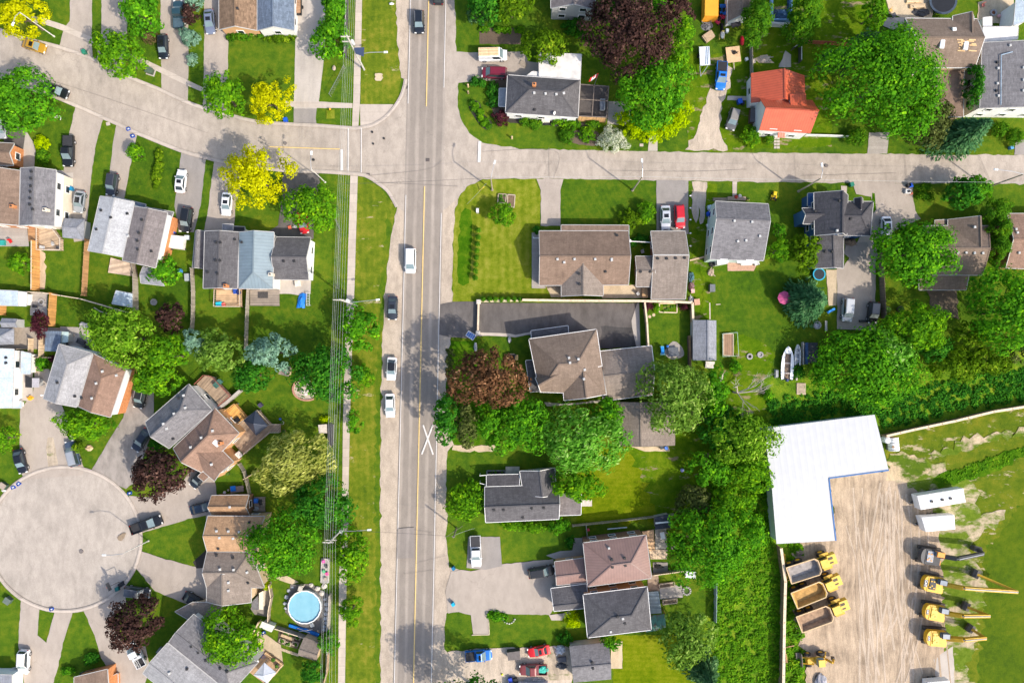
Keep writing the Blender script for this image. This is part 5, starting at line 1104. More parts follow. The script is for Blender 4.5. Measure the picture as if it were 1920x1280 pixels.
def car(label,kind,rear,front,col,cat=None,sunroof=False,rails=False,bed=None,roofcol=None,name=None,scale=1.0,metal=.15):
 Lg,Wd,Ht=(q*scale for q in DIM[kind]);f=P(*front,.8);r=P(*rear,.8);d=f-r;d.z=0
 meas=d.length*.97;Lg=min(max(meas,Lg*.86),Lg*1.08);c=(f+r)/2;c.z=BASEZ;rot=math.atan2(d.y,d.x)
 root=thing(name or{'sedan':'sedan_car','coupe':'coupe_car','hatch':'hatchback_car','suv':'suv_car','minivan':'minivan','van':'cargo_van','pickup':'pickup_truck'}[kind],label,cat or('pickup truck' if kind=='pickup' else 'van' if kind in('van','minivan')else 'car'),c,rot)
 pm=paint(col,metal);hi=kind in('suv','minivan','van','pickup');st=BODY['high' if hi else 'low']
 mb=MB();rows=[]
 for x,w_,z in st:
  if kind=='van' and x>.3:z+=.05
  hw=Wd/2*w_;x_=x*Lg;zb=.30+(.12 if abs(x)>.48 else 0)
  rows.append([(x_,-hw*.97,zb),(x_,-hw,.52),(x_,-hw*.985,z-.10),(x_,-hw*.90,z-.015),(x_,-hw*.5,z+.015),(x_,0,z+.025),(x_,hw*.5,z+.015),(x_,hw*.90,z-.015),(x_,hw*.985,z-.10),(x_,hw,.52),(x_,hw*.97,zb)])
 if kind=='pickup':
  rows=[q for q,s_ in zip(rows,st)if s_[0]>-.19 or s_[0]==-.2]
 n=len(rows[0]);vs=[p for q in rows for p in q];fs=[]
 for i in range(len(rows)-1):
  for j in range(n-1):fs.append((i*n+j,i*n+j+1,(i+1)*n+j+1,(i+1)*n+j))
  fs.append((i*n+n-1,i*n,(i+1)*n,(i+1)*n+n-1))
 fs+=[tuple(range(n))[::-1],tuple((len(rows)-1)*n+j for j in range(n))]
 mb.raw(vs,fs);mb.build('body',pm,root,False)
 if kind=='pickup':
  bl,b0=-.5*Lg,-.135*Lg;t=.09;bm=MB();hw=Wd/2*.97
  bm.box(((bl+b0)/2,0,.62),(b0-bl,Wd*.92,.1))
  for sg in(-1,1):bm.box(((bl+b0)/2,sg*(hw-t/2),.78),(b0-bl,t,.56))
  bm.box((b0-t/2,0,.80),(t,Wd*.93,.56));bb=bm.build('bed',pm,root)
  tg=MB();tg.box((bl+t/2,0,.80),(t,Wd*.90,.52));tg.build('tailgate',pm,root)
  if bed is not None:
   cv=MB();cv.box(((bl+b0)/2,0,1.05),(b0-bl-.12,Wd*.88,.06));cv.build('bed_cover',bed,root)
  else:
   cv=MB();cv.box(((bl+b0)/2,0,.685),(b0-bl-.2,Wd*.85,.03));cv.build('bed_liner',DARK,root)
 a0,a1,t0,t1=(q*Lg for q in GH[kind]);zb=(1.0 if hi else .89);zt=Ht;wb,wt=Wd*.455,Wd*(.375 if kind!='van' else .43)
 B=[(a0,-wb,zb),(a1,-wb*.96,zb),(a1,wb*.96,zb),(a0,wb,zb)];Tp=[(t0,-wt,zt-.03),(t1,-wt,zt-.03),(t1,wt,zt-.03),(t0,wt,zt-.03)]
 B=[Vector(q)for q in B];Tp=[Vector(q)for q in Tp]
 cb=MB();cb.raw(B+Tp,[(4,5,6,7),(0,1,5,4),(1,2,6,5),(2,3,7,6),(3,0,4,7)]);cb.build('cabin',pm,root)
 rp=MB();m_=(t1-t0)
 rp.raw([(t0-.03,-wt*.96,zt-.02),(t1+.02,-wt*.94,zt-.02),(t1+.02,wt*.94,zt-.02),(t0-.03,wt*.96,zt-.02),(t0+.08,-wt*.86,zt+.03),(t1-.1,-wt*.84,zt+.03),(t1-.1,wt*.84,zt+.03),(t0+.08,wt*.86,zt+.03)],[(4,5,6,7),(0,1,5,4),(1,2,6,5),(2,3,7,6),(3,0,4,7)])
 rp.build('roof_panel',paint(roofcol,metal)if roofcol else pm,root)
 def pane(nm,p,q,r_,s_,m,k0=.06,k1=.94,j0=.08,j1=.93):
  def bl_(u,v):return(p.lerp(q,u)).lerp(s_.lerp(r_,u),v)
  pts=[bl_(k0,j0),bl_(k1,j0),bl_(k1,j1),bl_(k0,j1)];nn=(pts[1]-pts[0]).cross(pts[2]-pts[0]).normalized()*.018
  mb=MB();mb.face([x+nn for x in pts]);mb.build(nm,m,root)
 pane('windshield',B[1],B[2],Tp[2],Tp[1],WIND,.05,.95,.03,.97)
 if kind!='van':pane('rear_window',B[3],B[0],Tp[0],Tp[3],GLS,.10,.90,.15 if hi else .05,.95)
 kk=.62 if kind=='van' else .05
 pane('side_window',B[0],B[1],Tp[1],Tp[0],GLS,kk);pane('side_window',B[2],B[3],Tp[3],Tp[2],GLS,.05,1-kk)
 rw=.335 if not hi else .38
 for x in(-.30*Lg,.31*Lg):
  for sg in(-1,1):
   wmb=MB();y=sg*(Wd/2-.10);wmb.tube((x,y-.11,rw),(x,y+.11,rw),rw,rw,16);wh=wmb.build('wheel',RUBBER,root)
   rm=MB();rm.tube((x,y+sg*.10,rw),(x,y+sg*.125,rw),rw*.62,rw*.58,12);rm.build('rim',RIM,wh)
 for sg in(-1,1):
  zl=.80 if hi else .64
  l_=MB();l_.box((.475*Lg,sg*Wd*.345,zl),(.22,.34,.15));l_.build('headlight',LAMP,root)
  l_=MB();l_.box((-.488*Lg,sg*Wd*.39,zl+.06),(.12,.24,.2));l_.build('taillight',TAIL,root)
  l_=MB();l_.box((a1-.32,sg*(Wd/2+.05),zb+.06),(.14,.2,.14));l_.build('mirror',pm,root)
 if sunroof:
  s_=MB();s_.box(((t0*.35+t1*.65),0,zt+.032),(m_*(.5 if sunroof is True else .85),wt*1.25,.02));s_.build('sunroof',plain((.012,.013,.015),.15,.1,1,0,.6),root)
 if rails:
  for sg in(-1,1):
   s_=MB();s_.bar((t0+.15,sg*wt*.92,zt+.08),(t1-.15,sg*wt*.92,zt+.08),.05,.05);s_.build('roof_rail',rails if rails is not True else STEEL,root)
 return root,Lg,Wd,Ht
BLK=(.010,.011,.013);NAVY=(.014,.022,.045);WHT=(.80,.80,.80);SIL=(.42,.44,.47);DGR=(.045,.05,.062)
full_=full
view(0,0)
car('gold sedan with dark sunroof parked on the curved street','sedan',(170,312),(336,362),(.42,.235,.02),sunroof=True)
car('black sedan parked at the curb under the broad green tree','sedan',(325,626),(500,694),BLK)
car('dark teal pickup with closed bed at the top of a driveway','pickup',(1305,213),(1298,5),(.02,.055,.075),bed=plain((.06,.10,.13),.5))
car('black hatchback halfway down the pale driveway','hatch',(1186,246),(1190,436),(.012,.016,.026),sunroof=True)
car('silver-blue sedan with black sunroof beside the speckled brown roof','sedan',(1518,70),(1534,252),(.16,.19,.27),sunroof=True)
car('black pickup with flat bed cover on the wide pale driveway','pickup',(503,986),(498,1218),BLK,bed=plain((.035,.035,.04),.6),scale=1.02)
car('pale silver hatchback half hidden at the dark asphalt pad','hatch',(8,860),(14,1012),(.35,.37,.40))
view(0,310)
car('dark charcoal suv parked beside pale grey roof','suv',(830,56),(806,222),(.035,.038,.05))
car('white car with black roof glass on the dark driveway','sedan',(1308,204),(1326,30),WHT,sunroof=True)
car('silver sedan with dark roof beside the white two storey wall','sedan',(590,190),(568,342),(.30,.32,.34),sunroof='big')
car('black suv squeezed beside the orange brick wall','suv',(1372,304),(1342,490),(.010,.012,.016))
view(380,310)
car('white sedan with black sunroof beside the big yellow tree','sedan',(182,194),(170,370),WHT,sunroof=True)
car('bright red car poking out from under the round tree','hatch',(718,322),(744,498),(.55,.012,.015))
car('white minivan driving down the main road','minivan',(1514,600),(1512,789),WHT)
car('dark slate sedan parked on the gravel shoulder','sedan',(1384,948),(1380,1126),(.03,.036,.05),sunroof=True)
view(380,630)
car('white sedan with full black roof on the gravel shoulder','sedan',(1380,150),(1370,324),WHT,roofcol=BLK,sunroof='big')
car('white sedan with white roof on the gravel shoulder','sedan',(1362,414),(1366,594),WHT)
view(760,0)
car('black suv driving south on the main road','suv',(100,80),(102,250),(.012,.016,.024),rails=True)
car('dark grey car with red tail lights at the top of main road','suv',(240,40),(244,-140),(.02,.022,.03))
v,Lg,Wd,Ht=car('white cargo van carrying timber boards on its roof','van',(530,408),(744,404),WHT)
for i in range(6):
 mb=MB();mb.box((-.75+.0,-.66+i*.265,Ht+.12),(3.7,.20,.05));mb.build('timber_board',plain((.62,.42,.22)if i%2 else(.70,.52,.30),.8),v)
for i in range(3):
 mb=MB();mb.box((-2.2+i*1.45,0,Ht+.065),(.06,1.65,.06));mb.build('rack_bar',STEEL,v)
car('maroon minivan beside the white cargo van','minivan',(742,536),(553,530),(.17,.012,.028),rails=plain((.10,.01,.02),.4))
view(1140,0)
car('bright blue pickup with black bed cover on the gravel track','pickup',(830,450),(814,659),(.012,.17,.62),bed=plain((.025,.025,.03),.6),sunroof=True)
car('grey soft top off-roader parked on the grass by red roof','suv',(928,795),(884,947),(.10,.10,.105),roofcol=(.26,.24,.21))
view(1140,310)
car('silver sedan beside the red suv','sedan',(416,290),(420,474),(.46,.48,.52),sunroof=True)
car('bright red suv beside the silver sedan','suv',(514,286),(526,462),(.52,.012,.022))
view(1520,310)
car('white car with black roof panels under the rounded maple','sedan',(546,368),(552,548),WHT,sunroof='big')
car('silver minivan parked at the end of the long driveway','minivan',(272,966),(260,1134),(.46,.48,.50))
car('black off-roader with grey hood cover beside the brown fence','suv',(460,1002),(446,1140),BLK,roofcol=(.13,.13,.14))
view(0,630)
car('black suv with roof bars beside the orange brick wall of twin house','suv',(1042,356),(1004,524),(.012,.014,.014),rails=True)
car('dark navy sedan on the angled court driveway','sedan',(1082,678),(978,832),(.012,.017,.03))
car('black sedan on the lawn side of the court','sedan',(128,818),(172,998),(.010,.011,.018))
car('slate blue suv with silver roof at the court rim','suv',(556,948),(506,758),(.06,.085,.13),roofcol=(.30,.32,.35),rails=True)
car('dark sedan half under the small brown porch roof','hatch',(1498,976),(1396,1096),(.016,.022,.03))
view(340,860,5.12)
car('midnight blue sedan nosing under the tan garage roof','sedan',(86,494),(320,436),(.014,.03,.055))
view(0,950)
car('black pickup with open bed at the court rim','pickup',(946,170),(1188,84),BLK)
car('charcoal off-roader with roof rack beside the dark purple maple','suv',(906,606),(1098,632),(.05,.052,.06),roofcol=(.10,.105,.12),rails=True)
car('black sedan at the foot of the taupe roof','sedan',(1336,636),(1506,728),BLK,sunroof=True)
car('white suv with roof rails on the lower court driveway','suv',(180,1032),(172,1214),(.72,.73,.74),rails=plain((.06,.06,.07),.5))
v,Lg,Wd,Ht=car('white pickup carrying a ladder in its bed','pickup',(1040,1160),(938,968),WHT)
mb=MB()
for sg in(-1,1):mb.bar((-2.8,.15+sg*.2,1.15),(-.7,.15+sg*.2,1.2),.06,.06)
for i in range(7):mb.bar((-2.7+i*.32,-.05,1.16),(-2.7+i*.32,.35,1.16),.05,.05)
tag(mb.build('ladder',TRIM,None),'pale ladder lying in the white pickup bed','ladder')
ld=bpy.data.objects['ladder'];ld.location=v.location;ld.rotation_euler=v.rotation_euler
view(760,950)
car('white pickup with black bed cover on the grey parking bay','pickup',(508,203),(518,438),WHT,bed=plain((.035,.035,.038),.6))
car('black suv in front of the brown garage','suv',(890,486),(1088,452),(.014,.015,.018))
car('bright blue pickup with black bed cover in the gravel yard','pickup',(434,1084),(634,1070),(.01,.14,.52),bed=plain((.025,.025,.03),.6),sunroof=True)
car('red coupe with blue glass in the gravel yard','coupe',(1054,1030),(888,1062),(.60,.015,.02),sunroof=True)
v,Lg,Wd,Ht=car('old dusty red pickup with green tarp in its bed','pickup',(1034,1178),(826,1182),(.21,.045,.045))
mb=MB();mb.ell((-1.85,0,.85),(.95,.62,.28),14,7,.35,3)
tp=mb.build('tarpaulin',plain((.05,.42,.33),.7,.4,3.0));tag(tp,'crumpled green tarp heaped in the old red pickup','tarp');tp.location=v.location;tp.rotation_euler=v.rotation_euler
# ------ site machines
YEL=plain((.60,.335,.02),.5,.24,1.8);YEL2=plain((.68,.44,.05),.45,.2,1.6);MUD=plain((.36,.245,.14),.9,.3,2.5);TRK=plain((.075,.062,.05),.9,.3,3)
def local_thing(name,label,cat,a,b):
 p,q=P(*a,2.0),P(*b,2.0);c=(p+q)/2;d=q-p;c.z=BASEZ
 return thing(name,label,cat,c,math.atan2(d.y,d.x)),d.length
def wheel(root,x,y,r,w_,rim=YEL):
 m=MB();m.tube((x,y-w_/2,r),(x,y+w_/2,r),r,r,18);wh=m.build('wheel',plain((.05,.043,.038),.9,.3,4),root)
 for sg in(-1,1):
  m=MB();m.tube((x,y+sg*(w_/2),r),(x,y+sg*(w_/2+.03),r),r*.5,r*.45,12);m.build('rim',rim,wh)
def hauler(label,a,b,bedm,inner):
 root,ln=local_thing('dump_truck',label,'dump truck',a,b);k=ln/9.2
 m=MB();m.box((-.3*k,0,1.15),(8.2*k,.95,.5));m.build('chassis',plain((.10,.08,.05),.8),root)
 x0,x1=-4.6*k,1.15*k;bm=MB();wt,wb_,zt,zb=1.55,1.25,2.75,1.5
 o=[(x0,-wt),(x1-.5,-wt),(x1,-wt*.62),(x1,wt*.62),(x1-.5,wt),(x0,wt)];i_=[(x0+.2,-wt+.16),(x1-.6,-wt+.16),(x1-.18,-wt*.5),(x1-.18,wt*.5),(x1-.6,wt-.16),(x0+.2,wt-.16)]
 def zz(x):return zt-.35*max(0,(x1-3*k-x)/4)
 n=6;vs=[(x,y,zz(x))for x,y in o]+[(x,y,zz(x))for x,y in i_]+[(x*.93,y*.78,zb)for x,y in o]+[(x*.9+.1,y*.72,zb+.12)for x,y in i_]
 fs=[(j,(j+1)%n,n+(j+1)%n,n+j)for j in range(n)]+[(2*n+j,2*n+(j+1)%n,(j+1)%n,j)for j in range(n)]+[tuple(2*n+j for j in range(n))[::-1]]
 bm.raw(vs,fs);bd=bm.build('dump_bed',bedm,root)
 im=MB();im.raw(vs,[(n+j,n+(j+1)%n,3*n+(j+1)%n,3*n+j)for j in range(n)]+[tuple(3*n+j for j in range(n))]);im.build('bed_lining',inner,bd)
 rm=MB()
 for p_,q_ in((0,1),(1,2),(2,3),(3,4),(4,5),(5,0)):rm.bar((*o[p_],zz(o[p_][0])+.03),(*o[q_],zz(o[q_][0])+.03),.16,.1)
 rm.build('bed_rim',plain((.58,.42,.24),.7,.2,2),bd)
 for x in(-3.4*k,-1.75*k):
  for sg in(-1,1):wheel(root,x,sg*1.28,.82,.62)
 for sg in(-1,1):wheel(root,2.55*k,sg*1.28,.82,.62)
 m=MB();m.box((2.2*k,0,2.0),(1.7,1.7,1.5),0,.86);cb=m.build('cab',YEL2,root)
 m=MB();m.box((2.2*k,0,2.1),(1.78,1.45,.75),0,.9);m.box((2.2*k,0,2.1),(1.4,1.78,.75),0,.9);m.build('window',glass(),cb)
 m=MB();m.box((3.85*k,0,1.55),(1.8,2.1,1.0),0,.88);hd=m.build('hood',YEL2,root)
 m=MB();m.box((3.6*k,.35,2.03),(.9,.5,.06));m.box((3.6*k,-.45,2.03),(.7,.3,.06));m.build('grille',plain((.1,.08,.05),.7),hd)
 m=MB();m.box((4.55*k,0,1.5),(.25,1.5,.6));m.build('radiator',DARK,root)
 for sg in(-1,1):
  m=MB();m.box((2.75*k,sg*1.25,1.75),(1.7,.6,.12));m.build('fender',YEL,root)
  m=MB();m.box((4.5*k,sg*.72,1.45),(.3,.25,.2));m.build('headlight',LAMP,root)
 return root
view(1400,980,4.268)
hauler('yellow dump truck with grey-stained bed, closest to the white building',(325,412),(712,280),MUD,plain((.30,.27,.25),.8,.35,1.2))
hauler('yellow dump truck with bright ochre bed, between the two others',(368,612),(752,448),YEL,plain((.40,.24,.08),.85,.35,1.5))
hauler('yellow dump truck with dusty brown bed, southern one of three',(408,802),(812,645),MUD,plain((.33,.22,.14),.85,.35,1.5))
def excavator(label,body,pts,bucketxy,col,cabside=1,letters=None,dark=False):
 c=P(*body,1.8);d=P(*pts[1][0],2)-P(*pts[0][0],2);rot=math.atan2(d.y,d.x);root=thing('excavator',label,'excavator',(c.x,c.y,BASEZ),rot)
 cm=plain(col,.45,.2,1.5);dk=plain((.05,.05,.052),.6,.2,2)
 for sg in(-1,1):
  m=MB();q=[]
  for i in range(20):
   a=2*math.pi*i/20;q.append((max(-1.75,min(1.75,2.6*math.cos(a)))+.42*math.cos(a),.5+.45*math.sin(a)))
  n=len(q);m.raw([(x,sg*1.25-.32,z)for x,z in q]+[(x,sg*1.25+.32,z)for x,z in q],[(i,(i+1)%n,n+(i+1)%n,n+i)for i in range(n)]+[tuple(range(n))[::-1],tuple(range(n,2*n))]);m.build('track',TRK,root)
 m=MB();m.box((0,0,.85),(1.9,2.0,.5));m.tube((0,0,1.0),(0,0,1.3),.7,.7,16);m.build('undercarriage',dk,root)
 m=MB();q=[(-1.6,-1.4),(1.2,-1.4),(1.2,1.4),(-1.6,1.4)];m.prism(q,1.3,2.35);m.build('engine_housing',dk if dark else cm,root)
 m=MB();q=[(-1.62,-1.4)]+[(-1.62-.75*math.cos(a),1.4*math.sin(a))for a in[math.radians(t)for t in range(-70,71,20)]]+[(-1.62,1.4)];m.prism(q,1.25,2.3);cw=m.build('counterweight',cm if not dark else plain((.06,.06,.065),.45),root)
 m=MB();m.box((-.75,.1,2.42),(1.2,2.1,.12),0,.95);m.build('hood',plain((.30,.31,.33),.5)if dark else(YEL2 if letters!='big' else dk),root)
 m=MB()
 for x,y in((-1.1,.6),(-.6,.6),(-.9,-.2),(-.5,-.6),(-1.2,-.5)):m.box((x,y,2.5),(.28,.2,.08))
 m.build('vent',cm,root)
 m=MB();m.box((.75,cabside*.82,2.2),(1.6,1.05,1.75),0,.88);cb=m.build('cab',cm if dark else dk,root)
 m=MB();m.box((.75,cabside*.82,2.45),(1.62,.86,.9),0,.92);m.box((.75,cabside*.82,2.45),(1.3,1.07,.9),0,.92);m.build('window',plain((.13,.17,.21),.12),cb)
 m=MB();m.box((.7,cabside*.82,3.1),(1.25,.84,.06));m.build('cab_roof',plain((.14,.18,.235),.35)if not dark else cm,cb)
 m=MB();m.box((.75,-cabside*.85,1.85),(1.3,.9,.9),0,.94);m.build('tool_box',cm,root)
 inv=math.cos(-rot),math.sin(-rot)
 def loc(px,h):
  w_=P(*px,h)-Vector((c.x,c.y,0));return Vector((w_.x*inv[0]-w_.y*inv[1],w_.x*inv[1]+w_.y*inv[0],h-BASEZ))
 L_=[loc(p,h)for p,h in pts];bmat=dk if dark else plain((.52,.31,.02),.5,.2,1.5)
 m=MB()
 for i in range(len(L_)-1):m.bar(L_[i],L_[i+1],.66-.08*i,.85-.1*i)
 m.build('boom',bmat,root)
 m=MB();m.tube(L_[0]+Vector((.2,0,-.5)),L_[1]+Vector((0,0,.35)),.11,.11,8);m.tube(L_[-2]+Vector((.1,0,.45)),L_[-1]+Vector((0,0,.4)),.09,.09,8);m.build('hydraulic_ram',STEEL,root)
 e=loc(bucketxy,.75);m=MB();m.bar(L_[-1]+Vector((.1,0,.1)),e+Vector((0,0,.4)),.46,.6);m.build('arm',bmat,root)
 d_=(e-L_[-1]);d_.z=0;ra=math.atan2(d_.y,d_.x);bm=MB();bw=.75;prof=[(-.5,.7),(.1,.75),(.55,.35),(.5,-.25),(.05,-.6),(-.45,-.55)]
 ca,sa=math.cos(ra),math.sin(ra);vs=[]
 for s_ in(-bw,bw):
  for x,z in prof:vs.append((e.x+x*ca-s_*sa,e.y+x*sa+s_*ca,e.z+z))
 n=len(prof);bm.raw(vs,[(i,i+1,n+i+1,n+i)for i in range(n-1)]+[tuple(range(n))[::-1],tuple(range(n,2*n))]);bm.build('bucket',plain((.09,.08,.07),.7,.3,3),root)
 if letters:
  s_=.62 if letters=='big' else .42;m=MB();m.box((-2.0+(.62-s_)*.2,0,2.32),(s_*1.12,s_*2.15,.03));pl=m.build('name_plate',BLACK,root)
  cu=bpy.data.curves.new('lettering','FONT');cu.body='CAT';cu.size=s_;cu.align_x='CENTER';cu.align_y='CENTER';cu.extrude=.006;cu.offset=.012;cu.materials.append(WHITE)
  tq=bpy.data.objects.new('temp',cu);C.objects.link(tq);bpy.context.view_layer.update();me_=bpy.data.meshes.new_from_object(tq.evaluated_get(bpy.context.evaluated_depsgraph_get()));bpy.data.objects.remove(tq);to=bpy.data.objects.new('lettering',me_);C.objects.link(to);to.parent=pl;to.location=(-2.0+(.62-s_)*.2,0,2.345);to.rotation_euler=(0,0,-math.pi/2)
 return root
view(1680,980,4.267)
excavator('dark topped orange excavator with black boom',(285,268),[((345,262),2.2),((490,285),4.2),((690,245),2.6)],(640,205),(.72,.27,.02),1,None,True)
excavator('yellow excavator with longest boom and large lettered plate',(305,488),[((375,488),2.2),((540,520),4.6),((965,548),3.4)],(628,402),(.66,.37,.015),1,'big')
excavator('yellow excavator with long folded arm, third from the trailers',(318,714),[((390,718),2.2),((530,742),4.2),((742,740),2.8)],(550,662),(.66,.37,.015),1,'small')
excavator('yellow excavator nearest the concrete slab',(330,916),[((405,922),2.2),((540,932),4.2),((712,918),2.8)],(585,838),(.66,.37,.015),1,'small')
view(1400,980,4.268)
bh,ln=local_thing('backhoe_loader','yellow backhoe loader with wide front bucket by the weeds','loader',(720,1095),(445,1120))
m=MB();m.box((.4,0,1.15),(3.6,.95,.7),0,.9);m.build('body',YEL,bh)
m=MB();m.box((-.1,0,2.0),(1.3,1.4,1.5),0,.9);cb=m.build('cab',YEL2,bh)
m=MB();m.box((-.1,0,2.15),(1.34,1.15,.7));m.box((-.1,0,2.15),(1.0,1.44,.7));m.build('window',plain((.2,.27,.32),.15),cb)
for x,r,w_ in((-.75,.75,.5),(1.6,.58,.42)):
 for sg in(-1,1):wheel(bh,x,sg*1.0,r,w_)
for sg in(-1,1):
 m=MB();m.bar((.9,sg*.55,1.6),(2.9,sg*.55,.6),.16,.25);m.build('loader_arm',YEL,bh)
m=MB();q=[(2.75,.95),(2.75,.25),(3.0,.1),(3.6,.1),(3.6,.16),(3.05,.2),(2.85,.95)]
m.raw([(x,-1.2,z)for x,z in q]+[(x,1.2,z)for x,z in q],[(i,(i+1)%7,7+(i+1)%7,7+i)for i in range(7)]+[tuple(range(7))[::-1],tuple(range(7,14))]);m.build('front_bucket',plain((.16,.14,.12),.6,.3,3),bh)
m=MB();m.bar((-1.5,0,1.0),(-2.1,.1,2.6),.3,.4);m.bar((-2.1,.1,2.6),(-2.9,.15,1.2),.24,.32);m.build('backhoe_arm',YEL,bh)
m=MB();m.box((-2.95,.15,.8),(.5,.6,.7));m.build('backhoe_bucket',plain((.12,.1,.08),.7),bh)
for y in(-1.0,1.0):
 m=MB();m.bar((-1.5,0,.6),(-1.9,y,.35),.18,.2);m.build('stabiliser',YEL,bh)
m=MB();a=P(570,1240);m.ell((a.x+.4,a.y-1.2,BASEZ),(1.3,2.2,.9),16,8,.25,4,0.0);tag(ground_org(m.build('gravel_heap',plain((.33,.33,.36),.95,.25,4)),(a.x,a.y-1,BASEZ)),'small heap of grey gravel at the frame bottom','gravel heap')
def boxtrailer(label,q,h,hitch,vents=()):
 v_=[P(x,y,h)for x,y in q];c=sum(v_,Vector())/4;root=thing('box_trailer',label,'trailer',(c.x,c.y,0))
 m=MB();m.prism([(p.x,p.y)for p in v_],.75,h);m.build('body',plain((.74,.73,.71),.45,.08,.8),root)
 m=MB();m.prism([(c.x+(p.x-c.x)*.97,c.y+(p.y-c.y)*.93)for p in v_],h+.003,h+.06);rf=m.build('roof',plain((.76,.74,.71),.5,.14,1.4),root)
 for x,y in vents:
  p=P(x,y,h);m=MB();m.box(p+Vector((0,0,.14)),(.45,.4,.22));m.build('roof_vent',DARK,rf)
 ax=(v_[1]-v_[0])if(v_[1]-v_[0]).length>(v_[2]-v_[1]).length else(v_[2]-v_[1]);ax.normalize();sd=Vector((-ax.y,ax.x,0));hw=min((v_[1]-v_[0]).length,(v_[2]-v_[1]).length)/2
 for k in(-.5,.5):
  for sg in(-1,1):
   p=c+ax*k+sd*sg*(hw-.15);p.z=.42;m=MB();m.tube(p-sd*.12,p+sd*.12,.4,.4,16);m.build('wheel',RUBBER,root)
 hp=P(*hitch);m=MB()
 for sg in(-.5,.5):
  s_=c+(hp-c).normalized()*((hp-c).length*.5)+sd*sg;m.bar((s_.x,s_.y,.6),(hp.x,hp.y,.55),.12,.12)
 m.build('tow_bar',DARK,root);m=MB();m.tube((hp.x,hp.y,.1),(hp.x,hp.y,.8),.07,.07,8);m.build('jack',STEEL,root)
view(1520,630);boxtrailer('long white box trailer with rust stains and two roof hatches',[(775,1160),(802,1262),(1128,1207),(1110,1106)],2.7,(705,1205),((878,1200),(1014,1178),(955,1188)))
view(1520,950);boxtrailer('shorter white box trailer beside the dark topped excavator',[(805,75),(838,180),(1052,162),(1045,58)],2.6,(745,118),())
boxtrailer('grey roofed trailer corner at the frame bottom on the slab',[(850,1275),(850,1390),(1010,1390),(1012,1262)],2.4,(790,1330),())
view(1520,630)
tk=thing('water_tank','white banded water tank behind the white metal building','tank',P(578,778));a,b=P(575,732),P(585,826);a.z=b.z=1.0;m=MB();m.tube(a,b,.95,.95,20);m.build('tank_shell',WHITE,tk)
for t in(.1,.37,.64,.9):
 p=a.lerp(b,t);q=a.lerp(b,t+.03);m=MB();m.tube(p,q,.98,.98,20);m.build('band',plain((.3,.28,.25),.6),tk)
p=P(598,805,1.95);m=MB();m.tube(p,p+Vector((0,0,.15)),.22,.22,12);m.build('hatch',plain((.25,.15,.08),.6),tk)
m=MB();m.box((a.x,(a.y+b.y)/2,.25),(1.3,2.4,.3));m.build('cradle',GREY,tk)
p=P(532,748);m=MB();m.tube((p.x,p.y,0),(p.x,p.y,1.4),.65,.65,18);m.ell((p.x,p.y,1.4),(.65,.65,.25),18,6);tag(ground_org(m.build('plastic_drum',plain((.6,.62,.62),.4)),p),'pale round drum beside the banded tank','drum')
# ====== POLES, WIRES, LAMPS
def arm_lamp(root,top,head,col=STEEL):
 m=MB();md=top.lerp(head,.5)+Vector((0,0,.35));m.tube(top,md,.07,.06,6);m.tube(md,head,.06,.05,6);ar=m.build('lamp_arm',col,root)
 d=(head-top);d.z=0;m=MB();m.box(head+d.normalized()*.2,(.75,.34,.16),math.atan2(d.y,d.x),.8);m.build('lamp_head',plain((.70,.72,.72),.35),ar)
def street_lamp(label,base,h,head,hh,col=plain((.58,.56,.52),.6),r=.11):
 b=P(*base);root=thing('street_lamp',label,'street lamp',b);m=MB();m.tube(b,(b.x,b.y,h),r,r*.6,10);m.build('pole',col,root)
 m=MB();m.tube(b,(b.x,b.y,.3),r*1.6,r*1.5,10);m.build('base',col,root);arm_lamp(root,Vector((b.x,b.y,h)),P(*head,hh));return root
full()
street_lamp('white street lamp leaning over the yellow tree',(102,69),9.0,(25,43),9.3)
street_lamp('pale street lamp south of the curved street beside dark driveway',(610,342),9.0,(583.6,289),9.3)
street_lamp('wooden corner street lamp beside the raised beds lawn',(923,356),8.4,(927,306),9.2,POLE_W,.16)
street_lamp('wooden street lamp pole on the bungalow lawn',(1186,357),9.6,(1204,303),10.2,POLE_W,.16)
street_lamp('wooden street lamp pole beside the blue house',(1497,359),9.4,(1541.5,311),10.2,POLE_W,.16)
street_lamp('wooden street lamp pole among the dark verge trees',(1849,352),9.4,(1870,318),10.2,POLE_W,.16)
street_lamp('thin white street lamp at the court rim',(279,1013),8.5,(197,1040),8.8)
def upole(label,base,h,arms,trafo,lamp,lampz,hz=.2):
 b=P(*base);root=thing('utility_pole',label,'utility pole',b);m=MB();m.tube(b,(b.x,b.y,h),.19,.13,12);m.build('pole',plain((.44,.42,.38),.85,.15),root)
 for z,w_,off in arms:
  m=MB();m.box((b.x+off,b.y,z),(w_,.14,.16));ar=m.build('crossarm',plain((.50,.47,.42),.8),root)
  for k in(-.46,-.15,.15,.46):
   m=MB();m.tube((b.x+off+k*w_,b.y,z+.08),(b.x+off+k*w_,b.y,z+.3),.05,.04,8);m.build('insulator',plain((.35,.30,.28),.4),ar)
 if trafo:
  m=MB();m.tube((b.x+.35,b.y+.15,trafo),(b.x+.35,b.y+.15,trafo+1.1),.3,.3,14);m.build('transformer',plain((.52,.53,.54),.5),root)
 if lamp:arm_lamp(root,Vector((b.x,b.y,lampz)),P(*lamp,lampz+.4))
 return root,b
p1,bA=upole('tall utility pole with dark solar panel by the side street corner',(683,131),13.6,((13.2,1.6,-.3),(11.4,1.6,-.5)),10.2,(721,98),6.4)
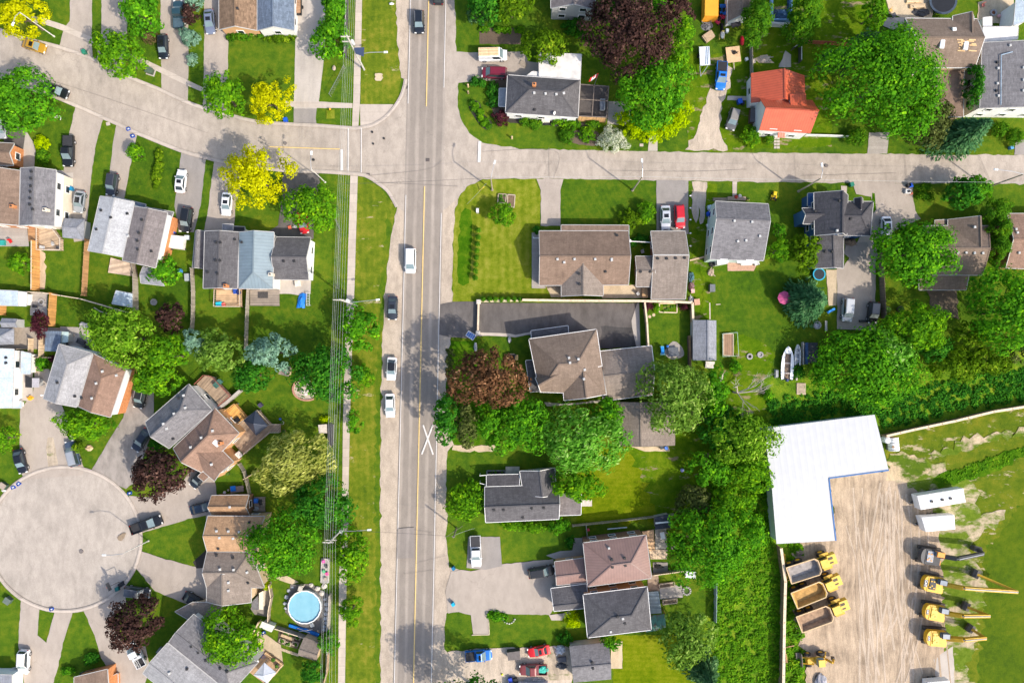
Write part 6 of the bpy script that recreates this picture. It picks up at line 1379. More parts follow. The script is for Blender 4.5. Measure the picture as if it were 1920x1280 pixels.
m=MB();c_=P(674,98,8.4);m.raw([c_+Vector(q)for q in((-.9,.55,.5),(.9,.75,.25),(.7,-.75,-.1),(-.6,-.35,.2),(-.9,.55,.44),(.9,.75,.19),(.7,-.75,-.16),(-.6,-.35,.14))],[(3,2,1,0),(4,5,6,7),(0,1,5,4),(1,2,6,5),(2,3,7,6),(3,0,4,7)]);m.bar(c_,(bA.x,bA.y,8.2),.1,.1);m.build('solar_panel',plain((.03,.045,.09),.2,.1,1,0,.6),p1)
p2,bB=upole('utility pole over the green sidewalk tree midway',(671,573),13.4,((13.1,1.9,-.3),(12.4,1.4,-.2)),8.6,(706,562),6.6)
p3,bC=upole('utility pole between the green maples with white transformer',(652,981),13.4,((13.0,1.9,-.2),(11.6,1.9,-.1)),5.4,(690,993),5.6)
WIRE=plain((.42,.43,.41),.5);WDK=plain((.05,.05,.055),.6)
wa=[(646,12.9),(649.5,12.9),(652,12.9),(655,11.6),(659,11.2),(662.5,9.0)]
wB_=[625,628,631,635,640,645];wC_=[608,611,614.5,619,623.5,629];wT=[650.5,653.5,656.5,660,663,666.5];wBt=[600,602.5,612,620,624,632]
for i in range(6):
 hts=wa[i][1];pts=[];ctrl=[(wT[i]+4,-200),(wa[i][0],65),(wB_[i],553),(wC_[i],1010),(wBt[i]-3,1440)]
 for k in range(4):
  (x0,y0),(x1,y1)=ctrl[k],ctrl[k+1]
  for q in range(8):
   t=q/8;z=hts-3.2*t*(1-t)*.6;pts.append(P(x0+(x1-x0)*t,y0+(y1-y0)*t,z))
 pts.append(P(*ctrl[-1],hts));m=MB()
 for a,b in zip(pts,pts[1:]):m.tube(a,b,.013,.013,5,False)
 tag(m.build('power_line',WIRE),('westernmost overhead wire along the sidewalk','second overhead wire counted from the west','third overhead wire counted from the west','fourth overhead wire counted from the west','fifth overhead wire counted from the west','lowest eastern overhead wire nearest the sidewalk')[i],'power line','overhead wires along the sidewalk')
def wire(label,a,ha,b,hb,m_=WDK,r=.022):
 p,q=P(*a,ha),P(*b,hb);m=MB();n=10;pr=None
 for i in range(n+1):
  t=i/n;s_=p.lerp(q,t);s_.z-=1.6*t*(1-t)
  if pr is not None:m.tube(pr,s_,r,r,5,False)
  pr=s_
 tag(m.build('service_wire',m_),label,'power line')
wire('dark wire crossing the main road north of the side street',(636,345),9,(926,333),7.5)
wire('dark wire crossing the main road beside the dark bungalow lawn',(618,993),9,(847,1005),6)
wire('thin wire along the south verge of the side street',(927,331),7.6,(1205,331),8.2,WIRE,.02)
wire('thin wire along the verge toward the blue house',(1205,331),8.2,(1540,337),8.2,WIRE,.02)
wire('thin wire along the verge over the dark trees',(1540,337),8.2,(1960,342),8.2,WIRE,.02)
wire('short service wire toward the white parked pickup',(847,1005),6,(890,990),3.2,WIRE,.02)
b=P(856,989);o=thing('utility_pole','short weathered wooden pole by the verge of the dark bungalow','utility pole',b);m=MB();m.tube(b,(b.x,b.y,6.8),.16,.12,10);m.build('pole',plain((.20,.17,.13),.9),o);m=MB();m.box((b.x,b.y,6.4),(.5,.12,.1));m.build('crossarm',GREY,o)
def chain(label,pts,h=1.5,col=STEEL):
 w_=[P(x,y)for x,y in pts];root=thing('chain_link_fence',label,'fence',w_[0]);net=MB()
 for a,b in zip(w_,w_[1:]):
  n=max(1,int((b-a).length/2.6))
  for i in range(n+1):
   p=a.lerp(b,i/n);m=MB();m.tube(p,p+Vector((0,0,h)),.045,.045,6);m.build('post',col,root)
  net.bar(a+Vector((0,0,h)),b+Vector((0,0,h)),.05,.05)
  k=int((b-a).length/.35)
  for i in range(k):
   p,q=a.lerp(b,i/k),a.lerp(b,min(1,(i+2)/k));net.bar(p,q+Vector((0,0,h)),.02,.02);net.bar(q,p+Vector((0,0,h)),.02,.02)
 net.build('mesh_panel',col,root);return root
view(380,0);chain('short chain link fence standing alone in the corner lawn',[(935,705),(1005,575),(1040,500)],1.6)
view(380,310);chain('long chain link fence under the overhead wires',[(965,370),(1008,470),(1003,640),(995,900)],1.7)
view(380,630);chain('chain link fence behind the pale shed under the wires',[(975,570),(970,760),(960,990)],1.7)
# ====== FENCES AND WALLS
def fence(label,pts,h,m_,cap=None,posts=2.4,th=.06,name='fence',cat='fence',capw=.14):
 w_=[P(x,y)for x,y in pts];root=thing(name,label,cat,w_[0]);
 for a,b in zip(w_,w_[1:]):
  d=(b-a).normalized();m=MB();m.bar(a+d*.05+Vector((0,0,h/2)),b-d*.05+Vector((0,0,h/2)),th,h-.06);m.build('panel',m_,root)
  if posts:
   n=max(1,int((b-a).length/posts))
   for i in range(n+(1 if b==w_[-1]else 0)):
    p=a.lerp(b,i/n);m=MB();m.box(p+Vector((0,0,h/2+.05)),(.14,.14,h+.12),math.atan2(d.y,d.x));m.build('post',m_,root)
  if cap is not None:
   m=MB();m.bar(a+Vector((0,0,h+.03)),b+Vector((0,0,h+.03)),capw,.06);m.build('rail',cap,root)
 return root
CAPW=plain((.66,.53,.38),.8,.15)
view(0,310)
fence('golden timber fence below the two chimney house',[(291,560),(289,912)],2.3,WOOD_O,CAPW)
fence('brown timber fence between the two sunny lawns',[(656,545),(632,950)],1.7,planks((.44,.24,.11)),None)
fence('long cream capped fence running across the backyards',[(-40,912),(352,932),(620,975),(870,1048),(968,1075)],1.7,WOOD_G,CAPW)
fence('grey slatted fence beside the pale blue shed',[(1004,800),(1008,1060)],1.9,WOOD_G,None)
fence('short grey fence below the speckled grey roof',[(985,715),(1004,800)],1.6,WOOD_G,None)
fence('weathered grey fence west of the charcoal house yard',[(1412,755),(1420,920),(1418,1120),(1408,1215)],1.6,WOOD_G,None)
fence('short golden fence beside the maroon tree',[(416,935),(402,1170)],2.2,WOOD_O,None)
fence('orange timber fence by the long blue shed',[(48,1020),(44,1090)],2.0,WOOD_O,None)
fence('short timber fence by the olive-green tree',[(885,1050),(876,1100)],1.8,WOOD_G,None)
view(380,310)
fence('grey weathered fence dividing the deck yards',[(345,905),(338,1040),(330,1240),(328,1330)],1.7,WOOD_G,None)
view(380,0)
fence('dark fence beside the green trees north of the pole',[(1062,-60),(1048,420)],1.7,plain((.035,.03,.03),.8),plain((.38,.36,.33),.8))
view(1140,0)
fence('grey timber fence north of the red roofed house',[(1028,318),(1033,560)],1.7,WOOD_G,None)
fence('red-brown timber fence across the shaded yard',[(1425,316),(1600,325),(1780,342)],1.3,WOOD_R,None)
fence('low white picket fence by the red roofed house',[(1430,992),(1600,996),(1735,1002)],1.0,WHITE,WHITE,1.6)
view(1140,0)
fence('white wall board beside the blue pool liner',[(1150,190),(1300,198)],1.4,plain((.62,.60,.57),.8,.15),None,0,.3,'low_wall','wall')
view(760,310)
fc=fence('cream capped timber fence around the asphalt lot',[(850,985),(1200,990),(1700,992),(1940,998),(2070,1004),(2075,1140),(2078,1330)],1.9,planks((.50,.37,.24)),CAPW,2.4,.08,capw=.42)
fence('cream capped fence dividing lot from corner lawn',[(1728,1000),(1745,1150),(1755,1330)],1.9,planks((.50,.37,.24)),CAPW,2.4,.08,capw=.3)
fence('cream capped beam between two stone piers at the lot entrance',[(535,1010),(530,1212)],1.0,plain((.42,.39,.35),.8),CAPW,0,.25,'low_wall','wall',.35)
fence('long timber beam wall along the south of lawn',[(550,990),(848,985)],.9,plain((.52,.40,.27),.8),CAPW,0,.3,'low_wall','wall',.4)
for x,y,l in((535,995,'square stone pier at the north end of lot beam'),(530,1222,'square stone pier at the south end of lot beam')):
 p=P(x,y);o=thing('stone_pier',l,'pier',p);m=MB();m.box(p+Vector((0,0,.6)),(.65,.65,1.2));m.build('shaft',plain((.42,.38,.33),.85),o);m=MB();m.box(p+Vector((0,0,1.25)),(.85,.85,.12),0,.85);m.build('cap',plain((.55,.50,.44),.8),o)
view(1140,630);fence('brown timber fence beside the hot tub path',[(583,0),(590,240)],1.7,planks((.30,.19,.11)),None)
full()
fence('tall cream capped fence between the weeds and the yard',[(1456,1021),(1464,1083),(1462,1158),(1461,1230),(1459,1330),(1458,1420)],2.2,planks((.34,.22,.13)),CAPW,2.4,.1,capw=.5)
fence('curving cream capped fence above the patchy field',[(1652,815),(1704,803),(1780,787),(1850,770),(1920,759),(2010,748),(2100,735)],1.9,planks((.34,.22,.13)),CAPW,2.4,.1,capw=.42)
fence('pale blue board fence beside the grey-green airy tree',[(1339,1088),(1338,1162)],1.8,planks((.34,.42,.48)),None)
view(860,860,3.048)
fence('grey timber fence south of the mown lawn',[(650,374),(900,348),(1225,310)],1.5,WOOD_G,None);fence('short grey fence at the brown house corner',[(725,368),(732,440)],1.5,WOOD_G,None);fence('timber fence between the two duplex yards',[(1104,652),(1292,626)],1.4,WOOD_G,CAPW)
view(340,660,6.4);fence('long grey stone wall beside the orange deck',[(742,455),(600,580),(450,695)],1.5,plain((.33,.30,.27),.9,.2),plain((.42,.39,.35),.9),0,.3,'garden_wall','wall',.5)
view(340,860,5.12)
fence('slatted grey fence behind the tan garage roof',[(575,40),(620,110),(645,200),(675,345)],1.6,WOOD_G,None);fence('pale timber fence under the straw-coloured willow',[(625,182),(745,112)],1.4,WOOD_C,None)
view(380,1080,6.4)
fence('double timber fence west of the round pool',[(822,80),(848,230),(815,400),(812,545)],1.4,planks((.30,.24,.18)),CAPW,1.4);fence('grey fence south of the round pool',[(895,590),(1180,680),(1410,765)],1.5,WOOD_G,CAPW);fence('tan fence around the small white shed',[(625,660),(700,520)],1.4,WOOD_C,CAPW)
fence('brown fence along the wires below the pool',[(1525,900),(1510,1120),(1460,1290)],1.6,planks((.40,.28,.18)),None);fence('grey fence along the wires beside the pool',[(1545,200),(1530,560),(1522,890)],1.7,WOOD_G,plain((.42,.38,.34),.8),2.4,.12)
view(1520,310);fence('tall brown fence beside the long concrete driveway',[(487,640),(500,870),(512,1110)],1.9,planks((.22,.16,.11)),None)
view(1340,0,4.5714);fence('dark gate frame by the back steps',[(655,435),(718,392),(718,545)],1.4,plain((.10,.09,.085),.7),plain((.5,.5,.48),.7))
view(0,560,6.4);fence('pale timber rail beside the tiny yards',[(370,705),(650,705)],1.4,WOOD_C,None);fence('cream fence between two tiny patios',[(405,480),(400,690)],1.5,WOOD_C,None);fence('cream fence beside the slate shed',[(535,450),(528,700)],1.6,WOOD_C,None);fence('cream fence above the white side wall',[(0,600),(330,605)],1.4,WOOD_C,None)
# ====== DECKS, PATIO FURNITURE, GARDEN THINGS
def deck(label,q,h,m_,rail=None,open_=(),rh=.95,name='deck',rdir=None):
 p=[P(x,y,h)for x,y in q];c=sum(p,Vector())/len(p);c.z=0;root=thing(name,label,'deck',c);m=MB();m.prism([(a.x,a.y)for a in p],max(.02,h-.25),h);m.build('floor',m_,root)
 m=MB()
 for a in p:m.box((a.x+(c.x-a.x)*.06,a.y+(c.y-a.y)*.06,max(.1,h-.3)/2),(.14,.14,max(.1,h-.3)))
 m.build('footing',GREY,root)
 if rail is not None:
  for i in range(len(p)):
   if i in open_:continue
   a,b=p[i],p[(i+1)%len(p)];m=MB();m.bar(a+Vector((0,0,rh)),b+Vector((0,0,rh)),.12,.07);n=max(2,int((b-a).length/.35))
   for j in range(n+1):s_=a.lerp(b,j/n);m.box(s_+Vector((0,0,rh/2)),(.05,.05,rh))
   m.build('railing',rail,root)
 return root
view(340,660,6.4)
deck('grey board deck with red railing behind the angled grey roof',[(180,385),(290,275),(390,295),(608,525),(462,640),(300,470)],1.3,DECK_B,planks((.30,.10,.07)),(4,5))
deck('fresh orange timber deck between the wall and dark gazebo',[(515,720),(660,615),(790,770),(700,850)],1.2,boards((.62,.33,.09),.3,.85),planks((.60,.34,.12)),(2,3))
deck('large grey timber deck around the dark gazebo',[(700,860),(930,690),(1085,862),(1190,862),(1190,958),(1075,958),(750,1230),(620,1090)],.9,DECK_B,plain((.45,.37,.28),.8),(3,6,7),.9)
def gazebo(label,q,h,apex,m_,name='gazebo'):
 p=[P(x,y,h)for x,y in q];c=sum(p,Vector())/4;root=thing(name,label,'gazebo',(c.x,c.y,0));t=Vector((c.x,c.y,apex));m=MB();m.uv=[]
 for i in range(4):m.face([p[i],p[(i+1)%4],t]);m.face([t+Vector((0,0,-.06)),p[(i+1)%4]+Vector((0,0,-.06)),p[i]+Vector((0,0,-.06))])
 m.uv=None;m.build('canopy',m_,root)
 for a in p:
  s_=a+(Vector((c.x,c.y,a.z))-a)*.08;m=MB();m.tube((s_.x,s_.y,0),(s_.x,s_.y,h),.07,.07,8);m.build('post',GREY,root)
 m=MB()
 for a in p:m.bar(a+Vector((0,0,.02)),t+Vector((0,0,.02)),.06,.05)
 m.build('ridge_cap',m_,root);return root
gazebo('dark metal pyramid gazebo on the large grey deck',[(747,822),(895,1000),(1040,882),(888,700)],2.9,4.0,plain((.045,.055,.08),.4,.1,1.0,.3))
view(380,1080,6.4);gazebo('pale fabric gazebo beside the large grey twin roof',[(612,1182),(775,1282),(882,1152),(738,1032)],2.6,3.5,plain((.46,.49,.55),.7,.08))
deck('brown timber deck with planters below the pale gazebo',[(560,1150),(760,900),(970,1045),(760,1300)],.4,boards((.36,.23,.13),.18,.8),plain((.62,.42,.22),.8),(0,3),.5)
view(380,310)
deck('weathered grey board deck with black mat',[(345,905),(555,905),(557,1022),(345,1020)],.45,DECK_G)
deck('golden brown raised deck with white railing behind charcoal roof',[(100,905),(282,905),(285,1030),(95,1028)],.9,DECK_T,plain((.50,.42,.33),.8),(0,))
m=MB();p=P(438,942,.47);m.box(p+Vector((0,0,.015)),(1.9,1.2,.03));tag(ground_org(m.build('rug',plain((.06,.055,.055),.9,.4,5)),p),'black worn mat lying on the grey board deck','rug')
view(0,310)
deck('tan deck with round glass table behind white two storey wall',[(285,460),(390,455),(455,540),(455,620),(285,618)],.5,boards((.45,.33,.22),.18,.3),plain((.55,.47,.38),.8),(0,),.8)
deck('pale square deck behind the pale grey roof',[(805,670),(960,715),(955,805),(785,780)],.5,boards((.48,.36,.26),.2,.2))
deck('narrow brown deck strip beside the grey stone patio',[(200,450),(282,450),(280,556),(208,552)],.6,boards((.44,.24,.11),.18,0))
view(760,0)
pg=deck('dark patio deck under an open timber pergola',[(1275,615),(1480,630),(1465,855),(1260,845)],.3,plain((.085,.075,.072),.8,.2),None,(),.9,'pergola')
pq=[P(x,y,2.7)for x,y in((1275,615),(1480,630),(1465,855),(1260,845))]
for i in range(4):
 m=MB();m.bar(pq[i],pq[(i+1)%4],.14,.2);m.build('beam',plain((.17,.14,.12),.8),pg);m=MB();m.box((pq[i].x,pq[i].y,1.35),(.15,.15,2.7));m.build('post',plain((.2,.15,.1),.8),pg)
m=MB();m.bar(pq[0].lerp(pq[1],.48)+Vector((0,0,.14)),pq[3].lerp(pq[2],.48)+Vector((0,0,.14)),.12,.1);m.bar(pq[0].lerp(pq[3],.48)+Vector((0,0,.15)),pq[1].lerp(pq[2],.48)+Vector((0,0,.15)),.12,.1);m.build('rafter',plain((.2,.16,.13),.8),pg)
m=MB();m.bar(pq[3]+Vector((0,0,-1.5)),pq[2]+Vector((0,0,-1.5)),.08,2.3);m.build('privacy_screen',planks((.62,.36,.15)),pg)
def sofa(label,x,y,w_,d_,rz,m_,h0=0.0,name='patio_sofa',cat='sofa'):
 p=P(x,y,h0);root=thing(name,label,cat,p,rz);m=MB();m.box((0,0,.25),(w_,d_,.35));m.build('seat',m_,root);m=MB();m.box((0,d_/2,.5),(w_,.2,.75));m.build('backrest',m_,root)
 for s_ in(-1,1):m=MB();m.box((s_*w_/2,0,.4),(.18,d_,.45));m.build('armrest',m_,root)
sofa('grey patio sofa under the pergola',1430,770,2.0,.8,-1.57,plain((.30,.32,.34),.8),.3)
def table(label,x,y,r,m_,h0=0.0,rect=None,rz=0.0,h=.74,cat='table',name='patio_table',group=None):
 p=P(x,y,h0);root=thing(name,label,cat,p,rz,group);m=MB()
 if rect:m.box((0,0,h),(rect[0],rect[1],.06))
 else:m.tube((0,0,h-.03),(0,0,h+.03),r,r,20)
 m.build('table_top',m_,root)
 if rect:
  for sx in(-1,1):
   for sy in(-1,1):m=MB();m.box((sx*rect[0]*.42,sy*rect[1]*.4,h/2),(.07,.07,h-.06));m.build('leg',GREY,root)
 else:m=MB();m.tube((0,0,0),(0,0,h-.04),.06,.06,8);m.tube((0,0,0),(0,0,.05),r*.5,r*.5,12);m.build('leg',GREY,root)
 return root
def chair(label,x,y,rz,m_,h0=0.0,group=None):
 p=P(x,y,h0);root=thing('patio_chair',label,'chair',p,rz,group);m=MB();m.box((0,0,.42),(.55,.55,.08));m.build('seat',m_,root);m=MB();m.box((0,.28,.72),(.55,.07,.6));m.build('backrest',m_,root)
 for sx in(-1,1):
  for sy in(-1,1):m=MB();m.box((sx*.23,sy*.23,.2),(.05,.05,.4));m.build('leg',GREY,root)
CG=plain((.08,.08,.085),.7);CGR=plain((.42,.42,.42),.7)
table('glass topped round table on the tan deck',358,588,.62,plain((.55,.57,.56),.2),.5)if False else None
view(0,310)
table('round glass table on the tan deck by fence',358,588,.65,plain((.55,.56,.54),.2),.5)
table('pale square table on the tan deck',305,505,0,plain((.60,.60,.60),.4),.5,(.9,1.1))
chair('chair on the tan deck east of the round table',395,575,-1.2,CGR,.5);chair('dark bench chair in the corner of the tan deck',432,600,3.1,CG,.5)
chair('chair on the tan deck west of the round table',325,600,1.4,CGR,.5)
def pot(label,x,y,r,col,h=.45,h0=0.0,plant=None):
 p=P(x,y,h0);root=thing('plant_pot',label,'plant pot',p);m=MB();m.tube(p,p+Vector((0,0,h)),r*.7,r,14);m.build('pot',plain(col,.6),root);m=MB();m.ell(p+Vector((0,0,h+.1)),(r*.9,r*.9,.22),10,6,.5,int(x));m.build('plant',plain(plant or(.05,.12,.01),.9,.4,8),root)
def bin_(label,x,y,col,h=1.0,w_=.6,name='bin',cat='bin',rz=.3,group=None,h0=0.0):
 p=P(x,y,h0);root=thing(name,label,cat,p,rz,group);m=MB();m.box((0,0,h*.45),(w_,w_*1.1,h*.9),0,1.12);m.build('body',plain(col,.45),root);m=MB();m.box((0,0,h*.93),(w_*1.2,w_*1.3,.07),0,.9);m.build('lid',plain(sh(col,1.25),.4),root)
BL=(.012,.075,.42)
chair('red chair on the grey stone patio',88,556,.5,plain((.55,.02,.02),.6));
m=MB();p=P(22,566);m.box(p+Vector((0,0,.3)),(1.3,.9,.6));tag(ground_org(m.build('toy_sandbox',plain((.03,.30,.26),.5)),p),'teal toy sandbox on the grey stone patio','toy')
bin_('blue bin beside the silver sedan',530,176,(.01,.18,.35));bin_('blue bin behind the white hardtop trailer',1270,490,BL)
t=thing('camper_trailer','white folded camper trailer with two wheels beside orange wall','trailer',P(1300,570));c_=P(1300,565);m=MB();m.box(c_+Vector((0,0,.95)),(3.2,2.5,.95),-.12,.96);m.build('body',plain((.68,.65,.60),.6),t)
m=MB();m.box(c_+Vector((0,0,1.47)),(3.0,2.35,.12),-.12,.96);m.build('lid',plain((.72,.70,.66),.6),t)
for x in(-1.2,1.2):m=MB();q=c_+Vector((x,-1.25,.38));m.tube(q-Vector((0,.1,0)),q+Vector((0,.1,0)),.38,.38,14);m.build('wheel',RUBBER,t)
m=MB();q=c_+Vector((1.9,.9,.7));m.box(q,(.9,.8,.5));m.build('storage_box',plain((.5,.55,.56),.5),t)
def ball(label,x,y,r,col,name='ball',cat='ball'):
 p=P(x,y,r);m=MB();m.ell(p,(r,r,r),14,8);tag(ground_org(m.build(name,plain(col,.4),None,True),(p.x,p.y,0)),label,cat)
ball('blue and white water table by the small tree',1310,770,.5,(.05,.25,.6),'water_table','toy')
m=MB();p=P(1372,816);m.box(p+Vector((0,0,.35)),(1.0,1.4,.7),.05,.95);tag(ground_org(m.build('deck_box',plain((.35,.38,.40),.5)),p),'grey deck box beside the weathered fence','storage box')
def firepit(label,x,y,r=.55,col=(.12,.11,.1),name='fire_pit'):
 p=P(x,y);root=thing(name,label,'fire pit',p);m=MB()
 for i in range(12):a=i*.5236;m.box(p+Vector((r*math.cos(a),r*math.sin(a),.15)),(.3,.24,.3),a)
 m.build('stone_ring',plain((.36,.34,.33),.9,.3,5),root);m=MB();m.tube(p,p+Vector((0,0,.12)),r*.75,r*.75,14);m.build('ash_bed',plain(col,.95,.4,6),root)
firepit('round fire pit in the shaded lawn by purple tree',1122,995,.45,(.3,.3,.3));firepit('black ring fire pit on the square patio by golden fence',307,995,.5)
chair('white chair beside the ring fire pit',283,1075,.4,plain((.7,.7,.7),.6));chair('dark chair beside the ring fire pit',272,1027,1.5,CG)
view(0,0)
def rbox(label,x,y,rz=0.3,col=BL,group='blue recycling boxes at the curbs'):
 p=P(x,y);root=thing('recycling_box',label,'recycling box',p,rz,group);m=MB()
 m.box((0,0,.04),(.62,.45,.06))
 for sx,sy,a,b in((1,0,.05,.5),(-1,0,.05,.5),(0,1,.66,.05),(0,-1,.66,.05)):m.box((sx*.32,sy*.235,.22),(a,b,.4))
 m.build('tub',plain(col,.45),root);m=MB();m.box((.04,.02,.28),(.4,.25,.14),.4,.8);m.build('contents',plain((.55,.6,.62),.7,.3,9),root)
rbox('blue recycling box at the curb by the tiny lawn tree',940,943);rbox('blue recycling box south of the other at the tiny tree drive',970,993)
bin_('green bin at the curb beside the oval tree',625,388,(.02,.16,.10),.9)
t=thing('utility_box','dark green utility box beside the oval curb tree','utility box',P(1100,525));p=P(1100,525);m=MB();m.box(p+Vector((0,0,.45)),(1.2,1.0,.9),-.3,.95);m.build('cabinet',plain((.06,.09,.06),.5),t);m=MB();m.box(p+Vector((0,0,.95)),(1.3,1.1,.08),-.3);m.build('lid',plain((.08,.12,.08),.5),t);m=MB();m.box(p+Vector((0,0,.06)),(1.6,1.4,.1),-.3);m.build('plinth',S_SLAB,t)
m=MB();p=P(788,902);m.box(p+Vector((0,0,.06)),(.7,.6,.1),.2);tag(ground_org(m.build('access_cover',S_KERB),p),'pale concrete access cover on the grass strip','access cover')
m=MB();p=P(430,868);pr=None
for i in range(9):
 a=-.6+i*.33;q=p+Vector((.55*math.cos(a)+.1,.55*math.sin(a),.5));
 if pr is not None:m.tube(pr,q,.06,.06,6)
 pr=q
m.tube(p+Vector((-.5,.2,0)),p+Vector((-.5,.2,.5)),.05,.05,6);m.tube(p+Vector((-.5,.2,.5)),p+Vector((.5,.2,.5)),.05,.05,6);tag(ground_org(m.build('garden_hook',TRIM),p),'white curved garden hook beside the broad green tree','garden hook')
view(380,0)
bin_('blue bin at the curb under the yellow tree',610,880,BL,.9,.62,rz=.1)
t=thing('fire_hydrant','yellow fire hydrant on the pale square of dry grass','hydrant',P(930,800));p=P(930,800);m=MB();m.tube(p,p+Vector((0,0,.6)),.13,.12,12);m.ell(p+Vector((0,0,.62)),(.14,.14,.12),12,6);m.build('barrel',plain((.75,.45,.03),.4),t)
for a in(0,2.1,4.2):m=MB();m.tube(p+Vector((0,0,.42)),p+Vector((.22*math.cos(a),.22*math.sin(a),.42)),.06,.06,8);m.build('outlet',plain((.7,.3,.05),.4),t)
sheet('dry_square',[(902,805),(962,800),(962,865),(902,868)],G_DRY,.04)
sheet('bare_patch',[(1260,545),(1310,540),(1300,585),(1260,590)],S_SAND,.1,True)
m=MB();p=P(1375,33);m.ell(p+Vector((0,0,.2)),(.45,.22,.22),12,6,.4,2);tag(ground_org(m.build('plastic_bag',WHITE,None,True),p),'white plastic bag on the verge beside the main road','bag')
t=thing('utility_trailer','narrow dark trailer carrying brown boards beside white house','trailer',P(707,60));p=P(707,60);m=MB();m.box(p+Vector((0,0,.6)),(1.1,3.4,.12))
for s_ in(-1,1):m.box(p+Vector((s_*.55,0,.8)),(.06,3.4,.4))
m.build('bed',DARK,t);m=MB();m.box(p+Vector((0,0,.75)),(.8,2.6,.25));m.build('load',plain((.33,.2,.12),.8,.35,3),t)
for s_ in(-1,1):m=MB();q=p+Vector((s_*.62,0,.3));m.tube(q-Vector((.08,0,0)),q+Vector((.08,0,0)),.3,.3,12);m.build('wheel',RUBBER,t)
m=MB();p=P(958,500);m.ell(p+Vector((0,0,.2)),(.35,.5,.28),10,6,.4,9);tag(ground_org(m.build('garden_rock',plain((.4,.33,.27),.9)),p),'tan rock on the grass beside the dark fence','rock')
view(760,0)
bin_('lime green tub in the back garden bed',805,260,(.20,.55,.01),.5,.9,'garden_tub','tub',0)
m=MB();p=P(857,466);m.box(p+Vector((0,0,.12)),(1.3,.9,.14),-.5);tag(ground_org(m.build('pallet',plain((.30,.25,.2),.9)),p),'old wooden pallet behind the white van','pallet')
t=thing('entrance_step','pale square side step under the white wall','step',P(1020,885));p=P(1020,882);m=MB();m.box(p+Vector((0,0,.45)),(1.5,.85,.9));m.build('platform',plain((.62,.57,.48),.8),t);m=MB();m.box(p+Vector((.2,-.6,.2)),(.9,.35,.4));m.build('tread',DARK,t)
for x,y,l,c_ in((457,632,'tan wooden garden statue by the driveway bed',(.50,.36,.2)),(458,680,'mossy log planter by the driveway bed',(.28,.22,.12)),(775,1008,'thin wooden garden stake on the corner lawn',(.5,.38,.22))):
 p=P(x,y);m=MB();m.tube(p,p+Vector((0,0,.9)),.2,.13,8);m.ell(p+Vector((0,0,1.0)),(.2,.2,.2),10,6);tag(ground_org(m.build('garden_ornament',plain(c_,.9)),p),l,'ornament')
t=thing('flagpole','flagpole flying a red and white maple leaf flag beside the carport','flag',P(1368,640));p=P(1368,640);m=MB();m.tube(p,p+Vector((.3,.6,4.6)),.05,.04,8);m.build('pole',STEEL,t);tip=p+Vector((.3,.6,4.5))
def flagpart(nm,u0,u1,mt,par):
 m=MB();n=5
 for i in range(n):
  a,b=u0+(u1-u0)*i/n,u0+(u1-u0)*(i+1)/n
  def pt(u,v):return tip+Vector((-1.5*u+.9*v*.2,-1.05*u*.75+.35*v,-.15*u-.45*(1-v)+.10*math.sin(u*7)))
  m.face([pt(a,-.6),pt(b,-.6),pt(b,.9),pt(a,.9)])
 return m.build(nm,mt,par)
fw=flagpart('flag_field',.25,.75,WHITE,t);flagpart('red_bar',0,.25,plain((.6,.02,.02),.7),t);flagpart('red_bar',.75,1.0,plain((.6,.02,.02),.7),t)
c_=tip+Vector((-.72,-.37,-.02));m=MB();LF=[(0,1),(.2,.62),(.42,.72),(.36,.3),(.7,.42),(.62,.15),(.85,.02),(.4,-.35),(.45,-.5),(.06,-.42),(.04,-.85),(-.04,-.85),(-.06,-.42),(-.45,-.5),(-.4,-.35),(-.85,.02),(-.62,.15),(-.7,.42),(-.36,.3),(-.42,.72),(-.2,.62)]
m.face([c_+Vector((x*.34*.8+y*.1,x*.2-0+y*.34,.04))for x,y in LF]);m.build('leaf_emblem',plain((.6,.02,.02),.7),t)
view(1140,0)
t=thing('shipping_container','yellow-orange steel container with ribbed open ramp end','container',P(750,40));m=MB();q=[P(x,y,2.5)for x,y in((708,-60),(805,-60),(803,118),(704,116))];m.prism([(a.x,a.y)for a in q],.15,2.5);m.build('box',plain((.80,.34,.03),.5,.08,.6),t)
q2=[P(803,118,2.3),P(704,116,2.3),P(690,160,.2),P(795,160,.2)];m=MB();m.face(q2);m.face([a-Vector((0,0,.08))for a in q2[::-1]]);m.uv=[(a.x,a.y)for a in q2]+[(0,0)]*4;m.build('ramp',ribbed((.62,.24,.04),.3,.6,.2,.6),t)
def atv(label,x,y,rz,col,name='quad_bike',cat='quad bike'):
 p=P(x,y);root=thing(name,label,cat,p,rz);m=MB();m.box((0,0,.65),(1.9,.5,.4),0,.8);m.build('body',plain(col,.4),root);m=MB();m.box((-.2,0,.92),(.8,.35,.15));m.build('saddle',BLACK,root);m=MB();m.bar((.45,-.4,1.05),(.45,.4,1.05),.06,.06);m.build('handlebar',BLACK,root)
 for sx in(-1,1):
  m=MB();m.box((sx*.68,0,.72),(.6,1.1,.08));m.build('fender',plain(col,.4),root)
  for sy in(-1,1):m=MB();m.tube((sx*.65,sy*.5-.12,.3),(sx*.65,sy*.5+.12,.3),.3,.3,12);m.build('wheel',RUBBER,root)
atv('blue quad bike beside the orange container',828,85,1.6,(.01,.14,.55));atv('red quad bike at the container ramp',806,152,.8,(.5,.03,.08))
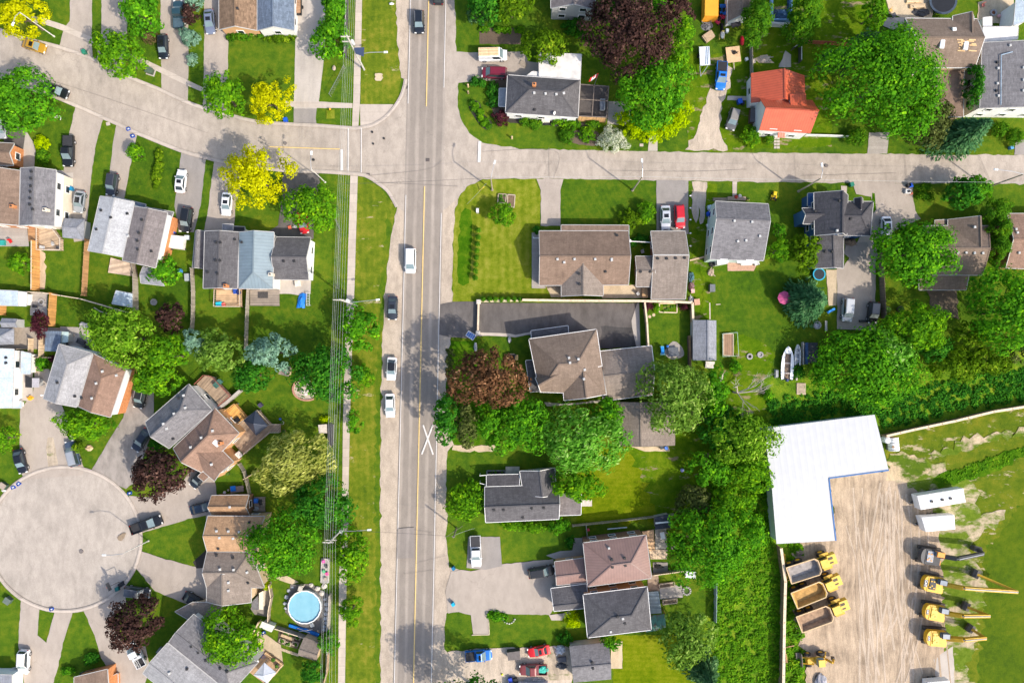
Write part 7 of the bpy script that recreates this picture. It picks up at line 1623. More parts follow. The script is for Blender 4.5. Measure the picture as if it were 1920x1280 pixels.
def heap(label,x,y,rx,ry,h,col,name='scrap_heap',cat='scrap',seed=1,rough=.8,var=.4):
 p=P(x,y);rr=random.Random(seed);m=MB();m.ell(p,(rx,ry,h),14,7,.5,seed,0.0)
 for i in range(9):q=p+Vector((rr.uniform(-rx,rx)*.7,rr.uniform(-ry,ry)*.7,h*rr.uniform(.5,.95)));m.bar(q,q+Vector((rr.uniform(-.8,.8)*min(1,rx),rr.uniform(-.8,.8)*min(1,ry),rr.uniform(-.1,.2))),.12,.08)
 tag(ground_org(m.build(name,plain(col,rough,var,5)),p),label,cat)
heap('grey tarpaulin heap below the container ramp',718,195,1.0,.7,.6,(.16,.16,.17),'tarp_heap','tarp',3)
m=MB();p=P(725,275);m.box(p+Vector((0,0,.35)),(2.0,1.5,.5),.65);m.box(p+Vector((.1,.1,.65)),(1.8,1.3,.08),.55);tag(ground_org(m.build('board_crate',plain((.42,.31,.2),.85,.25,3)),p),'pale board crate south of the grey tarpaulin heap','crate')
t=thing('snowmobile','white and yellow snowmobile parked on the grass','snowmobile',P(826,235),1.6);m=MB();m.ell((-.75,0,.55),(.75,.4,.38),14,8,0,1,-.6);m.build('hood',plain((.70,.68,.62),.35),t);m=MB();m.box((.45,0,.62),(1.4,.4,.3),0,.85);m.build('saddle',BLACK,t);m=MB();m.box((.5,0,.25),(1.9,.45,.4));m.build('track',RUBBER,t);m=MB();m.face([(-.35,-.3,.85),(-.35,.3,.85),(-.2,.22,1.15),(-.2,-.22,1.15)]);m.build('windscreen',plain((.5,.4,.1),.2),t)
for s_ in(-1,1):m=MB();m.box((-.9,s_*.45,.1),(1.1,.16,.08));m.build('ski',plain((.6,.5,.1),.5),t)
m=MB();p=P(862,232);m.box(p+Vector((0,0,.3)),(.5,.6,.6));tag(ground_org(m.build('cooler_box',plain((.5,.56,.62),.5)),p),'small pale cooler box beside the snowmobile','box')
m=MB();p=P(915,178);m.box(p+Vector((0,0,.9)),(1.8,1.8,.1),.3);[m.box(p+Vector((a,b,.43)),(.1,.1,.86))for a in(-.7,.7)for b in(-.7,.7)];tag(ground_org(m.build('grill_shelter',plain((.05,.045,.055),.6)),p),'dark covered shelter against the small white garage','shelter')
t=thing('flatbed_trailer','white flat deck trailer with blue rails parked on the grass','trailer',P(690,435));p=P(692,425);m=MB();m.box(p+Vector((0,0,.95)),(1.9,3.4,.3),.05);m.build('deck',plain((.60,.64,.68),.5,.08),t)
for s_ in(.25,.6):m=MB();m.bar(p+Vector((s_+.08,1.6,1.13)),p+Vector((s_-.08,-1.6,1.13)),.1,.06);m.build('rail',plain((.15,.24,.38),.5),t)
for s_ in(-1,1):m=MB();q=p+Vector((s_*1.05,.3,.38));m.tube(q-Vector((.1,0,0)),q+Vector((.1,0,0)),.38,.38,14);m.build('wheel',RUBBER,t)
m=MB();e=P(668,565);m.bar(p+Vector((-.8,-1.7,.6)),(e.x,e.y,.55),.1,.1);m.bar(p+Vector((.7,-1.7,.6)),(e.x,e.y,.55),.1,.1);m.build('tow_bar',STEEL,t)
t=thing('plywood_sheet','pale plywood platform with black bag lying on it','platform',P(905,410));p=P(904,408);m=MB();m.box(p+Vector((0,0,.6)),(2.6,2.9,.06),.12);m.build('board',plain((.62,.42,.24),.8,.14,1),t);m=MB();[m.box(p+Vector((a,b,.28)),(.12,.12,.56))for a in(-1,1)for b in(-1.1,1.1)];m.build('leg',GREY,t);m=MB();m.bar(p+Vector((.1,-1.3,.5)),p+Vector((.3,-2.7,.2)),.14,.1);m.build('handle',plain((.45,.38,.28),.8),t)
heap('crumpled black bag on the plywood platform',912,395,.45,.35,.35,(.04,.035,.03),'rubbish_bag','bag',8);bpy.data.objects['rubbish_bag'].location.z=.64
m=MB();p=P(972,302);m.ell(p+Vector((0,0,.3)),(.42,.95,.4),14,8);tag(ground_org(m.build('kayak',plain((.5,.015,.03),.35),None,True),p),'small red kayak beside the tall oval evergreen','kayak')
bin_('blue wheelie bin beside the side walk of red roof',950,748,(.015,.07,.38),1.1,.7,rz=.2);bin_('dark bin next to the blue one by the red roof',974,758,(.02,.02,.025),.8,.5)
t=thing('swimming_pool','empty blue lined swimming pool with dark debris','pool',P(1245,80));p0=[P(x,y)for x,y in((1182,-40),(1322,-40),(1322,160),(1180,160))];m=MB()
for i in range(4):m.bar(p0[i]+Vector((0,0,.5)),p0[(i+1)%4]+Vector((0,0,.5)),.3,1.0)
m.build('pool_wall',plain((.16,.30,.50),.5,.15),t);m=MB();m.prism([(a.x,a.y)for a in p0],.12,.15);m.build('liner',grass('pool_liner',(.03,.03,.03),(.05,.10,.16),(.20,.36,.62),.5),t)
m=MB();q=[P(x,y)for x,y in((1188,-30),(1300,-30),(1300,72),(1188,72))];m.prism([(a.x,a.y)for a in q],.16,.2);m.build('mossy_cover',G_WORN,t)
heap('pile of pale broken boards in the small yard',1140,435,1.1,.6,.35,(.50,.42,.34),'scrap_heap','scrap',5);bin_('white bucket beside the grey timber fence',1004,438,(.7,.7,.68),.6,.45,'bucket','bucket');bin_('pale cushion box by broken boards',1053,452,(.62,.52,.42),.45,.6,'box','box')
table('black covered grill by the dark gate',1345,450,.55,BLACK,0,None,0,.8,'grill','grill');bin_('white framed appliance at the red roof back corner',1395,515,(.12,.12,.12),.9,1.0,'appliance','appliance',0)
for i in range(8):
 p=P(1216+(i%2)*22,1008+(i//2)*22);m=MB();m.box(p+Vector((0,0,.05)),(.5,.42,.1),rnd.uniform(-.1,.1));tag(ground_org(m.build('stepping_stone',S_SLAB),p),'pale stepping stone in the short path below the red porch roof','stepping stone','stepping stones below the red porch')
m=MB();p=P(330,1005);m.box(p+Vector((0,0,.3)),(1.6,.7,.5),-.1);m.box(p+Vector((0,.3,.7)),(1.6,.15,.5),-.1);tag(ground_org(m.build('garden_bench',WHITE),p),'white bench on the front walk under the round maple','bench')
m=MB();p=P(243,1057);m.box(p+Vector((0,0,.08)),(.7,.5,.12));tag(ground_org(m.build('access_cover',S_KERB),p),'grey access cover beside the white blossom bush','access cover')
view(1520,0)
def tramp(label,x,y,r,h=.8,mat=(.012,.014,.02),rim=(.05,.07,.1)):
 p=P(x,y);root=thing('trampoline',label,'trampoline',p);m=MB();m.tube(p+Vector((0,0,h-.03)),p+Vector((0,0,h)),r*.86,r*.86,28);m.build('jumping_mat',plain(mat,.7),root);m=MB()
 for i in range(28):
  a,b=i*2*math.pi/28,(i+1)*2*math.pi/28;m.face([p+Vector((r*.85*math.cos(a),r*.85*math.sin(a),h+.03)),p+Vector((r*math.cos(a),r*math.sin(a),h+.03)),p+Vector((r*math.cos(b),r*math.sin(b),h+.03)),p+Vector((r*.85*math.cos(b),r*.85*math.sin(b),h+.03))])
  m.bar(p+Vector((r*math.cos(a),r*math.sin(a),h)),p+Vector((r*math.cos(b),r*math.sin(b),h)),.05,.05)
 m.build('rim',plain(rim,.5),root)
 for i in range(6):a=i*1.047;m=MB();m.tube(p+Vector((r*math.cos(a),r*math.sin(a),0)),p+Vector((r*math.cos(a),r*math.sin(a),h)),.04,.04,6);m.build('leg',STEEL,root)
tramp('large black trampoline behind the brown house',945,20,2.6)
table('tan timber work table on the sandy yard',680,104,0,plain((.62,.42,.18),.8),0,(2.3,1.0),0,.8);table('dark patio table on grey flagstones',590,125,0,CG,0,(.8,.8),.5);chair('tan lounger chair on the sandy yard',575,85,.7,plain((.62,.38,.12),.8))
heap('pile of black hoses and pots behind brown roof',800,95,1.8,.8,.4,(.06,.06,.065),'junk_heap','junk',12)
for i,(x,y)in enumerate(((745,12),(770,52))):m=MB();p=P(x,y);m.box(p+Vector((0,0,.25)),(2.8,.7,.4),.05);tag(ground_org(m.build('timber_pile',boards((.62,.46,.28),.12)),p),('upper pile of pale timber on the sandy yard','lower pile of pale timber near the black trampoline')[i],'timber')
firepit('round rusty fire pit in the side yard',1325,98,.5,(.25,.1,.05));chair('reddish chair near the rusty fire pit',1245,48,.3,plain((.35,.12,.1),.7));ball('pink ball near the rusty fire pit',1370,118,.3,(.7,.35,.35));bin_('blue bin on the verge by the clipped bushes',1445,1080,(.08,.25,.5),.8,.5)
view(380,310)
t=thing('tarpaulin','bright blue tarp draped over a heap in the backyard','tarp',P(725,985));p=P(725,985);m=MB()
vs=[];rr=random.Random(4);n=7
for i in range(n):
 for j in range(n):
  u,v=i/(n-1)-.5,j/(n-1)-.5;vs.append(p+Vector((u*1.5+v*.5+rr.uniform(-.08,.08),v*2.7+rr.uniform(-.1,.1),.75*math.exp(-5*(u*u+v*v))+rr.uniform(0,.15)+.05)))
m.raw(vs,[(i*n+j,(i+1)*n+j,(i+1)*n+j+1,i*n+j+1)for i in range(n-1)for j in range(n-1)]);m.build('sheet',plain((.01,.17,.58),.5,.15,3),t)
t=thing('drying_rack','white slatted rack beside the blue tarp','rack',P(775,975));p=P(775,975)
for s_ in(-1,1):m=MB();m.bar(p+Vector((s_*.3,-1.2,.8)),p+Vector((s_*.3,1.2,.8)),.06,.06);m.build('side_rail',TRIM,t)
for i in range(9):m=MB();m.bar(p+Vector((-.3,-1.2+i*.3,.8)),p+Vector((.3,-1.2+i*.3,.8)),.06,.06);m.build('slat',TRIM,t)
for a in(-1,1):
 for b_ in(-1,1):m=MB();m.box(p+Vector((a*.3,b_*1.1,.4)),(.06,.06,.8));m.build('leg',TRIM,t)
heap('red toy pile on the dark driveway by the red car',685,412,.45,.3,.4,(.32,.08,.05),'toy_heap','toy',14);bin_('red and white cooler on the dark driveway',636,454,(.55,.12,.06),.35,.5,'cooler','box');heap('pale grey plastic pile on the dark driveway',676,445,.5,.35,.4,(.45,.45,.45),'plastic_heap','rubbish',15)
bin_('dark covered grill beside the beige chimney wall',560,870,(.02,.02,.022),1.0,1.0,'grill','grill',0);bin_('pale air conditioner unit on the paved patio',700,862,(.55,.50,.42),.9,.9,'air_conditioner','air conditioner',.1);bin_('brown patio cabinet beside the dark grill',583,885,(.25,.13,.07),1.0,.5,'cabinet','cabinet',0)
m=MB();p=P(122,1010,.9);m.box(p+Vector((0,0,.25)),(1.1,.85,.5),.1,.9);tag(ground_org(m.build('paddling_pool',plain((.02,.45,.62),.4)),p),'turquoise tub on the golden brown deck','tub');bin_('red and white toy on the golden brown deck',157,1015,(.6,.12,.1),.4,.55,'toy_car','toy',.2,None,.9)
bin_('blue storage bin on the golden brown deck',245,918,(.02,.06,.3),.6,.7,'storage_box','box',.1,None,.9);bin_('navy storage bin beside the blue one on the deck',268,925,(.02,.03,.12),.6,.6,'storage_box','box',.3,None,.9);table('black covered hot tub behind the charcoal roof',140,915,0,BLACK,.9,(1.6,.5),0,.6,'bench','deck_bench');table('grey long bench on the golden brown deck edge',295,965,0,plain((.36,.35,.36)),.9,(.45,1.4),0,.5,'bench','deck_bench')
view(760,310)
def raised(label,q,h,frame,soil=S_SOIL,plants=0,name='raised_bed'):
 p=[P(x,y)for x,y in q];c=sum(p,Vector())/len(p);root=thing(name,label,'raised bed',c);m=MB()
 for i in range(len(p)):m.bar(p[i]+Vector((0,0,h/2)),p[(i+1)%len(p)]+Vector((0,0,h/2)),.18,h)
 m.build('frame',frame,root);m=MB();m.prism([(a.x,a.y)for a in p],.1,h-.08);m.build('soil',soil,root)
 if plants:
  rr=random.Random(int(q[0][0]));m=MB()
  for i in range(plants):u,v=rr.uniform(.15,.85),rr.uniform(.1,.9);s_=p[0].lerp(p[1],u).lerp(p[3].lerp(p[2],u),v);m.ell(s_+Vector((0,0,h)),(.2,.2,.2),8,5,.5,i)
  m.build('seedling',plain((.06,.15,.01),.9,.4,8),root)
TF=plain((.42,.34,.25),.85,.2)
raised('timber raised bed with green seedlings on the west',[(678,212),(735,214),(728,280),(672,275)],.4,TF,S_SOIL,14);raised('timber raised bed with bare soil on the east',[(745,216),(798,220),(792,308),(742,300)],.4,TF,plain((.16,.11,.07),.95,.3,4),0)
t=thing('utility_box','small pale utility box in the tree shadow','utility box',P(527,337));p=P(527,337);m=MB();m.box(p+Vector((0,0,.55)),(.42,.7,1.1));m.build('cabinet',plain((.55,.56,.52),.5),t);m=MB();m.box(p+Vector((0,0,1.13)),(.5,.78,.07));m.build('lid',TRIM,t)
m=MB();a,b=P(540,182),P(572,158,1.6);m.tube(a,b,.09,.09,8);tag(ground_org(m.build('guy_wire_guard',plain((.75,.55,.03),.5)),a),'yellow guy wire guard on the lawn corner','guard');wire('thin guy wire from the corner lamp pole to the lawn',(450,280),.1,(590,130),6.5,WIRE,.02)
t=thing('solar_panel','blue solar panel on a post beside the lot pier','solar panel',P(478,1240));p=P(478,1240);m=MB();m.tube(p,p+Vector((0,0,2.2)),.09,.09,8);m.build('post',STEEL,t);m=MB();q=[P(460,1203,2.5),P(514,1235,2.3),P(492,1272,2.0),P(438,1237,2.2)];m.face(q[::-1]);m.face([a-Vector((0,0,.06))for a in q]);pn=m.build('panel',plain((.07,.16,.42),.2,.12,2,0,.6),t);m=MB()
for i in range(4):m.bar(q[i]+Vector((0,0,.02)),q[(i+1)%4]+Vector((0,0,.02)),.09,.06)
for k in(.25,.5,.75):m.bar(q[0].lerp(q[1],k)+Vector((0,0,.025)),q[3].lerp(q[2],k)+Vector((0,0,.025)),.03,.02)
m.build('frame',TRIM,pn)
for x,y,l,a_ in((512,1320,'tall grey boulder beside the solar panel',.9),(758,1268,'grey boulder by the lot wall',.6)):m=MB();p=P(x,y);m.ell(p+Vector((0,0,.25)),(.3,a_,.4),12,7,.35,int(x));tag(ground_org(m.build('boulder',plain((.42,.42,.43),.9,.25,3)),p),l,'boulder')
t=thing('entrance_gate','white gate bar at the brown bungalow path','gate',P(950,530));m=MB();m.bar(P(930,530,1.2),P(975,530,1.2),.12,.3);m.build('bar',WHITE,t);m=MB();m.box(P(930,530)+Vector((0,0,.6)),(.12,.12,1.2));m.build('post',WHITE,t)
view(1140,310)
t=thing('gutter_pipe','white pipe with round white lamp between the brown houses','pipe',P(160,555));m=MB();m.tube(P(165,552,2.4),P(312,560,2.4),.09,.09,8);m.build('pipe',TRIM,t);m=MB();q=P(157,549,2.5);m.ell(q,(.32,.32,.3),14,8);m.build('globe',WHITE,t);m=MB();m.tube((q.x,q.y,0),(q.x,q.y,2.4),.05,.05,6);m.build('post',GREY,t)
table('dark round table in the brown house courtyard',293,638,.5,CG);chair('grey chair in the brown house courtyard',248,630,.4,CGR);table('small dark fire bowl on the sandy patio',160,908,.45,CG,0,None,0,.45,'fire bowl','fire_bowl');chair('pale chair on the sandy patio',215,935,.7,CGR);m=MB();p=P(262,930);m.box(p+Vector((0,0,.3)),(.9,1.9,.6));m.box(p+Vector((.45,0,.55)),(.12,1.9,.5));tag(ground_org(m.build('wooden_bench',plain((.50,.32,.17),.8)),p),'wooden bench against the taupe roofed house','bench')
raised('timber edged garden bed in the fenced corner lawn',[(372,1005),(500,1005),(500,1072),(372,1068)],.25,CAPW,G_WORN,10)
for i,(x,y)in enumerate(((277,1104),(303,1100),(332,1088))):m=MB();p=P(x,y);m.tube(p,p+Vector((0,0,.08)),.3,.3,10);tag(ground_org(m.build('stepping_stone',S_SAND),p),'round pale stepping stone in the fenced corner lawn','stepping stone','stepping stones in the corner lawn')
for i,y in enumerate((230,318,402,500,592)):
 p=P(590,y);o=thing('garden_light','small white post light along the dark driveway edge','garden light',p,0,'post lights along the dark driveway');m=MB();m.tube(p,p+Vector((0,0,.9)),.04,.04,6);m.build('post',DARK,o);m=MB();m.ell(p+Vector((0,0,.95)),(.2,.14,.12),10,6);m.build('lamp',WHITE,o)
t=thing('lawn_mower','yellow ride-on mower on the mint house lawn','mower',P(1203,230),math.radians(78));m=MB();m.box((.45,0,.55),(.9,.65,.45),0,.85);m.build('hood',plain((.70,.50,.02),.4),t);m=MB();m.box((-.2,0,.25),(.9,1.1,.2));m.build('cutting_deck',plain((.65,.46,.02),.4),t);m=MB();m.box((-.45,0,.65),(.45,.45,.15));m.box((-.68,0,.9),(.1,.45,.45));m.build('seat',BLACK,t);m=MB();m.tube((.0,0,.6),(-.12,0,1.0),.03,.03,6);m.tube((-.12,0,1.0),(-.15,0,1.03),.18,.18,12);m.build('steering_wheel',BLACK,t)
for sx,r in((.6,.2),(-.5,.27)):
 for sy in(-1,1):m=MB();m.tube((sx,sy*.45-.08,r),(sx,sy*.45+.08,r),r,r,12);m.build('wheel',RUBBER,t)
pot('red flowering pot at the mint house entrance',925,235,.4,(.2,.08,.05),.45,0,(.35,.04,.03));pot('white flowering pot at the mint house entrance',953,228,.35,(.5,.5,.5),.45,0,(.55,.55,.55));pot('small tan pot east of the mint house steps',1015,248,.3,(.5,.32,.15))
m=MB();p=P(825,250);m.box(p+Vector((0,0,.2)),(3.2,.55,.4));tag(ground_org(m.build('planter_box',plain((.24,.19,.15),.9)),p),'long low planter west of the mint house steps','planter');m=MB();p=P(930,246);m.box(p+Vector((0,0,.3)),(3.4,.7,.6));tag(ground_org(m.build('entrance_step',plain((.28,.22,.17),.9)),p),'low wooden landing at the mint house front door','step')
bin_('blue wheelie bin against the mint wall',727,358,BL,1.1,.65);bin_('pale blue bin north of the blue wheelie bin',732,312,(.4,.5,.58),1.0,.6);bin_('white crate south of bins at the mint wall',724,440,(.6,.6,.58),.7,.5,'crate','crate')
m=MB();m.bar(P(595,692,.1),P(722,660,.2),.25,.12);tag(m.build('timber_plank',plain((.55,.43,.28),.85)),'tan plank lying across the grass track','plank')
t=thing('propane_tank','white propane tank behind the mint house','tank',P(995,716));a,b=P(962,717),P(1030,714);a.z=b.z=.75;m=MB();m.tube(a,b,.42,.42,16);m.ell(a,(.3,.42,.42),12,8);m.ell(b,(.3,.42,.42),12,8);m.build('shell',plain((.66,.68,.64),.35),t);m=MB();m.box((a+b)/2+Vector((0,0,-.55)),(1.2,.5,.3));m.build('cradle',GREY,t)
sofa('white garden chair at the mint house back steps',1075,715,.7,.7,.3,TRIM,0,'garden_chair','chair')
heap('line of dark pots and boxes behind the mint house corner',755,715,.5,.7,.5,(.05,.05,.05),'junk_heap','junk',21);heap('heap of pale and brown garden junk beside the plank track',748,780,.55,.7,.5,(.42,.33,.25),'junk_heap','junk',22);heap('heap of teal barrels along the taupe wall',602,815,.55,1.0,.6,(.06,.14,.16),'junk_heap','junk',23);heap('heap of dark and pink crates along the taupe wall',605,880,.5,.9,.6,(.2,.12,.12),'junk_heap','junk',24);heap('heap of grey buckets by the corner fence',605,980,.5,.8,.5,(.36,.37,.38),'junk_heap','junk',25)
bin_('brown wooden crate beside grey buckets',640,995,(.42,.24,.16),.8,.9,'crate','crate',.1);bin_('pink crate above the wooden crate',612,915,(.5,.3,.28),.6,.6,'crate','crate',.1)
m=MB();p=P(750,895);m.box(p+Vector((0,0,.5)),(1.0,1.4,1.0),0,.96);tag(ground_org(m.build('storage_cabinet',plain((.14,.15,.16),.5)),p),'dark grey storage cabinet on the lawn track','cabinet')
table('light blue round table near the grey shed',765,1082,.52,plain((.30,.55,.56),.5));m=MB();m.bar(P(785,1012,.1),P(818,1010,.1),.15,.1);tag(m.build('timber_post',plain((.5,.42,.3),.9)),'short timber lying on the lawn by blue table','timber')
m=MB();m.bar(P(740,1000,.05),P(742,1120,.05),.22,.08);tag(m.build('path_edging',plain((.5,.42,.33),.9)),'narrow timber edging leading to the grey shed','edging')
t=thing('parasol','pink garden parasol on the shaded lawn','parasol',P(1283,963));p=P(1283,963,2.1);m=MB();r_=1.25
for i in range(8):a,b=i*.7854,(i+1)*.7854;m.face([p+Vector((r_*math.cos(a),r_*math.sin(a),0)),p+Vector((r_*math.cos(b),r_*math.sin(b),0)),p+Vector((0,0,.5))])
m.build('canopy',plain((.48,.08,.20),.7),t);m=MB();m.tube((p.x,p.y,0),p+Vector((0,0,.55)),.03,.03,8);m.build('pole',STEEL,t);m=MB();m.tube((p.x,p.y,0),(p.x,p.y,.12),.3,.25,12);m.build('base',GREY,t)
for i in range(8):a=i*.7854;m=MB();m.bar(p+Vector((r_*math.cos(a),r_*math.sin(a),.015)),p+Vector((0,0,.515)),.03,.02);m.build('rib',plain((.42,.06,.16),.7),t)
raised('brown wooden raised bed with wire edge in the sunny yard',[(835,1225),(905,1225),(905,1385),(835,1380)],.5,TF,boards((.25,.15,.09),.35,1.57),0)
m=MB();q=[P(x,y)for x,y in((828,1225),(935,1215),(945,1385),(830,1390))]
for i in range(4):m.bar(q[i]+Vector((0,0,.5)),q[(i+1)%4]+Vector((0,0,.5)),.06,.06);m.box(q[i]+Vector((0,0,.25)),(.08,.08,.5))
tag(m.build('bed_edging',plain((.35,.48,.40),.6)),'pale green low frame around the wooden raised bed','edging')
view(1140,630)
firepit('black fire ring in the sandy clearing',1028,148,.42,(.02,.02,.02));firepit('grey stone fire bowl in the sandy clearing',1105,135,.42,(.4,.38,.36),'fire_bowl')
t=thing('wooden_steps','white wooden steps below the grey shed','steps',P(735,205));
for i in range(4):m=MB();q=P(735,190+i*12);m.box(q+Vector((0,0,.6-i*.14)),(1.6,.32,.08),-.05);m.build('tread',plain((.62,.58,.54),.8),t)
m=MB();q=P(712,205);m.bar(q+Vector((0,.6,.6)),q+Vector((0,-.6,.1)),.08,.2);q=P(768,208);m.bar(q+Vector((0,.6,.6)),q+Vector((0,-.6,.1)),.08,.2);m.build('stringer',plain((.55,.5,.45),.8),t)
def boat(label,bow,stern,w_,motor=True,inner=(.2,.14,.1)):
 f,r=P(*bow,.8),P(*stern,.8);d=f-r;d.z=0;c=(f+r)/2;c.z=0;L_=d.length;root=thing('boat',label,'boat',c,math.atan2(d.y,d.x));st=[(-.5,.9,.0),(-.3,1,0),(0,1,0),(.2,.88,.04),(.35,.62,.1),(.45,.32,.16),(.5,.03,.22)]
 m=MB();n=len(st);rows=[]
 for x,k,z in st:rows.append([(x*L_,-k*w_/2,1.05+z),(x*L_,-k*w_*.38,.5+z),(x*L_,0,.35+z*1.2),(x*L_,k*w_*.38,.5+z),(x*L_,k*w_/2,1.05+z)])
 vs=[p for q in rows for p in q];fs=[(i*5+j,i*5+j+1,(i+1)*5+j+1,(i+1)*5+j)for i in range(n-1)for j in range(4)]+[(0,1,2,3,4)];m.raw(vs,fs);m.build('hull',plain((.80,.80,.79),.35,.06),root)
 m=MB();o=[(x*L_,-k*w_/2,1.06+z)for x,k,z in st]+[(x*L_,k*w_/2,1.06+z)for x,k,z in st[::-1]];i_=[(x*L_*.93-.05,-k*w_*.36,1.06+z)for x,k,z in st[:5]];i2=[(a,-b,c_)for a,b,c_ in i_[::-1]]
 for sg in(1,-1):
  A=[(x*L_,sg*k*w_/2,1.07+z)for x,k,z in st];B_=[(min(x,.33)*L_*.93,sg*min(k,.66)*w_*.36*(1 if x<.3 else 1),1.08+z)for x,k,z in st]
  for a in range(n-1):m.face([A[a],A[a+1],B_[a+1],B_[a]]if sg>0 else[B_[a],B_[a+1],A[a+1],A[a]])
 B1=(.33*L_*.93,.66*w_*.36,1.2);m.face([(st[4][0]*L_,-.2,1.17),(.5*L_,0,1.29),(st[4][0]*L_,.2,1.17)]);m.build('gunwale',plain((.84,.84,.83)if motor else(.45,.46,.47),.35,.05),root)
 m=MB();m.face([(-.47*L_,-w_*.35,.8),(.3*L_,-w_*.26,.8),(.3*L_,w_*.26,.8),(-.47*L_,w_*.35,.8)]);m.build('cockpit',plain(inner,.8,.4,4),root)
 m=MB();m.box((.36*L_,0,1.18),(.16*L_,w_*.42,.05),0,.8);m.build('foredeck',plain((.74,.76,.76)if motor else(.40,.41,.42),.35),root)
 for x in((-.3,.0)if motor else(-.2,.1)):m=MB();m.box((x*L_,0,.98),(.3,w_*.6,.08));m.build('seat',plain((.35,.3,.28)if motor else(.5,.5,.5),.7),root)
 if motor:m=MB();m.box((-.51*L_,0,1.15),(.5,.4,.6),0,.8);m.build('outboard_motor',plain((.05,.07,.2),.4),root)
 m=MB();[m.box((x*L_,0,.22),(.2,w_*.7,.42))for x in(-.25,.2)];m.build('cradle',TF,root)
boat('large white boat with open brown cockpit by the rough bank',(1308,75),(1298,318),2.35);boat('narrow grey rowing boat beside the large white boat',(1378,60),(1375,212),1.2,False,(.36,.37,.38))
m=MB();p=P(1220,272);m.box(p+Vector((0,0,.35)),(.6,1.6,.7),0,.8);tag(ground_org(m.build('outboard_box',plain((.33,.34,.35),.5)),p),'grey narrow box standing west of the boat stern','box');m=MB();p=P(1366,300);m.box(p+Vector((0,0,.25)),(.3,1.1,.5));tag(ground_org(m.build('wooden_crate',plain((.55,.5,.42),.85)),p),'pale narrow crate east of the boat stern','crate')
m=MB();p=P(1403,383);[m.box(p+Vector((0,-.95+i*.24,.16)),(1.7,.18,.08),-.04)for i in range(9)];[m.box(p+Vector((x,0,.06)),(.1,2.1,.12))for x in(-.7,0,.7)];tag(ground_org(m.build('pallet',plain((.50,.40,.30),.9)),p),'large pale slatted pallet below the rowing boat','pallet')
t=thing('raft_frame','long navy framed trailer under the big tree','trailer',P(1440,130));p=P(1432,125);m=MB();m.box(p+Vector((0,0,.6)),(.5,4.0,.5));m.build('frame',plain((.03,.07,.16),.5),t);m=MB();m.box(p+Vector((1.2,.1,.5)),(1.8,3.8,.4));m.build('load',plain((.05,.05,.055),.8),t);m=MB();m.box(p+Vector((-.6,0,.4)),(.25,4.2,.8));m.build('plank_side',plain((.35,.32,.28),.9),t)
sl_=thing('play_slide','blue slide with pale green end at the brown roof corner','slide',P(400,110));m=MB();a,b=P(395,75,1.2),P(400,130,.2);m.bar(a,b,.6,.08);m.build('chute',plain((.01,.2,.6),.4),sl_);m=MB();m.box(P(398,130,.15),(.9,.4,.2));m.build('run_out',plain((.25,.55,.45),.5),sl_);m=MB();m.box(a-Vector((0,0,.6)),(.6,.15,1.2));m.build('ladder',plain((.2,.5,.4),.5),sl_)
table('dark hot tub cover with white panel on the round patio',470,115,0,plain((.10,.11,.13),.6),0,(1.9,1.7),.1,.7,'hot tub','hot_tub');ball('blue toy ball by the round patio',432,75,.3,(.03,.15,.5));bin_('white lid box on the round patio',474,118,(.62,.64,.64),.8,.7,'storage_box','box',0,None,.2)
bin_('blue bin behind the mossy garage',418,810,(.08,.2,.6),.8,.5);bin_('dark bin behind the mossy garage',385,805,(.04,.05,.06),.8,.5);ball('pale violet ball on the shaded grass',540,974,.35,(.32,.34,.68))
heap('white fallen trunk piece beside the dead tree',822,300,.35,.6,.4,(.5,.45,.4),'log','log',31)
view(1520,310)
tramp('hexagonal blue rimmed trampoline behind the blue house garage',50,795,1.15,.7,(.02,.03,.04),(.02,.36,.55));firepit('grey ring fire pit beside the dark spruce',45,1162,.6,(.45,.45,.5));m=MB();m.bar(P(122,1072,.4),P(175,1042,.5),.4,.2);tag(m.build('play_slide',plain((.03,.28,.75),.4)),'bright blue toy slide on the patio edge','slide')
t=thing('garden_bench','long pale bench beside the ring fire pit','bench',P(112,1170));m=MB();m.bar(P(112,1130,.45),P(112,1205,.45),.4,.06);m.build('seat',plain((.45,.42,.38),.8),t);m=MB();m.box(P(112,1140,.2),(.3,.1,.4));m.box(P(112,1196,.2),(.3,.1,.4));m.build('leg',GREY,t)
m=MB();p=P(375,1133);m.box(p+Vector((0,0,.3)),(1.4,.4,.6));tag(ground_org(m.build('parking_block',plain((.05,.05,.05),.8)),p),'dark low block at the driveway end','block');heap('brown tarp heap under the garage eave of blue house',285,560,1.1,.7,.9,(.22,.16,.11),'tarp_heap','tarp',41)
t=thing('parcel_cart','white crate with dark load at the driveway mouth','crate',P(700,195));p=P(698,195);m=MB();m.box(p+Vector((0,0,.3)),(1.0,.8,.6),-.1);m.build('crate',TRIM,t);m=MB();m.box(p+Vector((.1,0,.65)),(.5,.4,.2),.3);m.build('load',DARK,t);pot('red potted plant beside the white crate',722,208,.3,(.4,.2,.15),.35,0,(.4,.12,.08))
bin_('blue bin at the side street beside the white crate',712,152,BL,.9,.6);bin_('dark bin at the side street beside the blue one',700,150,(.03,.03,.03),.9,.55);bin_('tan block at the verge corner',760,146,(.5,.36,.24),.6,.55,'box','box',0);bin_('green bin on the verge by the pale walk',288,145,(.02,.15,.10),.9,.6)
for x,y,l in((545,1050,'dark round planter behind the tall brown fence'),(640,1048,'second dark planter east of the brown fence')):pot(l,x,y,.6,(.12,.1,.08),.7)
view(0,630)
rbox('blue recycling box on the lawn rim west of the court',103,1098,.3);rbox('blue recycling box next to it at the court rim',143,1072,.7);rbox('blue recycling box below the dark purple maple',948,1140,.2)
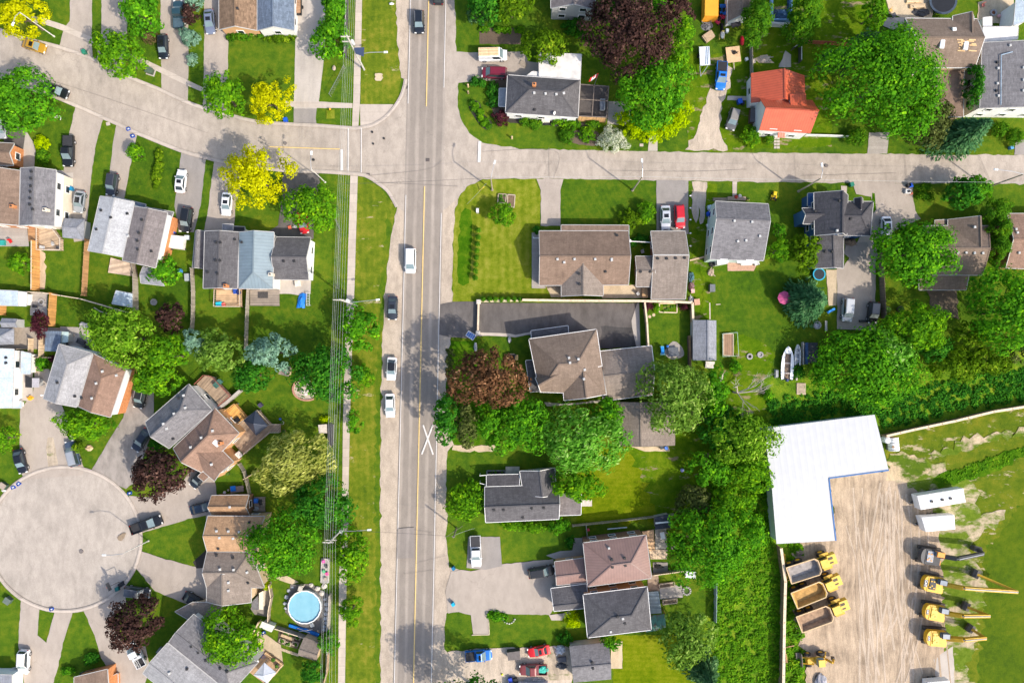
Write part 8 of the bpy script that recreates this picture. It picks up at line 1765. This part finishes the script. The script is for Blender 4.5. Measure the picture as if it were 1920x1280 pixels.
t=thing('utility_box','dark green utility box with brown lid on the court lawn','utility box',P(42,1083));p=P(42,1083);m=MB();m.box(p+Vector((0,0,.45)),(1.1,1.0,.9),-.6,.95);m.build('cabinet',plain((.05,.08,.06),.5),t);m=MB();m.box(p+Vector((0,0,.95)),(1.2,1.1,.08),-.6);m.build('lid',plain((.33,.27,.22),.6),t)
m=MB();p=P(30,1122);m.ell(p+Vector((0,0,.1)),(.5,.22,.18),10,6,.3,5);tag(ground_org(m.build('garden_rock',plain((.6,.58,.54),.9)),p),'pale flat rock by the court utility box','rock');m=MB();p=P(652,812);m.ell(p+Vector((0,0,.15)),(.75,.5,.3),10,6,.5,6,-.3);tag(ground_org(m.build('tree_stump',plain((.5,.36,.22),.9,.3,5)),p),'low brown tree stump on the wedge lawn','stump')
view(0,560,6.4)
bin_('orange storage tub below the tan planter bed',425,905,(.7,.36,.06),.5,.8,'storage_tub','tub',0);heap('orange cover heap by the white side wall',372,1190,.55,.4,.5,(.7,.35,.03),'cover_heap','cover',51);bin_('grey bin beside the orange cover',405,1130,(.07,.075,.09),1.0,.75,rz=0);bin_('small white box above the grey bin',388,1090,(.5,.5,.45),.5,.45,'box','box',0)
raised('tan timber planter bed beside the pale blue porch roof',[(370,715),(465,715),(462,878),(370,875)],.4,TF,plain((.42,.28,.18),.9,.2,3),0)
table('oval grey table in the tiny middle yard',365,550,.7,plain((.22,.22,.23),.7));sofa('tan sofa in the tiny middle yard',480,575,1.1,1.2,0,plain((.35,.30,.24),.8));bin_('dark grill on the small patio by gazebo',210,520,(.03,.03,.035),.9,1.0,'grill','grill',0);table('dark patio table next to gazebo',215,440,0,CG,0,(1.2,1.2));sofa('dark lounge set below the olive-green tree',985,520,1.3,.9,-.5,CG);sofa('dark armchair below the olive-green tree',1070,580,.9,.9,.2,CG,0,'patio_armchair','chair');chair('black patio chair by the glazed lean-to',815,545,.4,CG)
m=MB();p=P(885,432);m.ell(p+Vector((0,0,.2)),(.3,.3,.22),10,6,.3,7);tag(ground_org(m.build('garden_rock',plain((.4,.33,.28),.9)),p),'round rock on the narrow grey patio','rock');m=MB();p=P(1030,330);m.box(p+Vector((0,0,.25)),(1.6,1.2,.5),-.3);m.ell(P(970,305,.3),(.3,.22,.3),10,6);tag(ground_org(m.build('stone_bench',plain((.5,.46,.42),.9)),p),'pale stone bench at the tip of the shaded lawn','bench')
m=MB();a,b=P(495,1157,3.2),P(565,1157,3.2);m.tube(a,b,.07,.07,6);m.tube(((a+b)/2).xy.to_3d(),(a+b)/2,.05,.05,6);[m.ell(q,(.16,.16,.16),8,5)for q in(a,b)];tag(m.build('yard_light',WHITE),'white twin yard light beside the grey twin roof','yard light')
m=MB();m.bar(P(1128,105,.15),P(1200,150,.15),.12,.1);m.bar(P(1200,150,.15),P(1285,178,.15),.12,.1);tag(m.build('timber_post',plain((.5,.46,.4),.9)),'thin bent timber lying in the shaded lawn','timber')
view(0,950)
t=thing('basketball_hoop','portable basketball hoop with dark board at the court rim','basketball hoop',P(888,560));b_=P(888,560);a,b=P(865,545,3.0),P(790,580,3.0);m=MB();m.box(b_+Vector((0,0,.15)),(1.2,.8,.3),.6);m.build('base',plain((.03,.03,.035),.6),t);m=MB();m.tube(b_+Vector((0,0,.3)),a,.07,.06,8);m.tube(a,b,.06,.05,8);m.build('pole',DARK,t);m=MB();d_=(b-a);d_.z=0;m.box(b,(.08,1.5,.95),math.atan2(d_.y,d_.x));m.build('backboard',plain((.06,.065,.075),.4),t);m=MB();q=b+d_.normalized()*.35+Vector((0,0,-.25))
for i in range(12):m.bar(q+Vector((.23*math.cos(i*.5236),.23*math.sin(i*.5236),0)),q+Vector((.23*math.cos((i+1)*.5236),.23*math.sin((i+1)*.5236),0)),.03,.03)
m.build('rim',plain((.5,.1,.03),.5),t)
rbox('bright blue recycling box at the south rim of the court',382,740,.3);bin_('dark teal bin at the court rim near the charcoal off-roader',866,588,(.01,.10,.09),.9,.6)
t=thing('utility_box','grey-green utility box on the lower court lawn','utility box',P(75,672));p=P(75,672);m=MB();m.box(p+Vector((0,0,.45)),(1.1,1.0,.9),-.6,.95);m.build('cabinet',plain((.07,.10,.08),.5),t);m=MB();m.box(p+Vector((0,0,.95)),(1.2,1.1,.08),-.6);m.build('lid',plain((.12,.15,.13),.5),t)
sofa('white armchair on the steps beside the white suv',110,1180,.8,.7,.2,TRIM,0,'garden_chair','chair');table('black glass table at the brown roof terrace',650,1195,0,DARK,0,(2.6,.8),.25,.8);m=MB();p=P(1165,1035);m.box(p+Vector((0,0,.25)),(1.3,.45,.5),.9);tag(ground_org(m.build('garden_bench',GREY),p),'grey narrow bench at the light grey roof edge','bench')
view(340,860,5.12)
t=thing('planter_bench','brown table with bright blue cover on the side lawn','table',P(545,290));p=P(548,285);m=MB();m.box(p+Vector((0,0,.7)),(2.5,1.1,.1),.16);m.build('table_top',plain((.22,.18,.16),.85),t);m=MB();m.box(P(497,285,.78),(.95,.95,.1),.16);m.build('cover',plain((.01,.17,.62),.5),t);m=MB();[m.box(p+Vector((x,y,.33)),(.1,.1,.66))for x in(-1,1)for y in(-.4,.4)];m.build('leg',GREY,t)
ball('white ball beside the blue covered table',415,322,.28,(.6,.6,.65));ball('grey round stone beside the white ball',450,300,.2,(.5,.48,.45),'garden_rock','rock');pot('black round planter at the peach wall',453,135,.4,(.02,.02,.02),.5)
t=thing('balcony_clutter','blue chest on the small clutter balcony','chest',P(718,400));m=MB();m.box(P(718,400,.9),(.75,.85,.5));m.build('chest',plain((.02,.13,.5),.5),t);heap('dark cushions on the small clutter balcony',770,410,.4,.8,.9,(.05,.05,.055),'cushion_heap','cushions',61);heap('grey plastic sheeting on the small clutter balcony',728,470,.55,.5,.9,(.40,.42,.45),'sheeting_heap','sheeting',62)
deck('small grey balcony deck east of the tan garage roof',[(698,365),(802,365),(800,505),(700,505)],.5,DECK_G)
raised('long narrow planter box with bright toys under the wires',[(1352,955),(1420,955),(1415,1180),(1345,1178)],.4,plain((.45,.42,.38),.8),plain((.36,.34,.31),.9),0)
for x,y,c_,l in((1368,980,(.5,.08,.3),'pink toy in the long planter'),(1395,1028,(.05,.05,.05),'black bowl in the long planter'),(1372,1075,(.05,.3,.12),'green toy in the long planter'),(1402,1098,(.75,.05,.22),'magenta bucket in the long planter'),(1385,1145,(.30,.25,.2),'brown basket in the long planter')):bin_(l,x,y,c_,.35,.45,'toy_bucket','toy',.2,None,.34)
view(380,630)
m=MB();p=P(425,500);m.box(p+Vector((0,0,.35)),(.75,.75,.7),.7,.9);tag(ground_org(m.build('planter_box',plain((.06,.05,.10),.7)),p),'dark violet planter at the corner of big grey deck','planter');pot('pale ringed pot at the deck steps',584,628,.35,(.5,.45,.4),.4);pot('rusty pot at the foot of deck steps',597,690,.35,(.2,.08,.06),.4);ball('blue ball beside the deck steps',564,602,.25,(.04,.1,.4));bin_('black grill on the orange deck',258,608,(.015,.015,.018),.5,.7,'grill','grill',.5,None,1.2);bin_('white patio door unit on the lower deck',268,860,(.6,.58,.55),.5,.9,'storage_box','box',.7,None,.9);sofa('green lounge chairs on the grey board deck',120,345,1.6,.7,.8,plain((.05,.13,.11),.7),1.3)
for i,(x,y)in enumerate(((735,405),(765,400),(750,420))):m=MB();p=P(x,y);m.ell(p+Vector((0,0,.2)),(.35,.28,.26),10,6,.3,i+3);tag(ground_org(m.build('garden_rock',plain((.62,.58,.54),.9)),p),'pale rock on the round brick edged patio','rock','rocks on the round patio')
m=MB();pr=None
for i in range(14):
 a=math.radians(120+i*14);q=P(760+102*math.cos(a),385-82*math.sin(a))
 if pr is not None:m.bar(pr+Vector((0,0,.15)),q+Vector((0,0,.15)),.3,.3)
 pr=q
tag(m.build('brick_edging',plain((.42,.22,.15),.9,.2,4)),'curved brick edging round the stone patio','edging')
view(380,950)
pc=P(742,728,1.2);pr_=3.05;t=thing('swimming_pool','round above-ground pool with bright turquoise water','pool',(pc.x,pc.y,0));N=16;ang=[2*math.pi*(i+.5)/N for i in range(N)]
m=MB()
for i in range(N):
 a,b=ang[i],ang[(i+1)%N];q=[(pr_*math.cos(x),pr_*math.sin(x))for x in(a,b)];m.face([(pc.x+q[0][0],pc.y+q[0][1],0),(pc.x+q[1][0],pc.y+q[1][1],0),(pc.x+q[1][0],pc.y+q[1][1],1.2),(pc.x+q[0][0],pc.y+q[0][1],1.2)])
m.build('pool_wall',plain((.40,.44,.45),.5),t);m=MB()
for i in range(N):a,b=ang[i],ang[(i+1)%N];m.bar(pc+Vector((pr_*math.cos(a),pr_*math.sin(a),.04)),pc+Vector((pr_*math.cos(b),pr_*math.sin(b),.04)),.2,.08)
m.build('rim',WHITE,t);wm,wt_,wb_=newmat('pool_water');nn=noise(wt_,.6,3,.5,pos(wt_));L(wt_,ramp(wt_,nn.outputs[0],[(.3,(.19,.41,.50)),(.7,(.24,.46,.54))]).outputs[0],wb_.inputs['Base Color']);wb_.inputs['Roughness'].default_value=.08;bump(wt_,wb_,noise(wt_,3,2,.5,pos(wt_)).outputs[0],.05)
m=MB();m.prism([(pc.x+pr_*.98*math.cos(a),pc.y+pr_*.98*math.sin(a))for a in ang],.5,1.0);m.build('water',wm,t);m=MB()
for i in range(N):
 a,b=ang[i],ang[(i+1)%N];q=[(pr_*.985*math.cos(x),pr_*.985*math.sin(x))for x in(a,b)];m.face([(pc.x+q[1][0],pc.y+q[1][1],.9),(pc.x+q[0][0],pc.y+q[0][1],.9),(pc.x+q[0][0],pc.y+q[0][1],1.22),(pc.x+q[1][0],pc.y+q[1][1],1.22)])
m.build('liner',plain((.02,.40,.60),.4),t);m=MB();a=P(715,580,1.3);m.bar(a,P(705,612,1.3),.8,.08);m.box((a.x,a.y,.65),(.8,.3,1.2));m.build('ladder',plain((.5,.45,.38),.7),t)
for i,(x,y,r)in enumerate(((655,582,.3),(627,605,.42),(610,652,.46),(600,700,.42),(603,735,.32),(790,566,.45),(838,590,.6),(868,625,.6),(885,575,.6),(892,668,.42),(900,705,.45),(905,740,.45),(897,775,.45),(893,808,.45),(898,840,.38),(888,868,.4),(882,892,.35))):
 m=MB();p=P(x,y);r*=.88;m.ell(p+Vector((0,0,r*.3)),(r,r*(.8+.1*(i%3)),r*.55),10,6,.38,i+11);tag(ground_org(m.build('boulder',plain((.50,.51,.54)if i>8 or i<5 else(.56,.51,.45),.9,.2,2)),p),('pale boulder in the ring west of the pool' if i<5 else 'tan boulder in the ring northeast of the pool' if i<9 else 'grey boulder in the row between pool and wires'),'boulder',('boulders west of the pool' if i<5 else 'boulders northeast of the pool' if i<9 else 'boulders between pool and wires'))
t=thing('tarp_roll','folded bright blue pool cover south of the pool','pool cover',P(740,892));m=MB();m.bar(P(630,858,.25),P(745,895,.25),.5,.4);m.bar(P(740,890,.22),P(845,930,.22),.6,.35);m.build('cover',plain((.01,.14,.48),.5,.25,3),t);m=MB();m.bar(P(690,880,.55),P(780,915,.55),.08,.08);m.bar(P(700,905,.5),P(800,890,.5),.08,.08);m.build('frame',TRIM,t)
bin_('pool pump at the foot of the pool',800,852,(.45,.45,.42),.5,.6,'pool_pump','pump',.4)
view(380,1080,6.4)
for i,(x,y)in enumerate(((1010,668),(1085,695),(1152,722),(965,765),(1035,800),(1120,800))):
 raised(('small timber vegetable bed at the fence corner','small timber vegetable bed in the middle of upper row','small timber vegetable bed at the east of upper row','small timber vegetable bed at the west of lower row','small timber vegetable bed in the middle of lower row','dark timber vegetable bed beside the gabled shed')[i],[(x-34,y-28),(x+30,y-10),(x+22,y+30),(x-42,y+12)],.35,TF,S_SOIL,5)
m=MB();m.bar(P(945,700,.5),P(1095,755,.5),.5,.35);tag(m.build('timber_bench',plain((.46,.33,.2),.85)),'long timber bench between the vegetable beds','bench')
rr=random.Random(9)
for i in range(7):
 p=P(945+i*32,872+i*11);m=MB();m.box(p+Vector((0,0,.05)),(.55,.5,.1),-.35+rr.uniform(-.1,.1));tag(ground_org(m.build('stepping_stone',S_SAND),p),'square stepping stone between patio and gabled shed','stepping stone','stepping stones to the gabled shed')
rbox('blue box beside the small white shed',735,672,.6,BL,None);rbox('bright blue box at the pale porch roof corner',735,950,.4,BL,None)
pot('dark potted plant on the planter deck',860,985,.4,(.1,.08,.07),.5,.4);pot('second dark pot at the deck corner',900,1060,.4,(.1,.08,.07),.5,.4)
view(860,860,3.048)
bin_('teal newspaper box at the verge north of the pale driveway',-28,618,(.01,.12,.24),1.1,.5,'mailbox','mailbox',.6);bin_('bright blue newspaper box south of the pale driveway',-30,822,(.01,.30,.50),1.1,.5,'mailbox','mailbox',.6)
bin_('pale utility stump by the parked white pickup',63,418,(.5,.5,.42),.9,.4,'utility_pedestal','pedestal',0)
t=thing('storage_box','dark grey gabled storage box in the gravel yard','storage box',P(308,1118));q=[P(x,y,1.5)for x,y in((275,1105),(350,1095),(352,1145),(283,1150))];m=MB();m.prism([(a.x,a.y)for a in q],0,1.5);m.build('body',plain((.06,.055,.05),.7),t);m=MB();m.prism([(a.x,a.y)for a in q],1.503,1.6);m.build('lid',plain((.13,.115,.11),.7,.2),t)
heap('silver covered motorcycle heap beside the red coupe',582,1085,1.0,.85,.95,(.50,.52,.55),'covered_motorbike','cover',71,.4,.25);heap('dark machine parts behind the old red pickup',590,1180,1.1,.6,.6,(.07,.075,.085),'machine_parts','junk',72);m=MB();p=P(590,1140);m.box(p+Vector((0,0,.25)),(1.6,.9,.5),.1);tag(ground_org(m.build('trailer_deck',plain((.09,.09,.1),.7)),p),'dark flat cart beside the plain grey garage','cart')
bin_('blue barrel at the frame bottom in the gravel yard',295,1252,(.02,.05,.35),.9,.6);bin_('black barrel at the frame bottom in the gravel yard',325,1256,(.02,.02,.02),.9,.7);heap('assorted pale junk along the frame bottom',430,1262,2.2,.5,.6,(.30,.32,.34),'junk_heap','junk',73);m=MB();p=P(395,1300);m.box(p+Vector((0,0,.7)),(7.5,2.2,1.4));tag(ground_org(m.build('camper_roof',plain((.6,.62,.65),.5)),p),'pale flat camper edge at the frame bottom','camper')
ball('yellow ball on the gravel yard',248,1230,.2,(.6,.6,.02))
t=thing('patchwork_awning','weathered green and red sheet awning east of the charcoal roof','awning',P(1140,938));q=[P(x,y,2.2)for x,y in((1098,895),(1180,885),(1185,970),(1070,990))];m=MB();m.prism([(a.x,a.y)for a in q],2.1,2.2);m.build('sheet',grass('awning_sheet',(.20,.045,.03),(.10,.22,.18),(.16,.42,.34),.45),t);m=MB();[m.box((a.x,a.y,1.05),(.1,.1,2.1))for a in q];m.build('post',plain((.3,.08,.06),.8),t)
deck('pale timber deck strip beside the brown hip roof',[(1048,415),(1115,405),(1122,520),(1088,525)],.8,boards((.62,.40,.22),.16,0));deck('light board deck below the timber deck strip',[(1088,522),(1195,515),(1190,572),(1098,572)],.5,boards((.62,.48,.33),.16,1.57));deck('blue-grey painted deck beside the charcoal hip roof',[(1082,760),(1142,755),(1160,880),(1095,885)],.7,boards((.26,.33,.36),.2,0));deck('grey deck at the back of brown hip roof',[(1122,400),(1185,395),(1195,515),(1125,520)],.4,boards((.36,.33,.28),.18,0))
table('white round table beside the blue-grey deck',1172,796,.5,WHITE);table('white tray table on the grey back deck',1160,432,0,WHITE,.4,(.8,1.3),.2);sofa('dark lounge sofa on the blue-grey deck',1115,862,1.6,.8,0,CG,.7);sofa('dark loungers on the blue-grey deck',1105,828,1.2,.6,0,plain((.05,.05,.08),.7),.7,'patio_lounger','lounger');raised('timber planter along the north of brown patio',[(1145,712),(1230,702),(1232,722),(1146,735)],.4,TF,S_SOIL,0);raised('timber planter along the south of brown patio',[(1165,805),(1245,795),(1246,818),(1166,828)],.4,TF,S_SOIL,0)
firepit('stone ring at the end of the brown patio',1302,752,.7,(.06,.11,.02));m=MB();p=P(1225,500);m.tube(p,p+Vector((0,0,.5)),.45,.5,14);tag(ground_org(m.build('tree_stump',plain((.42,.33,.25),.9)),p),'pale round stump beside the broad maple','stump');m=MB();p=P(1320,655);m.box(p+Vector((0,0,.4)),(1.9,1.2,.7),-.1);tag(ground_org(m.build('storage_box',plain((.6,.62,.66),.5)),p),'white storage box under the broad maple','box')
bin_('red bucket behind the short grey fence',740,402,(.55,.05,.07),.4,.4,'bucket','bucket');table('round garden table behind the brown hip roof',815,408,.45,plain((.3,.25,.2)));m=MB();m.bar(P(850,400,.8),P(962,390,.8),.18,.1);tag(m.build('handrail',plain((.55,.6,.58),.5)),'long white rail on the brown house back wall','rail');table('timber hexagon table at the grey fence corner',1045,340,.6,plain((.42,.3,.22)));heap('dark garden tools heap behind the brown hip roof',1140,612,.8,.4,.5,(.03,.03,.03),'tool_heap','tools',74)
m=MB();p=P(730,250);m.box(p+Vector((0,0,.15)),(2.0,1.2,.3));tag(ground_org(m.build('stone_landing',plain((.55,.48,.43),.9)),p),'pale stone landing at the dark bungalow end','landing');m=MB();p=P(308,62);m.box(p+Vector((0,0,.3)),(2.6,1.3,.6));tag(ground_org(m.build('entrance_landing',plain((.40,.37,.32),.9)),p),'grey entrance landing north of the dark bungalow','landing');raised('dark entrance bed north of the dark bungalow porch',[(162,66),(265,66),(265,84),(162,88)],.3,GREY,S_MULCH,6)
for a_,b_,l in(((120,95),(160,92),'white post beam at the dark porch north corner'),((120,138),(160,148),'white post beam at the dark porch south corner')):m=MB();m.bar(P(*a_,2.3),P(*b_,2.3),.12,.12);q=P(*a_,2.3);m.box((q.x,q.y,1.15),(.12,.12,2.3));tag(m.build('porch_beam',WHITE),l,'beam')
m=MB();pts_=((75,1005),(175,1003),(172,930));[m.bar(P(*a_,.1),P(*b_,.1),.15,.15)for a_,b_ in zip(pts_,pts_[1:])];tag(m.build('bay_edging',plain((.5,.42,.3),.9)),'timber edging round the end of the parking bay','edging')
for i in range(8):
 a=i*.5;p=P(300+20*math.cos(a)-4*i,915+24*math.sin(a));m=MB();m.ell(p+Vector((0,0,.1)),(.18,.15,.14),8,5,.3,i);tag(ground_org(m.build('border_stone',plain((.55,.52,.46),.9)),p),'small pale stone in the border of the planted mound','stone','stones bordering the planted mound')
view(1140,950)
m=MB();m.bar(P(1285,1020,.3),P(1355,1005,.3),.15,.3);m.bar(P(1290,1020,.3),P(1300,1130,.3),.2,.3);tag(m.build('timber_beam',plain((.40,.24,.12),.85)),'L-shaped timber beams lying in the weeds by the fence','timber')
m=MB();m.bar(P(1283,340,.5),P(1290,470,.5),.16,.3);m.bar(P(1290,470,.5),P(1305,520,.5),.2,.4);m.bar(P(1270,550,.5),P(1320,530,.4),.2,.2);tag(m.build('steel_beam',plain((.70,.45,.03),.5)),'yellow steel beam propped beside the first dump truck','beam')
heap('old worn tyre heap beside the white building corner',1385,330,.75,.7,.6,(.22,.18,.14),'tyre_heap','tyres',81)
full()
